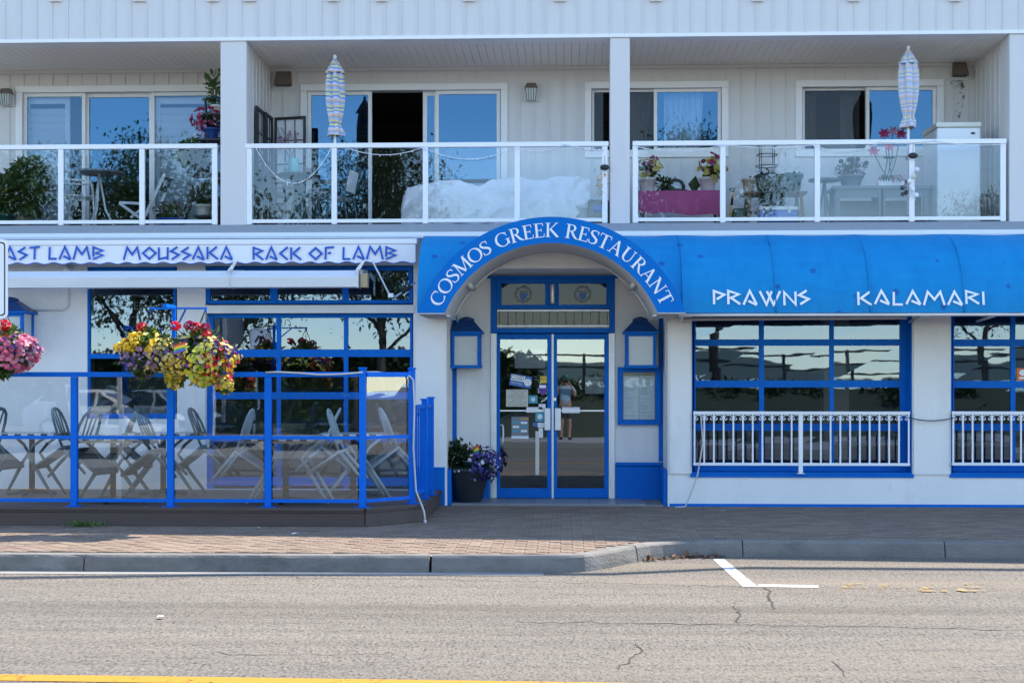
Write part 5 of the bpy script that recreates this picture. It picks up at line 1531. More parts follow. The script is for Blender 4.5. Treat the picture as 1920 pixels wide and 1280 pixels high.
# ================================================================== ROAD SIGN AT LEFT EDGE, LITTER
SGY = -4.75
def ped_sign(label, cx, zb, Y, face, w_=.62, h_=.76, group="pedestrian signs"):
    t = thing("road_sign", label, "sign", (cx, Y, 0), group); s = -1 if face < 0 else 1
    def rrect(w, h, r):
        out = []
        for (sx, sz, a) in ((1, 1, 0), (-1, 1, 90), (-1, -1, 180), (1, -1, 270)):
            for k in range(6):
                an = radians(a + k*18); out.append((cx + sx*(w/2-r) + r*cos(an), zb+h_/2 + sz*(h/2-r) + r*sin(an)))
        return out
    MB().prism(rrect(w_, h_, .05), Y-.002, Y+.002).build("plate", "alum", t)
    MB().prism(rrect(w_-.002, h_-.002, .05), Y+s*.0022, Y+s*.0035).build("face", "sign_white", t)
    def border(w, h, r): return rrect(w, h, r)
    b = MB(); o_, i_ = rrect(w_-.05, h_-.05, .035), rrect(w_-.075, h_-.075, .028); n = len(o_)
    for k in range(n): b.poly([(o_[k][0], Y+s*.0045, o_[k][1]), (o_[(k+1) % n][0], Y+s*.0045, o_[(k+1) % n][1]), (i_[(k+1) % n][0], Y+s*.0045, i_[(k+1) % n][1]), (i_[k][0], Y+s*.0045, i_[k][1])])
    b.build("border", "print_black", t)
    z0 = zb + .08; yy = Y+s*.0048; m = MB(); q = 0
    for pts, ws in (([(cx-.14, z0+.04), (cx-.02, z0+.30), (cx+.01, z0+.46)], [.05, .07, .1]), ([(cx+.20, z0+.10), (cx+.12, z0+.22), (cx+.02, z0+.34)], [.05, .06, .08]), ([(cx-.16, z0+.32), (cx-.05, z0+.46)], .05), ([(cx+.04, z0+.46), (cx+.15, z0+.36)], .05)):
        for p4 in ribbon(pts, ws): m.poly([(a, yy+s*.0004*q, b_) for a, b_ in p4])
        q += 1
    m.build("walking_figure", "print_black", t); MB().tube([(cx+.02, yy, z0+.57), (cx+.02, yy+s*.001, z0+.57)], .055, 16).build("walking_figure", "print_black", t)
    for zz in (z0-.005, z0+.02): MB().box(cx-.22, cx+.22, yy, yy+s*.0008, zz, zz+.012).build("ground_bar", "print_black", t)
    MB().box(cx-.025, cx+.025, Y-s*.055, Y-s*.0025, 0, zb+h_-.04).build("post", "alum_matte", t)
ped_sign("white pedestrian sign with black border cut by the left frame edge", X(15, SGY)-.31, Z(597, SGY, 0), SGY, -1)
def scrap(label, px, py, z, s, mt_, name="paper_scrap", cat="litter"):
    g = G(px, py, z); r = random.Random(int(px)); m = MB()
    n = 7; top = [(g.x + s*(.6+.5*r.random())*cos(2*pi*k/n), g.y + s*(.6+.5*r.random())*sin(2*pi*k/n)*.8) for k in range(n)]
    m.add([(a, b, z+.004+.02*r.random()) for a, b in top] + [(g.x, g.y, z+.025)], [(k, (k+1) % n, n) for k in range(n)])
    o = m.build(name, mt_); tag(o, label, cat); return o
scrap("white paper scrap lying alone on the asphalt near the yellow line", 301, 1159, -.147, .04, "litter")
scrap("small white scrap on pavement before the deck corner", 553, 1002, .003, .045, "litter")
scrap("tiny pale scrap by the blue railing corner on the pavement", 485, 991, .003, .03, "paper_cream")
scrap("small blue wrapper on pavement by the right wall", 1312, 957, .003, .035, "sticker_blue")
scrap("tiny white scrap on pavement under the right window guard", 1356, 959, .003, .03, "litter")
scrap("tiny white scrap in the gutter right of the white road marking", 1472, 1041, -.147, .03, "litter")
scrap("tiny blue scrap in the gutter at right", 1627, 1043, -.147, .03, "sticker_blue")
r = random.Random(4); m = MB()
for k in range(70):
    g = G(r.uniform(1205, 1345), 1040 + r.gauss(0, 3.5), -.146)
    if g.y > kerb_smooth(g.x) - .03: g.y = kerb_smooth(g.x) - .05 - .05*r.random()
    m.leaf((g.x, g.y, -.144 + .01*r.random()), (r.gauss(0, 1), r.gauss(0, 1), .2), (0, 0, 1), .05+.03*r.random(), .6)
o = m.build("fallen_leaves", "dry_leaf"); o["kind"] = "stuff"; tag(o, "brown fallen leaves gathered in the gutter at the kerb bend", "leaves")
m = MB(); g0 = G(160, 987)
for k in range(70): m.leaf((g0.x + r.gauss(0, .12), g0.y - .01 - .03*r.random(), 0), (r.gauss(0, .7), r.gauss(0, .5), 1), (0, 1, 0), .05+.05*r.random(), .3)
o = m.build("weeds", "leaf_mid"); o["kind"] = "stuff"; tag(o, "small green weeds sprouting at the deck foot", "weeds")

# ================================================================== ON THE BALCONIES
FZ = ZF + .003
def pot_lathe(mb, x, y, z, r, h, n=18):
    return mb.lathe([(r*.72, 0), (r*.95, h*.82), (r*1.05, h*.83), (r*1.05, h), (r*.92, h), (r*.88, h*.86), (0, h*.84)], (x, y, z), n, cap=False)
def plant(label, px, py_pot_top, pot_r, pot_h, Y, potm, foliage, flowers=(), name="potted_plant", z=None, seed=1, cat="potted plant"):
    """foliage: (material, dx, dz, rx, rz, n, size)"""
    r = random.Random(seed); c = P(px, py_pot_top, Y); zb = c.z - pot_h if z is None else z
    t = thing(name, label, cat, (c.x, Y, zb))
    pot_lathe(MB(), c.x, Y, zb, pot_r, pot_h).build("pot", potm, t, True)
    top = Vector((c.x, Y, zb + pot_h))
    for (mt_, dx, dz, rx, rz, n, s) in foliage:
        m = MB(); cc = top + Vector((dx, 0, dz)); m.leaves(cc, (rx, rx*.8, rz), n, s, r, .2)
        for k in range(6):
            q = cc + Vector((r.gauss(0, rx*.5), r.gauss(0, rx*.4), r.gauss(0, rz*.4))); m.tube([top, q], .006, 4)
        m.build("foliage", mt_, t, kind="stuff")
    for (mt_, dx, dz, rx, rz, n, s) in flowers:
        MB().blossoms(top+Vector((dx, -.02, dz)), (rx, rx*.8, rz), n, s, r).build("blossoms", mt_, t, True, kind="stuff")
    return t
# ---- left balcony
plant("large leafy green tomato bush in a cream pot at the far left balcony", 42, 394, .14, .2, .35, "terracotta",
      [("leaf_mid", 0, .28, .42, .34, 1500, .12), ("leaf_mid", .1, .52, .26, .2, 500, .12), ("leaf_mid", -.35, .12, .3, .25, 600, .12)], [("flower_yellow", 0, .2, .4, .3, 10, .025)], seed=3, z=FZ+.02)
plant("low green plant in a dark teal pot at left frame edge", 8, 404, .15, .18, .15, "pot_green", [("leaf_mid", 0, .15, .25, .2, 300, .1)], seed=4, z=FZ)
def round_table(label, px, py, Y, r_, m1, m2, group=None):
    c = P(px, py, Y); t = thing("round_table", label, "table", (c.x, Y, FZ), group)
    MB().lathe([(r_, -.012), (r_, .012)], c, 32).build("table_top", m1, t)
    for k in range(3):
        a = 2*pi*k/3+.5; MB().tube([(c.x, Y, c.z-.013), (c.x+r_*.25*cos(a), Y+r_*.25*sin(a), FZ+.3), (c.x+r_*.7*cos(a), Y+r_*.7*sin(a), FZ+.01)], .015, 6).build("leg", m2, t, True)
    return t
round_table("round grey table beside the white folding chair", 186, 324, .65, .33, "table_grey", "rail_white")
def tube_chair(label, px, Y, mt_, face, seat_mt, w_=.42, group="balcony chairs", h=.86, tilt=0):
    x = X(px, Y); t = thing("metal_chair", label, "chair", (0, 0, 0), group)
    for s in (-1, 1):
        MB().tube([(s*w_/2, .2, 0), (s*w_/2, .18, .44), (s*w_/2, -.2, .45), (s*w_/2, -.26, h-.1), (s*w_*.42, -.275, h), (0, -.28, h+.01)], .013, 6).build("frame_side", mt_, t, True)
        MB().tube([(s*w_/2, -.2, .45), (s*w_/2, -.26, .0)], .013, 6).build("leg", mt_, t, True)
        MB().tube([(s*w_/2, .18, .44), (s*w_/2, .15, .64), (s*w_/2, -.22, .66)], .013, 6).build("arm", mt_, t, True)
    MB().grid(lambda u, v: ((u-.5)*w_, -.2+.38*v, .45-.03*sin(pi*v)), 4, 6).build("seat", seat_mt, t, True)
    MB().grid(lambda u, v: ((u-.5)*w_*.92, -.21-.06*v-.02*sin(pi*u), .52+(h-.58)*v), 4, 6).build("backrest", seat_mt, t, True)
    t.location = (x, Y, FZ+.004); t.rotation_euler = (tilt, 0, face)
    return t
tube_chair("white tube chair with pale seat left of the round grey table", 150, .55, "chair_white", -1.3, "cloth_white")
fc = thing("folding_chair", "white folding chair with green cloth leaning by the flower shelf", "chair", (X(275, .5), .5, FZ))
MB().bar(P(309, 326, .5), P(272, 405, .45), .03, .04).build("frame_side", "chair_white", fc); MB().bar(P(323, 332, .8), P(292, 405, .8), .03, .04).build("frame_side", "chair_white", fc)
MB().bar(P(224, 381, .5), P(262, 408, .48), .03, .035).build("leg", "chair_white", fc); MB().bar(P(224, 380, .5), P(270, 382, .52), .03, .035).build("seat_rail", "chair_white", fc)
MB().bar(P(245, 408, .55), P(262, 395, .55), .03, .03).build("leg", "chair_white", fc)
MB().add([P(304, 330, .5), P(326, 336, .8), P(312, 362, .8), P(296, 356, .5)], [(0, 1, 2, 3)]).build("cloth_back", "pot_green", fc)
sh = thing("plant_shelf", "black curved metal plant shelf beside the first column", "shelf", (X(385, .4), .4, FZ))
for Yq in (.25, .6):
    MB().tube([P(385, 188, Yq), P(387, 215, Yq), P(390, 265, Yq), P(352, 320, Yq), P(350, 340, Yq), P(361, 362, Yq), P(359, 385, Yq), P(346, 416, Yq)], .015, 6).build("side_frame", "black", sh, True)
    MB().tube([P(385, 189, Yq), P(392, 184, Yq), P(412, 184, Yq)], .013, 6).build("side_frame", "black", sh, True)
for py, a in ((214, 386), (262, 373), (325, 352), (405, 365)):
    MB().box(X(a, .3), X(425, .3), .22, .62, Z(py, .4)-.012, Z(py, .4)+.012).build("shelf_board", "black", sh)
plant("purple and crimson petunias in a blue pot on the plant shelf", 395, 240, .12, .15, .34, "pot_blue", [("leaf_dark", -.02, .08, .2, .14, 360, .06)],
      [("flower_crimson", -.05, .12, .2, .15, 60, .035), ("flower_mauve", 0, .02, .2, .18, 50, .025), ("flower_white", -.15, -.03, .08, .18, 24, .018)], seed=8, z=Z(262, .4)+.013)
plant("tall leafy plant in a white pot on the top shelf", 405, 199, .08, .12, .36, "pot_white", [("leaf_mid", -.02, .18, .12, .3, 120, .1)], seed=9, z=Z(214, .4)+.013)
plant("yellow green trailing plant on the middle shelf", 378, 308, .13, .16, .36, "pot_dark", [("leaf_mid", -.1, .1, .3, .2, 500, .08), ("flower_lime", -.22, .08, .12, .1, 70, .06)], [("flower_mauve", .15, .2, .14, .1, 40, .025)], seed=10, z=Z(325, .4)+.013)
plant("small white basket pot on the lowest shelf", 381, 388, .12, .14, .32, "pot_white", [("leaf_dark", 0, .12, .2, .18, 260, .08)], seed=12, z=Z(405, .4)+.013)
plant("blue tub of mixed flowers on balcony floor by the shelf", 322, 405, .2, .12, .3, "cooler_blue", [("leaf_mid", 0, .1, .25, .12, 260, .07)], [("flower_mauve", 0, .12, .24, .1, 40, .025)], seed=14, z=FZ)
plant("dark green shrub behind the round grey table", 235, 395, .15, .2, 1.0, "pot_dark", [("leaf_dark", 0, .25, .35, .35, 700, .09)], seed=15, z=FZ)
# ---- middle balcony
def screen_panel(root, p, q, z0, z1, cols, rows):
    p = Vector(p); q = Vector(q); d = q-p
    pt = lambda u, z: p + d*u + Vector((0, 0, z))
    nrm = Vector((-d.y, d.x, 0)).normalized()*.004
    m = MB()
    for u in (0, 1): m.bar(pt(u, z0), pt(u, z1), .035, .035, (0, 1, 0))
    for zz in (z0+.03, z1-.018): m.bar(pt(.03, zz), pt(.97, zz), .03, .036)
    fr = m.build("screen_frame", "black", root)
    for i in range(1, cols): MB().bar(pt(i/cols, z0+.05), pt(i/cols, z1-.04), .012, .012, (0, 1, 0)).build("lattice_bar", "black", root)
    for j in range(1, rows): MB().bar(pt(.03, z0+(z1-z0)*j/rows), pt(.97, z0+(z1-z0)*j/rows), .011, .011).build("lattice_bar", "black", root)
    MB().poly([pt(.02, z0+.04)+nrm*3, pt(.98, z0+.04)+nrm*3, pt(.98, z1-.03)+nrm*3, pt(.02, z1-.03)+nrm*3]).build("paper", "paper", root)
fs_ = thing("folding_screen", "black lattice folding screen with white paper in the balcony corner", "screen", (X(515, 1.1), 1.1, FZ))
zs1 = FZ + 1.62
sA = Vector((X(481, .35), .35, 0)); sB = Vector((X(494, .75), .75, 0)); sC = Vector((X(513, 1.18), 1.18, 0)); sD = Vector((X(571, 1.08), 1.08, 0))
screen_panel(fs_, sA, sB, FZ, zs1, 3, 5); screen_panel(fs_, sB+Vector((.02, .03, 0)), sC-Vector((.02, .03, 0)), FZ, zs1, 3, 5); screen_panel(fs_, sC+Vector((.03, 0, 0)), sD, FZ, zs1, 3, 5)
m = MB(); r = random.Random(31); b0 = P(545, 300, 1.07)
for k in range(5):
    q = P(r.uniform(520, 570), r.uniform(235, 275), 1.06); m.tube([b0, b0.lerp(q, .5)+Vector((r.gauss(0, .04), 0, .04)), q], .006, 4)
m.build("painted_branch", "print_grey", fs_)
m = MB()
for k in range(26): m.blossom(P(r.gauss(533, 12), r.gauss(262, 9), 1.055), (0, -1, 0), .022, 5, .05)
m.build("painted_blossoms", "flower_mauve", fs_, kind="stuff")
round_table("round dark bistro table under the teal pitcher", 560, 330, .75, .29, "dark_metal", "teal_metal")
c = P(551, 327.5, .72); pt_ = thing("pitcher", "pale teal pitcher standing on the dark bistro table", "pitcher", c)
MB().lathe([(.07, 0), (.085, .03), (.078, .12), (.065, .18), (.075, .22), (.068, .22), (.05, .18)], c, 18).build("body", "pitcher", pt_, True)
MB().tube([c+Vector((-.065, 0, .19)), c+Vector((-.12, 0, .16)), c+Vector((-.11, 0, .08)), c+Vector((-.075, 0, .05))], .01, 6).build("handle", "pitcher", pt_, True)
tube_chair("dark metal armchair in front of the folding screen", 525, .45, "dark_metal", -.9, "table_grey")
tube_chair("dark metal armchair right of the bistro table", 628, .8, "teal_metal", 1.4, "cloth_white", .44)
st_ = thing("teal_stool", "small teal metal stool below the bistro table", "stool", (X(583, .4), .4, FZ)); c = P(583, 367, .4)
MB().lathe([(.16, -.012), (.17, 0), (.16, .012)], c, 20).build("seat", "teal_metal", st_)
for k in range(4):
    a = pi/4+k*pi/2; MB().tube([c+Vector((.12*cos(a), .12*sin(a), -.013)), (c.x+.15*cos(a), .4+.15*sin(a), FZ+.003)], .011, 6).build("leg", "teal_metal", st_)
def umbrella(label, px, Y, ytop, ybot, mt_, seed):
    x = X(px, Y); zt, zb = Z(ytop, Y, px), Z(ybot, Y, px); H_ = zt-zb; r = random.Random(seed)
    t = thing("closed_umbrella", label, "umbrella", (x, Y, FZ), "closed patio umbrellas")
    ph = r.random()*6
    def pl(rr, z, a): return rr*(.7 + .55*abs(cos(3*a+ph+z*.6))**.8)
    pr = [(.010, H_*.985), (.03, H_*.96), (.06, H_*.90), (.09, H_*.835), (.112, H_*.795)]
    MB().lathe(pr[::-1], (x, Y, zb), 42, pl, False).build("top_skirt", mt_, t, True)
    pr = [(.092, .0), (.088, H_*.04), (.075, H_*.09), (.057, H_*.145), (.066, H_*.18), (.086, H_*.30), (.098, H_*.42), (.104, H_*.55), (.102, H_*.68), (.09, H_*.80), (.05, H_*.87)]
    def pl2(rr, z, a): return rr*(.62 + .62*abs(cos(2.5*a+ph+z*.9))**.8 + .12*cos(7*a-z*2+ph)) + (.02*cos(3*a+ph) if z < H_*.08 else 0)
    MB().lathe(pr, (x, Y, zb), 48, pl2, False).build("canopy", mt_, t, True)
    MB().tube([(x+.056*cos(a*pi/8), Y+.056*sin(a*pi/8), zb+H_*.145) for a in range(16)], .008, 5, True).build("tie_band", "sticker_yellow", t)
    MB().tube([(x, Y, FZ+.05), (x, Y, zt)], .019, 10).build("pole", "rail_white", t, True)
    MB().ball((x, Y, zt+.01), .026, 10, 6).build("finial", "rail_white", t, True)
    MB().lathe([(.22, 0), (.22, .03), (.06, .06), (.03, .12)], (x, Y, FZ), 20).build("base", "dark_metal", t, True)
umbrella("closed striped umbrella with bright stripes in the middle balcony", 628, .2, 108, 255, "umbrella_bright", 2)
umbrella("closed pale striped umbrella in the right balcony before the window", 1703, .2, 91, 240, "umbrella_pale", 5)
# white quilt over outdoor sofa
hp = [(752, 392), (756, 368), (765, 352), (790, 346), (830, 337), (858, 334), (880, 341), (898, 347), (925, 335), (970, 332), (1000, 336), (1020, 334), (1045, 328), (1080, 329), (1106, 333)]
def hpx(px):
    for (a, b), (c_, d_) in zip(hp, hp[1:]):
        if a <= px <= c_:
            t = (px-a)/(c_-a); t = t*t*(3-2*t); return b + (d_-b)*t
    return hp[-1][1]
def quilt(u, v):
    px = 752 + 354*u; Y0 = .28
    n1 = noise.noise(Vector((u*6, v*3.5, 1.3))); n2 = noise.noise(Vector((u*17+v*7, v*6-u*9, 7)))
    ridge = 1-abs(noise.noise(Vector((u*9 - v*2.5, v*2.2 + u*2, 3))))*2
    ridge2 = abs(noise.noise(Vector((u*22 + v*9, v*5 - u*4, 11))))*2 - 1
    zt = Z(hpx(px), Y0+.25, px)
    if v < .6:
        k = v/.6; y = Y0 + .12*k**2 - .11*ridge*(1-k*.5) + .07*n1 + .012*n2 + .010*ridge2 - .04*(1-k)
        zlo = FZ+.03 + (max(0, u-.9)*3.2)
        z = zlo + (zt-.04-zlo)*k**.9
    else:
        k = (v-.6)/.4; y = Y0 + .10 + .62*k; z = zt - .04 + .05*sin(pi*min(1, k*1.3)) + .03*n1 - .25*max(0, k-.75)
    return (X(px, y) + .006*n2, y, z + .005*n2)
sf_ = thing("covered_sofa", "sofa hidden under a rumpled white quilt in the middle balcony", "sofa", (X(930, .6), .6, FZ))
MB().grid(quilt, 170, 80).build("quilt", "cloth_white", sf_, True)
MB().box(X(775, .6), X(1085, .6), .5, .95, FZ+.02, FZ+.4).build("sofa_frame", "table_grey", sf_)
jr = thing("plastic_tub", "translucent grey tub tucked behind the quilt's right end", "tub", (X(1088, .3), .3, FZ))
pot_lathe(MB(), X(1088, .3), .3, FZ, .13, .27).build("body", "lamp_glass", jr, True)
bg = thing("garden_bag", "dark brown bag with blue band standing by the middle column", "bag", (X(1120, .25), .25, FZ))
bevel(MB().box(X(1102, .25), X(1142, .25), .18, .4, FZ, FZ+.34).build("body", "brown_vent", bg), .03); MB().box(X(1112, .17), X(1140, .17), .172, .1795, FZ+.18, FZ+.27).build("band", "cooler_blue", bg)
# string lights, one strand per bay
def lights(label, pts):
    m = MB(); path = []
    for (a, b, c_, d_, s) in pts: path += sagpts(P(a, b, BF-.02), P(c_, d_, BF-.02), s/145, 14)[(1 if path else 0):]
    t = thing("string_lights", label, "string lights", path[0], "strings of small white lights")
    MB().tube(path, .0045, 5).build("wire", "bulb", t)
    bm_ = MB().tube([(0, 0, 0), (0, 0, -.03)], [.007, .004], 5).mesh("light_bulb", "bulb"); r = random.Random(len(path))
    for i in range(1, len(path)-1):
        if i % 2 == 0: piece("light_bulb", bm_, t, path[i], rot=(r.gauss(0, .8), r.gauss(0, .9), 0))
lights("white string lights drooping in a deep loop over the first bay of middle railing", [(477, 272, 622, 276, 70)])
lights("white string lights drooping along the three right bays of middle railing", [(652, 278, 791, 277, 13), (803, 281, 965, 276, 20), (965, 276, 1060, 270, 10), (1060, 270, 1134, 280, 4)])
lights("white string lights along the right balcony railing", [(1190, 274, 1345, 274, 10), (1360, 271, 1525, 272, 6), (1532, 275, 1640, 272, 10), (1640, 266, 1750, 264, 3), (1750, 264, 1880, 271, 4)])
def chime(label, px, py, drops, Y=BF-.05):
    c = P(px, py, Y); t = thing("wind_chime", label, "ornament", c)
    MB().ball(c, .062, 16, 8, 1, .35, .62).build("disc", "black", t, True)
    MB().tube([c+Vector((0, 0, .03)), P(px, py-22, Y)], .003, 4).build("string", "black", t)
    for (a, b, rr, mt_) in drops:
        q = P(a, b, Y); MB().ball(q, rr, 12, 8).build("bead", mt_, t, True)
    if drops: MB().tube([c] + [P(a, b, Y) for a, b, *_ in drops], .003, 4).build("string", "cable", t)
    return t
chime("black oval ornament hung with pale shells on the right railing post", 1712, 292, [(1719, 318, .032, "paper"), (1713, 331, .032, "paper_cream"), (1706, 340, .032, "paper"), (1698, 349, .03, "print_grey"), (1711, 355, .033, "paper"), (1699, 361, .028, "dark_metal"), (1718, 366, .032, "paper")])
t = chime("black oval ornament with golden leaves beside the middle column", 1134, 314, [])
m = MB(); r = random.Random(6)
for k in range(16): m.leaf(P(1128+r.gauss(0, 6), 325+k*2.6, BF-.05), (r.gauss(0, 1), -.2, r.gauss(0, .4)), (0, 0, 1), .07, .5)
m.build("golden_leaves", "yellow_plastic", t, kind="stuff")
# ---- right balcony
pkt = thing("pink_table", "table draped in a pink cloth with two rose pots in the right balcony", "table", (X(1273, .6), .6, FZ))
x0, x1 = X(1196, .6), X(1352, .6); zt = Z(361.5, .5, 1273)
MB().box(x0, x1, .3, .9, zt-.03, zt-.002).build("table_top", "wood", pkt)
def drape(u, v): return (x0-.01+(x1-x0+.02)*u, .29-.012*sin(u*40)*v - .01*noise.noise(Vector((u*8, v, 0))), zt - (.28 + .05*u + .012*sin(u*13))*v)
m = MB().grid(drape, 60, 6); m.box(x0-.012, x1+.012, .288, .91, zt-.0015, zt+.002); m.grid(lambda u, v: (x1+.012+.004*sin(u*20)*v, .29+.62*u, zt-.33*v), 12, 4)
m.build("cloth", "pink_cloth", pkt, True)
for x in (x0+.05, x1-.05):
    for y in (.34, .86): MB().box(x-.02, x+.02, y-.02, y+.02, FZ, zt-.031).build("leg", "dark_metal", pkt)
for (px, lab, sd) in ((1213, "cream pot of artificial yellow and red roses at pink table's left end", 1), (1327, "cream pot of artificial yellow and red roses at pink table's right end", 2)):
    plant(lab, px, 338, .115, .19, .5, "pot_white", [("leaf_dark", .03*sd, .08, .14, .12, 120, .07)], [("flower_pale", .03*sd, .11, .17, .14, 14, .05), ("flower_pale", .06, .1, .1, .16, 8, .05), ("flower_crimson", .02, .16+.02*sd, .12, .12, 14, .04)], seed=sd+40, z=zt+.003)
c = Vector((X(1266, .5), .5, zt+.003)); cl = thing("glass_cloche", "glass domed cake dish in the middle of the pink table", "dish", c)
MB().lathe([(.15, 0), (.16, .03), (.10, .04)], c, 22).build("dish", "dark_metal", cl, True)
MB().lathe([(.13, .04), (.135, .08), (.11, .14), (.06, .175), (.0, .185)], c, 22, cap=False).build("dome", "glass_balcony", cl, True); MB().ball(c+Vector((0, 0, .195)), .018).build("knob", "glassware", cl, True)
plant("small dark leafed plant left of the glass dome", 1245, 356, .05, .05, .5, "pot_dark", [("leaf_dark", 0, .06, .13, .08, 70, .08)], seed=50, z=zt+.003)
c = Vector((X(1300, .62), .62, zt+.003)); tag(MB().leaf(c, (.12, 0, 1), (0, 1, 0), .24, .7).leaf(c+Vector((.03, .01, 0)), (-.1, .05, 1), (0, 1, 0), .2, .6).build("leaf_ornament", "leaf_dark"), "dark upright leaf ornament left of the right rose pot", "ornament")
ws = thing("plant_stand", "rustic wooden plant stand holding large pots in the right balcony", "stand", (X(1450, .55), .55, FZ))
x0, x1 = X(1392, .5), X(1510, .5); zw = Z(362, .5, 1450)
for i in range(5): MB().box(x0, x1, .33+i*.09, .33+i*.09+.075, zw-.025, zw).build("slat", "wood", ws)
for x in (x0+.05, x1-.05):
    for y in (.36, .72): MB().bar((x, y, FZ), (x+(.03 if x < x0+.2 else -.03), y, zw-.026), .04, .04).build("leg", "wood", ws)
    MB().box(x-.016, x+.016, .36, .72, FZ+.12, FZ+.15).build("rung", "wood", ws)
MB().box(x0+.07, x1-.07, .345, .375, FZ+.16, FZ+.2).build("rung", "wood", ws)
zw += .002
plant("large dark pot with a tomato cage on the wooden stand", 1438, 326, .165, .24, .6, "pot_dark", [("leaf_dark", 0, .02, .16, .05, 60, .06)], seed=52, z=zw)
tc = thing("tomato_cage", "round wire tomato cage standing in the large dark pot", "cage", (X(1438, .6), .6, zw+.2)); cx = X(1438, .6)
for py, rr in ((328, .13), (312, .145), (291, .135), (274, .125)): MB().tube([(cx+rr*cos(a*pi/12), .6+rr*sin(a*pi/12), Z(py, .6, 1438)) for a in range(24)], .006, 5, True).build("hoop", "dark_metal", tc)
for k in range(4):
    a = .5+k*pi/2; MB().tube([(cx+.11*cos(a), .6+.11*sin(a), zw+.2), (cx+.13*cos(a), .6+.13*sin(a), Z(270, .6, 1438))], .006, 5).build("wire", "dark_metal", tc)
plant("big dark green pot at the wooden stand's right end", 1484, 326, .15, .24, .5, "pot_green", [("leaf_dark", 0, .0, .13, .03, 30, .05)], seed=53, z=zw)
plant("cream bucket with a stick at the wooden stand's left end", 1404, 336, .09, .18, .45, "terracotta", [("leaf_dark", 0, .0, .07, .02, 14, .04)], seed=54, z=zw)
plant("silver leafed dusty plant hanging over the wooden stand", 1450, 366, .1, .1, .28, "pot_dark", [("leaf_silver", 0, .06, .21, .13, 330, .07), ("leaf_dark", 0, -.08, .22, .12, 220, .09)], seed=55, z=Z(375, .28))
ck = thing("cooler", "blue picnic cooler with a white lid under the plant stand", "cooler", (X(1456, .15), .15, FZ))
bevel(MB().box(X(1421, .15), X(1492, .15), .0, .26, FZ, Z(397, .05)).build("body", "cooler_blue", ck), .015); bevel(MB().box(X(1420, .15), X(1493, .15), -.01, .27, Z(397, .05)+.001, Z(390, .05)).build("lid", "sign_white", ck), .012)
MB().tube([(X(1432, -.02), -.02, Z(393, -.02)), (X(1438, -.02), -.04, Z(404, -.02)), (X(1446, -.02), -.02, Z(393, -.02))], .012, 6).build("handle", "black", ck, True)
for px in (1430, 1478): MB().box(X(px, 0), X(px+4, 0), -.012, -.0005, Z(401, 0), Z(393, 0)).build("latch", "sign_white", ck)
sp = thing("hand_spade", "yellow and black handled spade leaning left of the plant stand", "spade", (X(1370, .3), .3, FZ))
MB().tube([P(1369, 412, .25), P(1372, 385, .28)], .014, 8).build("shaft", "yellow_plastic", sp, True); MB().tube([P(1372, 385, .28), P(1373, 372, .3)], .017, 8).build("grip", "black", sp, True); MB().tube([P(1373, 372, .3), P(1374, 360, .32)], .014, 8).build("shaft", "yellow_plastic", sp, True)
MB().tube([P(1374, 360, .32), P(1368, 355, .32), P(1378, 353, .32), P(1374, 360, .32)], .012, 6).build("d_handle", "black", sp, True)
bg = thing("garden_bag", "dark green garden bag left of the cooler", "bag", (X(1385, .4), .4, FZ)); bevel(MB().box(X(1373, .4), X(1398, .4), .32, .5, FZ, FZ+.24).build("body", "pot_green", bg), .04)
round_table("slim dark pedestal table left of the grey balcony table", 1546, 338, .6, .21, "table_grey", "table_grey")
gtb = thing("grey_table", "grey console table under the flower planters in the right balcony", "table", (X(1650, .7), .7, FZ))
x0, x1 = X(1562, .5), X(1745, .5); zt = Z(349, .5, 1650)
MB().box(x0, x1, .45, .95, zt-.04, zt).build("table_top", "table_grey", gtb); MB().box(x0+.06, x1-.06, .49, .52, zt-.15, zt-.041).build("apron", "table_grey", gtb)
for x in (x0+.06, x0+.62, x1-.62, x1-.06):
    for y in (.50, .9): MB().box(x-.03, x+.03, y-.025, y+.025, FZ, zt-.0405).build("leg", "table_grey", gtb)
MB().box(x0+.1, x1-.1, .85, .87, FZ+.05, zt-.1505).build("back_panel", "table_grey", gtb)
plant("grey planter of pale flowers with black solar stakes on the grey table", 1596, 330, .16, .15, .6, "table_grey", [("leaf_mid", 0, .07, .2, .1, 260, .06)], [("flower_mauve", 0, .08, .22, .1, 50, .02), ("flower_white", 0, .08, .2, .1, 20, .02)], seed=60, z=zt+.002)
for i, (px, py) in enumerate(((1577, 303), (1592, 300), (1598, 299), (1608, 299), (1624, 306))):
    s_ = thing("solar_stake", ("leftmost black solar stake in the grey flower planter", "second black solar stake from the left in the grey planter", "middle black solar stake of the five in the grey planter", "fourth black solar stake from the left in the grey planter", "rightmost leaning black solar stake in the grey planter")[i], "garden light", (X(1596, .6), .6, zt+.16), "solar stakes in the grey planter")
    q = P(px, py, .6); MB().tube([(X(1596, .6)+(i-2)*.02, .6, zt+.15), q], .005, 5).build("stem", "black", s_); MB().ball(q, .034, 12, 6, 1, .4, 1).build("panel", "black", s_, True)
pp = thing("picket_planter", "low white picket planter of small flowers on the grey table", "planter", (X(1670, .55), .55, zt+.002)); x0, x1 = X(1646, .5), X(1696, .5)
for i in range(10):
    x = x0+(x1-x0)*(i+.5)/10; MB().prism([(x-.013, zt+.002), (x+.013, zt+.002), (x+.013, zt+.06), (x, zt+.075), (x-.013, zt+.06)], .48, .492).build("picket", "rail_white", pp)
MB().box(x0, x1, .4925, .62, zt+.002, zt+.05).build("trough", "rail_white", pp); r = random.Random(9)
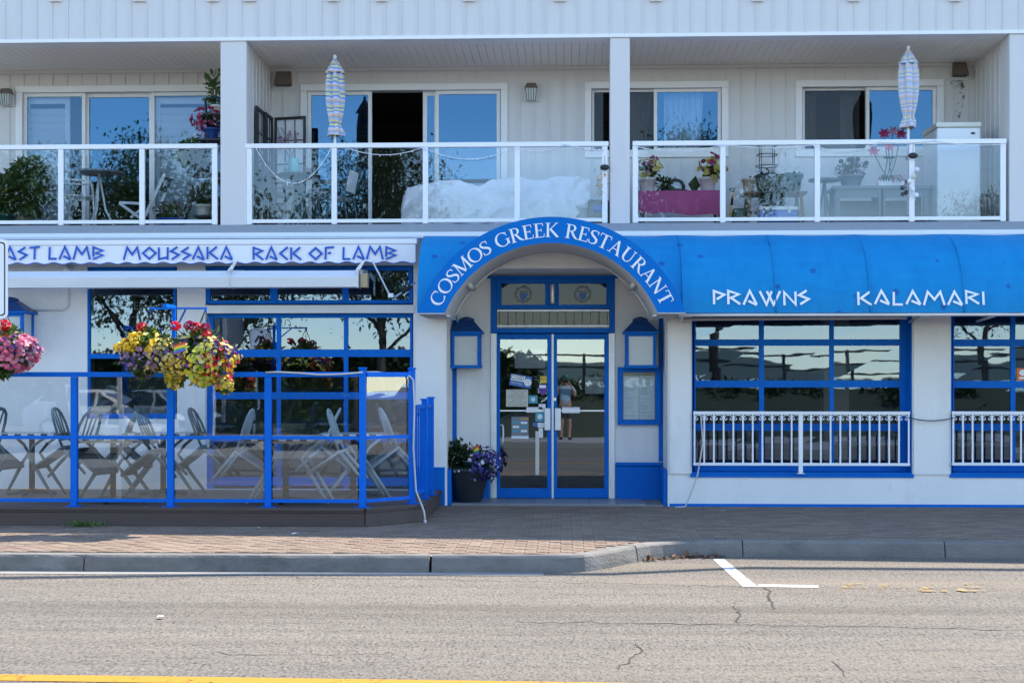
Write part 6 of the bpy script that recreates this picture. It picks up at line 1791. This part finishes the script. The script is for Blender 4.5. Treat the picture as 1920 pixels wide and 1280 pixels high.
MB().leaves((X(1671, .55), .55, zt+.08), (.2, .08, .05), 130, .05, r).build("foliage", "leaf_mid", pp, kind="stuff"); MB().blossoms((X(1680, .55), .55, zt+.09), (.22, .09, .05), 36, .02, r).build("blossoms", "flower_pink", pp, True, kind="stuff")
for i, (px, py, mt_) in enumerate(((1657, 252, "flower_crimson"), (1674, 248, "flower_mauve"), (1688, 253, "flower_crimson"), (1637, 285, "flower_pink"), (1666, 277, "flower_pink"))):
    q = P(px, py, .4); t = thing("artificial_lily", ("dark red lily flower stake left of the pale umbrella", "mauve lily flower stake nearest the pale umbrella's foot", "dark red lily flower stake touching the umbrella pole", "pink lily flower stake lowest at left below the rail", "pink lily flower stake just below the rail")[i], "flower", (q.x, .4, zt), "lily stakes")
    MB().tube([(X(1665, .55)+(i-2)*.03, .55, zt+.05), q.lerp(Vector((X(1665, .55), .55, zt)), .5)+Vector((.02, 0, 0)), q], .006, 5).build("stem", "leaf_dark", t)
    m = MB()
    for k in range(6):
        a = k*pi/3; m.leaf(q, (cos(a), -.5, sin(a)*.8+.25), (0, -1, 0), .095, .5)
    m.build("petals", mt_, t)
    if i in (1, 4): MB().lathe([(.01, 0), (.05, .01), (.05, .02), (.01, .025)], (q.x-.01, .43, Z(302, .43)), 12).build("solar_cap", "black", t)
fz_ = thing("chest_freezer", "tall white freezer with a cream lid at the right balcony wall", "freezer", (X(1795, .4), .4, FZ))
x0, x1 = X(1757, .25), X(1839, .25); zt = Z(239, .25, 1797)
bevel(MB().box(x0, x1, .25, .95, FZ+.03, zt).build("body", "fridge", fz_), .02); bevel(MB().box(x0-.015, x1+.01, .235, .97, zt+.001, Z(229, .24, 1797)).build("lid", "fridge_lid", fz_), .015)
MB().ball((x1-.1, .246, Z(250, .25, 1829)), .03, 12, 6, 1, .1, .5).build("badge", "dark_metal", fz_, True)
for x in (x0+.06, x1-.06): MB().lathe([(.025, 0), (.025, .03)], (x, .32, FZ), 10).build("foot", "black", fz_)

# curtains and shutters
def curtain(label, px0, px1, py0, py1, Y, mt_="curtain", lean=0):
    x0, x1, z0, z1 = R4(px0, px1, py0, py1, Y); n = max(3, int((x1-x0)/.075))
    tag(MB().grid(lambda u, v: (x0 + (x1-x0)*u*(1-lean*(1-v)*.35), Y + .03*sin(u*n*2*pi) + .012*sin(u*31+v*3), z0+(z1-z0)*v), n*8, 6).build("curtain", mt_, None, True), label, "curtain", "window curtains")
curtain("grey curtain in the dark half of window behind middle column", 1182, 1222, 176, 284, BB+.3, "curtain", .8)
curtain("pale curtain behind the blue reflecting pane right of the middle column", 1245, 1320, 170, 284, BB+.3, "cloth_white", .3)
curtain("dim lace curtain strip at left edge of the right window", 1507, 1530, 178, 282, BB+.3)
curtain("dim lace curtain in the open half of the right window", 1575, 1612, 178, 282, BB+.35)
def shutter(label, px0, px1, Y=BB+.17):
    x0, x1 = X(px0, Y), X(px1, Y); z0, z1 = ZF+.1, Z(184, Y, px0); t = thing("louvre_shutter", label, "shutter", ((x0+x1)/2, Y, z0), "white louvre shutters")
    m = MB(); m.box(x0, x0+.07, Y-.02, Y+.02, z0, z1); m.box(x1-.07, x1, Y-.02, Y+.02, z0, z1); m.box(x0+.07, x1-.07, Y-.019, Y+.019, z1-.09, z1); m.box(x0+.07, x1-.07, Y-.019, Y+.019, z0, z0+.09); m.build("shutter_frame", "shutter", t)
    sm = MB().bar((0, 0, 0), (1, 0, 0), .11, .012, (0, .8, .6)).mesh("louvre", "shutter"); z = z0+.14
    while z < z1-.12: piece("louvre", sm, t, (x0+.0705, Y, z), (x1-x0-.141, 1, 1)); z += .105
shutter("white louvre shutter behind the left sliding door pane", 48, 132); shutter("white louvre shutter behind the right sliding door pane beside the plant shelf", 292, 402)
# laid tables inside the restaurant
def dining(label, px, Y, w_):
    x = X(px, Y); t = thing("dining_table", label, "table", (x, Y, 0), "laid dining tables inside")
    MB().box(x-w_, x+w_, Y-.35, Y+.35, .74, .765).build("table_top", "wood", t); MB().box(x-w_-.01, x+w_+.01, Y-.36, Y+.36, .7655, .772).build("tablecloth", "cloth_white", t)
    for s in (-1, 1): MB().box(x+s*(w_-.1)-.03, x+s*(w_-.1)+.03, Y-.03, Y+.03, 0, .739).build("leg", "dark_metal", t)
    for k in range(4):
        gx = x - w_*.75 + k*w_*.5; g = thing("wine_glass", "%s glass from the left on %s" % (("first", "second", "third", "fourth")[k], label.replace("white clothed ", "the ")), "glass", (gx, Y-.1, .772), "wine glasses inside")
        MB().lathe([(.035, 0), (.006, .01), (.006, .08), (.035, .11), (.04, .15), (.032, .19)], (gx, Y-.1, .772), 10, cap=False).build("bowl", "glassware", g, True)
dining("white clothed table behind the right window's left panes", 1350, 1.0, .5); dining("white clothed table behind the right window's right panes", 1620, 1.0, .5); dining("white clothed table behind the far right window", 1850, 1.0, .5)

# ================================================================== ACROSS THE STREET (seen in the glass)
fsw = struct(MB().box(-60, 60, -20.0, -16.4, -.4, 0).build("far_sidewalk", "concrete"))
struct(MB().poly([(-60, -62, -.38), (60, -62, -.38), (60, -19.9, -.38), (-60, -19.9, -.38)]).build("car_park", "asphalt_far"))
lw = MB(); lw.grid(lambda u, v: (-4 + 64*u, -20.1 - 9*v, -.36 + (1.75*min(1, v*1.7) if v < .8 else 1.75*(1-v)/.2)*min(1, u*14) + .08*noise.noise(Vector((u*30, v*4, 0)))), 60, 10)
struct(lw.build("lawn_bank", "grass", smooth=True))
# promenade fence on the bank
fn = thing("promenade_fence", "dark iron promenade fence on the bank across the road", "fence", (10, -26, 1.2))
xf = -1.5
pm_ = MB().box(-.05, .05, -.05, .05, 0, 1.5).mesh("fence_post", "black")
while xf < 44:
    piece("fence_post", pm_, fn, (xf, -26, 1.0)); xf += 2.1
for z in (2.4, 2.0): MB().box(-1.6, 44, -26.03, -25.97, z, z+.07).build("fence_rail", "black", fn)
# trees
def make_tree(seed, h, spread, base, nleaf, lm):
    r = random.Random(seed); t = thing("street_tree", "", "tree"); tr = MB(); tips = []
    trunk = [Vector((0, 0, 0)), Vector((r.gauss(0, .1), r.gauss(0, .1), base*.6)), Vector((r.gauss(0, .2), r.gauss(0, .2), base)), Vector((r.gauss(0, .3), r.gauss(0, .3), h*.72))]
    tr.tube(trunk, [.22, .17, .15, .05], 9)
    for k in range(13):
        a = 2*pi*k/13*2.6; s = trunk[2].lerp(trunk[3], k/13); L = spread*(1-.55*(k/13))*(.75+.4*r.random())
        e = s + Vector((cos(a)*L, sin(a)*L, L*.45 + r.random()*.6)); mid = s.lerp(e, .5)+Vector((0, 0, .25)); tr.tube([s, mid, e], [.07, .045, .02], 6); tips += [e, mid.lerp(e, .5), mid]
        for q in range(2):
            e2 = mid + Vector((r.gauss(0, .6), r.gauss(0, .6), .5+r.random()*.7)); tr.tube([mid, e2], [.03, .012], 5); tips.append(e2)
    tips.append(trunk[3]+Vector((0, 0, .7)))
    tr.build("trunk", "bark", t, True); m = MB()
    for k in range(nleaf):
        c = tips[r.randrange(len(tips))]; d = Vector((r.gauss(0, 1), r.gauss(0, 1), r.gauss(0, .8))); p = c + d*.46
        m.leaf(p, (r.gauss(0, 1), r.gauss(0, 1), r.gauss(-.3, .7)), (r.gauss(0, .6), r.gauss(0, .6), 1), .10+.11*r.random(), .55)
    m.build("crown", lm, t); return t
protoA = make_tree(1, 8.5, 3.0, 2.2, 13000, "leaf_tree"); protoB = make_tree(2, 10, 2.6, 4.6, 9000, "leaf_tree_light"); protoC = make_tree(3, 7.0, 3.4, 1.6, 13000, "leaf_tree")
for proto, x, y, s, rz, lab in ((protoA, -6.0, -27, 1.0, 0, "dark bushy tree across the road, mirrored in the middle balcony glass"), (protoC, -10.6, -26, 1.0, 1, "broad dark tree across the road, mirrored in the large left window"),
        (protoA, -14.4, -27.5, 1.05, 2, "dark tree across the road, mirrored left of the first column"), (protoA, -19.2, -29, 1.0, 4.4, "dark full tree across the road, mirrored behind the tomato bush"), (protoC, -24.5, -30, 1.05, 3.5, "broad tree across the road, mirrored at the far left"),
        (protoB, 3.9, -29, 1.0, .5, "tall bare-stemmed pale tree on the bank, mirrored in the upper window"), (protoB, 5.2, -30, 1.02, 2.2, "second tall bare-stemmed tree on the bank, mirrored in the right balcony"),
        (protoA, 13.8, -28, .8, 4, "dark tree on the bank, mirrored in the freezer's railing pane"), (protoB, 21, -32, 1.0, 1.5, "tall pale tree at the far right end of the bank"), (protoC, -30, -36, .9, 5, "small broad tree far behind the car park")):
    o = proto if id(proto) not in used else copy_tree(proto)
    used.add(id(proto)); o.location = (x, y, .7 if x > 0 else -.38); o.rotation_euler = (0, 0, rz); o.scale = (s*.92, s*.92, s*1.28) if x < 0 else (s*.85, s*.85, s*1.1); o["label"] = lab; o["group"] = "trees across the road"
# parked cars
def make_car(name, label, loc, rz, bm_):
    t = thing(name, label, "car")
    side = [(-2.25, .35), (-2.3, .62), (-2.22, .98), (-2.05, 1.08), (-1.2, 1.1), (1.0, 1.06), (1.9, .98), (2.2, .82), (2.28, .55), (2.22, .32), (1.75, .28), (-1.75, .28)]
    cab = [(-2.12, 1.09), (-1.75, 1.58), (-1.3, 1.68), (.1, 1.68), (.55, 1.56), (1.15, 1.08)]
    m = MB(); n = len(side); secs = [(-.9, .93), (-.86, 1), (.86, 1), (.9, .93)]
    for (y, k) in secs: m.v += [Vector((x*k, y, .28+(z-.28)*(k if z > .6 else 1))) for x, z in side]
    for s in range(3):
        for i in range(n): j = (i+1) % n; m.f.append((s*n+i, s*n+j, (s+1)*n+j, (s+1)*n+i))
    m.f.append(tuple(reversed(range(n)))); m.f.append(tuple(range(3*n, 4*n)))
    m2 = MB(); k = len(cab)
    for y, kk in ((-.86, 0), (-.66, 1), (.66, 1), (.86, 0)): m2.v += [Vector((x, y if z < 1.2 else y*(.66/abs(y) if abs(y) > .7 else 1), z)) for x, z in cab]
    m.v = m.v; b = bevel(m.build("body", bm_, t, False), .05, 3)
    c = MB(); bot = [(x, y, 1.085) for x, y in ((-2.1, -.82), (1.1, -.82), (1.1, .82), (-2.1, .82))]; top = [(x, y, 1.66) for x, y in ((-1.6, -.62), (.2, -.62), (.2, .62), (-1.6, .62))]
    c.add(bot+top, [(4, 5, 6, 7), (0, 1, 5, 4), (1, 2, 6, 5), (2, 3, 7, 6), (3, 0, 4, 7)]); bevel(c.build("cabin", bm_, t), .06, 3)
    for s in (-1, 1):
        for (xa, xb, xc, xd_) in ((-1.78, -.95, -.95, -1.48), (-.85, .05, .05, -.85), (.13, .85, .2, .13)):
            f = lambda x, z: Vector((x, s*(.82-(z-1.085)/.575*.2+.006), z)); q = [f(xa, 1.13), f(xb, 1.13), f(xc, 1.58), f(xd_, 1.58)]
            MB().poly(q if s < 0 else q[::-1]).build("side_window", "car_glass", t)
        MB().box(.75, .9, s*.86, s*1.0, 1.08, 1.2).build("mirror", bm_, t)
        for x in (-.7, .25): MB().box(x, x+.18, s*.9, s*.93, .92, .95).build("door_handle", bm_, t)
        for x in (-1.38, 1.4):
            w_ = MB().tube([(x, s*.70, .33), (x, s*.92, .33)], .335, 22).build("wheel", "tyre", t); MB().tube([(x, s*.921, .33), (x, s*.935, .33)], .21, 16).build("rim", "alum", w_)
        MB().box(2.1, 2.27, s*.45, s*.8, .68, .84).build("headlight", "lamp_glass", t); MB().box(-2.28, -2.15, s*.6, s*.84, .75, 1.0).build("tail_light", "red", t)
    MB().poly([(1.12, -.74, 1.11), (1.12, .74, 1.11), (.26, .58, 1.62), (.26, -.58, 1.62)]).build("windscreen", "car_glass", t); MB().poly([(-2.11, .74, 1.11), (-2.11, -.74, 1.11), (-1.64, -.58, 1.6), (-1.64, .58, 1.6)]).build("rear_window", "car_glass", t)
    MB().box(2.2, 2.29, -.4, .4, .5, .78).build("grille", "black", t)
    t.location = loc; t.rotation_euler = (0, 0, rz); return t
make_car("parked_car", "white estate car parked across the road, mirrored in the deck glass", (-15.0, -32.5, -.375), .06, "car_white")
make_car("parked_car", "black car facing the road, mirrored at the deck's corner panel", (-4.6, -30, -.375), 1.1, "car_dark")
ped_sign("white walking-figure sign across the road, mirrored in the large left window", -8.6, 2.3, -20.5, 1)

# ---- the photographer, mirrored in the doors
pr_ = thing("person", "person in pale blue shirt, dark shorts and cap raising a camera, mirrored in the doors", "person", (0, -18.32, 0))
def skin_mesh(name, mt_, chain_pts, edges, radii, root=0, sub=2):
    me = bpy.data.meshes.new(name); org = top_origin(pr_)
    me.from_pydata([tuple(Vector(p)-org) for p in chain_pts], edges, []); me.materials.append(MATS[mt_])
    o = link(bpy.data.objects.new(name, me)); o.parent = pr_
    o.modifiers.new("skin", 'SKIN'); sk = me.skin_vertices[0].data
    for v, r in zip(sk, radii): v.radius = r if isinstance(r, tuple) else (r, r)
    sk[root].use_root = True
    sb = o.modifiers.new("sub", 'SUBSURF'); sb.levels = sub; sb.render_levels = sub
    return o
PYY = -18.34
V, E, Rd = [], [], []
def vert(p, r, par=None):
    V.append(p); Rd.append(r)
    if par is not None: E.append((par, len(V)-1))
    return len(V)-1
pel = vert((0, PYY, .92), (.15, .11)); sp1 = vert((0, PYY, 1.12), (.14, .10), pel); chest = vert((0, PYY+.01, 1.32), (.17, .11), sp1); neck = vert((0, PYY+.01, 1.46), .055, chest)
hd = vert((0, PYY+.03, 1.55), (.075, .09), neck); hd2 = vert((0, PYY+.02, 1.64), (.08, .095), hd); vert((0, PYY, 1.70), (.06, .075), hd2)
for s in (-1, 1):
    hip = vert((s*.09, PYY, .86), .09, pel); kn = vert((s*.105, PYY+.02, .48), .058, hip); cf = vert((s*.11, PYY-.01, .34), .058, kn); an = vert((s*.11, PYY-.01, .09), .036, cf); vert((s*.13, PYY+.15, .04), .035, an)
    shd = vert((s*.17, PYY, 1.40), .06, chest); el_ = vert((s*.27, PYY+.07, 1.19), .042, shd); wr = vert((s*.12, PYY+.19, 1.50), .027, el_); pa = vert((s*.085, PYY+.215, 1.55), (.03, .02), wr)
    for k, (fx, fz, fl) in enumerate(((.06, .035, 1), (.07, .02, 1.1), (.075, .005, 1.05), (.07, -.01, .85))):
        f1 = vert((s*(.085-.3*fx), PYY+.235, 1.565+fz), .009, pa); vert((s*(.085-.8*fx*fl), PYY+.245, 1.568+fz), .008, f1)
    th = vert((s*.06, PYY+.19, 1.535), .010, wr); vert((s*.035, PYY+.2, 1.53), .008, th)
skin_mesh("body", "skin", V, E, Rd)
m = MB()
for s in (-1, 1):
    m.ball((s*.03, PYY+.105, 1.625), .011, 8, 6)
m.build("eyes", "black", pr_, True); MB().tube([(0, PYY+.10, 1.625), (0, PYY+.125, 1.59), (0, PYY+.105, 1.578)], [.01, .014, .01], 6).build("nose", "skin", pr_, True); MB().tube([(-.025, PYY+.108, 1.555), (0, PYY+.114, 1.553), (.025, PYY+.108, 1.555)], .006, 5).build("mouth", "red", pr_, True)
V, E, Rd = [], [], []
a = vert((0, PYY, .88), (.165, .125)); b = vert((0, PYY, 1.1), (.155, .115), a); c = vert((0, PYY+.01, 1.32), (.185, .122), b); d = vert((0, PYY+.01, 1.43), .075, c)
for s in (-1, 1): e = vert((s*.175, PYY, 1.395), .072, c); vert((s*.25, PYY+.05, 1.24), .058, e)
skin_mesh("shirt", "shirt", V, E, Rd)
V, E, Rd = [], [], []
a = vert((0, PYY, .9), (.16, .12))
for s in (-1, 1): h_ = vert((s*.095, PYY, .82), .105, a); vert((s*.11, PYY+.015, .52), .085, h_)
skin_mesh("shorts", "shorts", V, E, Rd)
MB().lathe([(.098, 0), (.10, .03), (.085, .08), (.04, .105), (0, .11)], (0, PYY+.01, 1.665), 18, cap=False).build("cap", "pot_green", pr_, True); MB().box(-.07, .07, PYY+.08, PYY+.17, 1.665, 1.675).build("cap_brim", "pot_green", pr_)
for s in (-1, 1): bevel(MB().box(s*.125-.05, s*.125+.05, PYY-.08, PYY+.2, .004, .09).build("shoe", "black", pr_), .03)
hc = thing("hand_camera", "black camera held up by the mirrored photographer", "camera", (0, PYY+.21, 1.53))
bevel(MB().box(-.07, .07, PYY+.20, PYY+.26, 1.54, 1.63).build("body", "black", hc), .01); MB().tube([(0, PYY+.2601, 1.585), (0, PYY+.31, 1.585)], .035, 14).build("lens", "black", hc)

hg = thing("hedge", "tall dark hedge added behind the car park to darken the left windows", "hedge", (-20, -41, -.38))
MB().box(-46, -1.2, -41.8, -40.6, -.38, 2.6).build("hedge_core", "leaf_dark", hg)  # hedge added as a dark backdrop, hiding the bright horizon in the left glass
r = random.Random(77); m = MB()
for k in range(7000):
    x = r.uniform(-46.3, -.9); z = -.3 + 3.3*sqrt(r.random()); z = min(z, 2.75 + .5*noise.noise(Vector((x*.5, 0, 0))))
    m.leaf((x, -40.6 + r.uniform(-.15, .35), z), (r.gauss(0, 1), 1, r.gauss(0, .7)), (r.gauss(0, .5), 0, 1), .22+.2*r.random(), .6)
m.build("hedge_leaves", "leaf_tree", hg, kind="stuff")

r = random.Random(91); m = MB()
for k in range(60):
    x = r.uniform(-2, 42); cz = 1.15 + .25*r.random(); y = r.uniform(-25.6, -24.2)
    m.leaves((x, y, cz), (r.uniform(.35, .9), .5, r.uniform(.2, .5)), 90, .2, r, .3)
o = m.build("shrubs", "leaf_dark"); o["kind"] = "stuff"; tag(o, "low dark shrubs massed along the bank across the road", "shrubs")
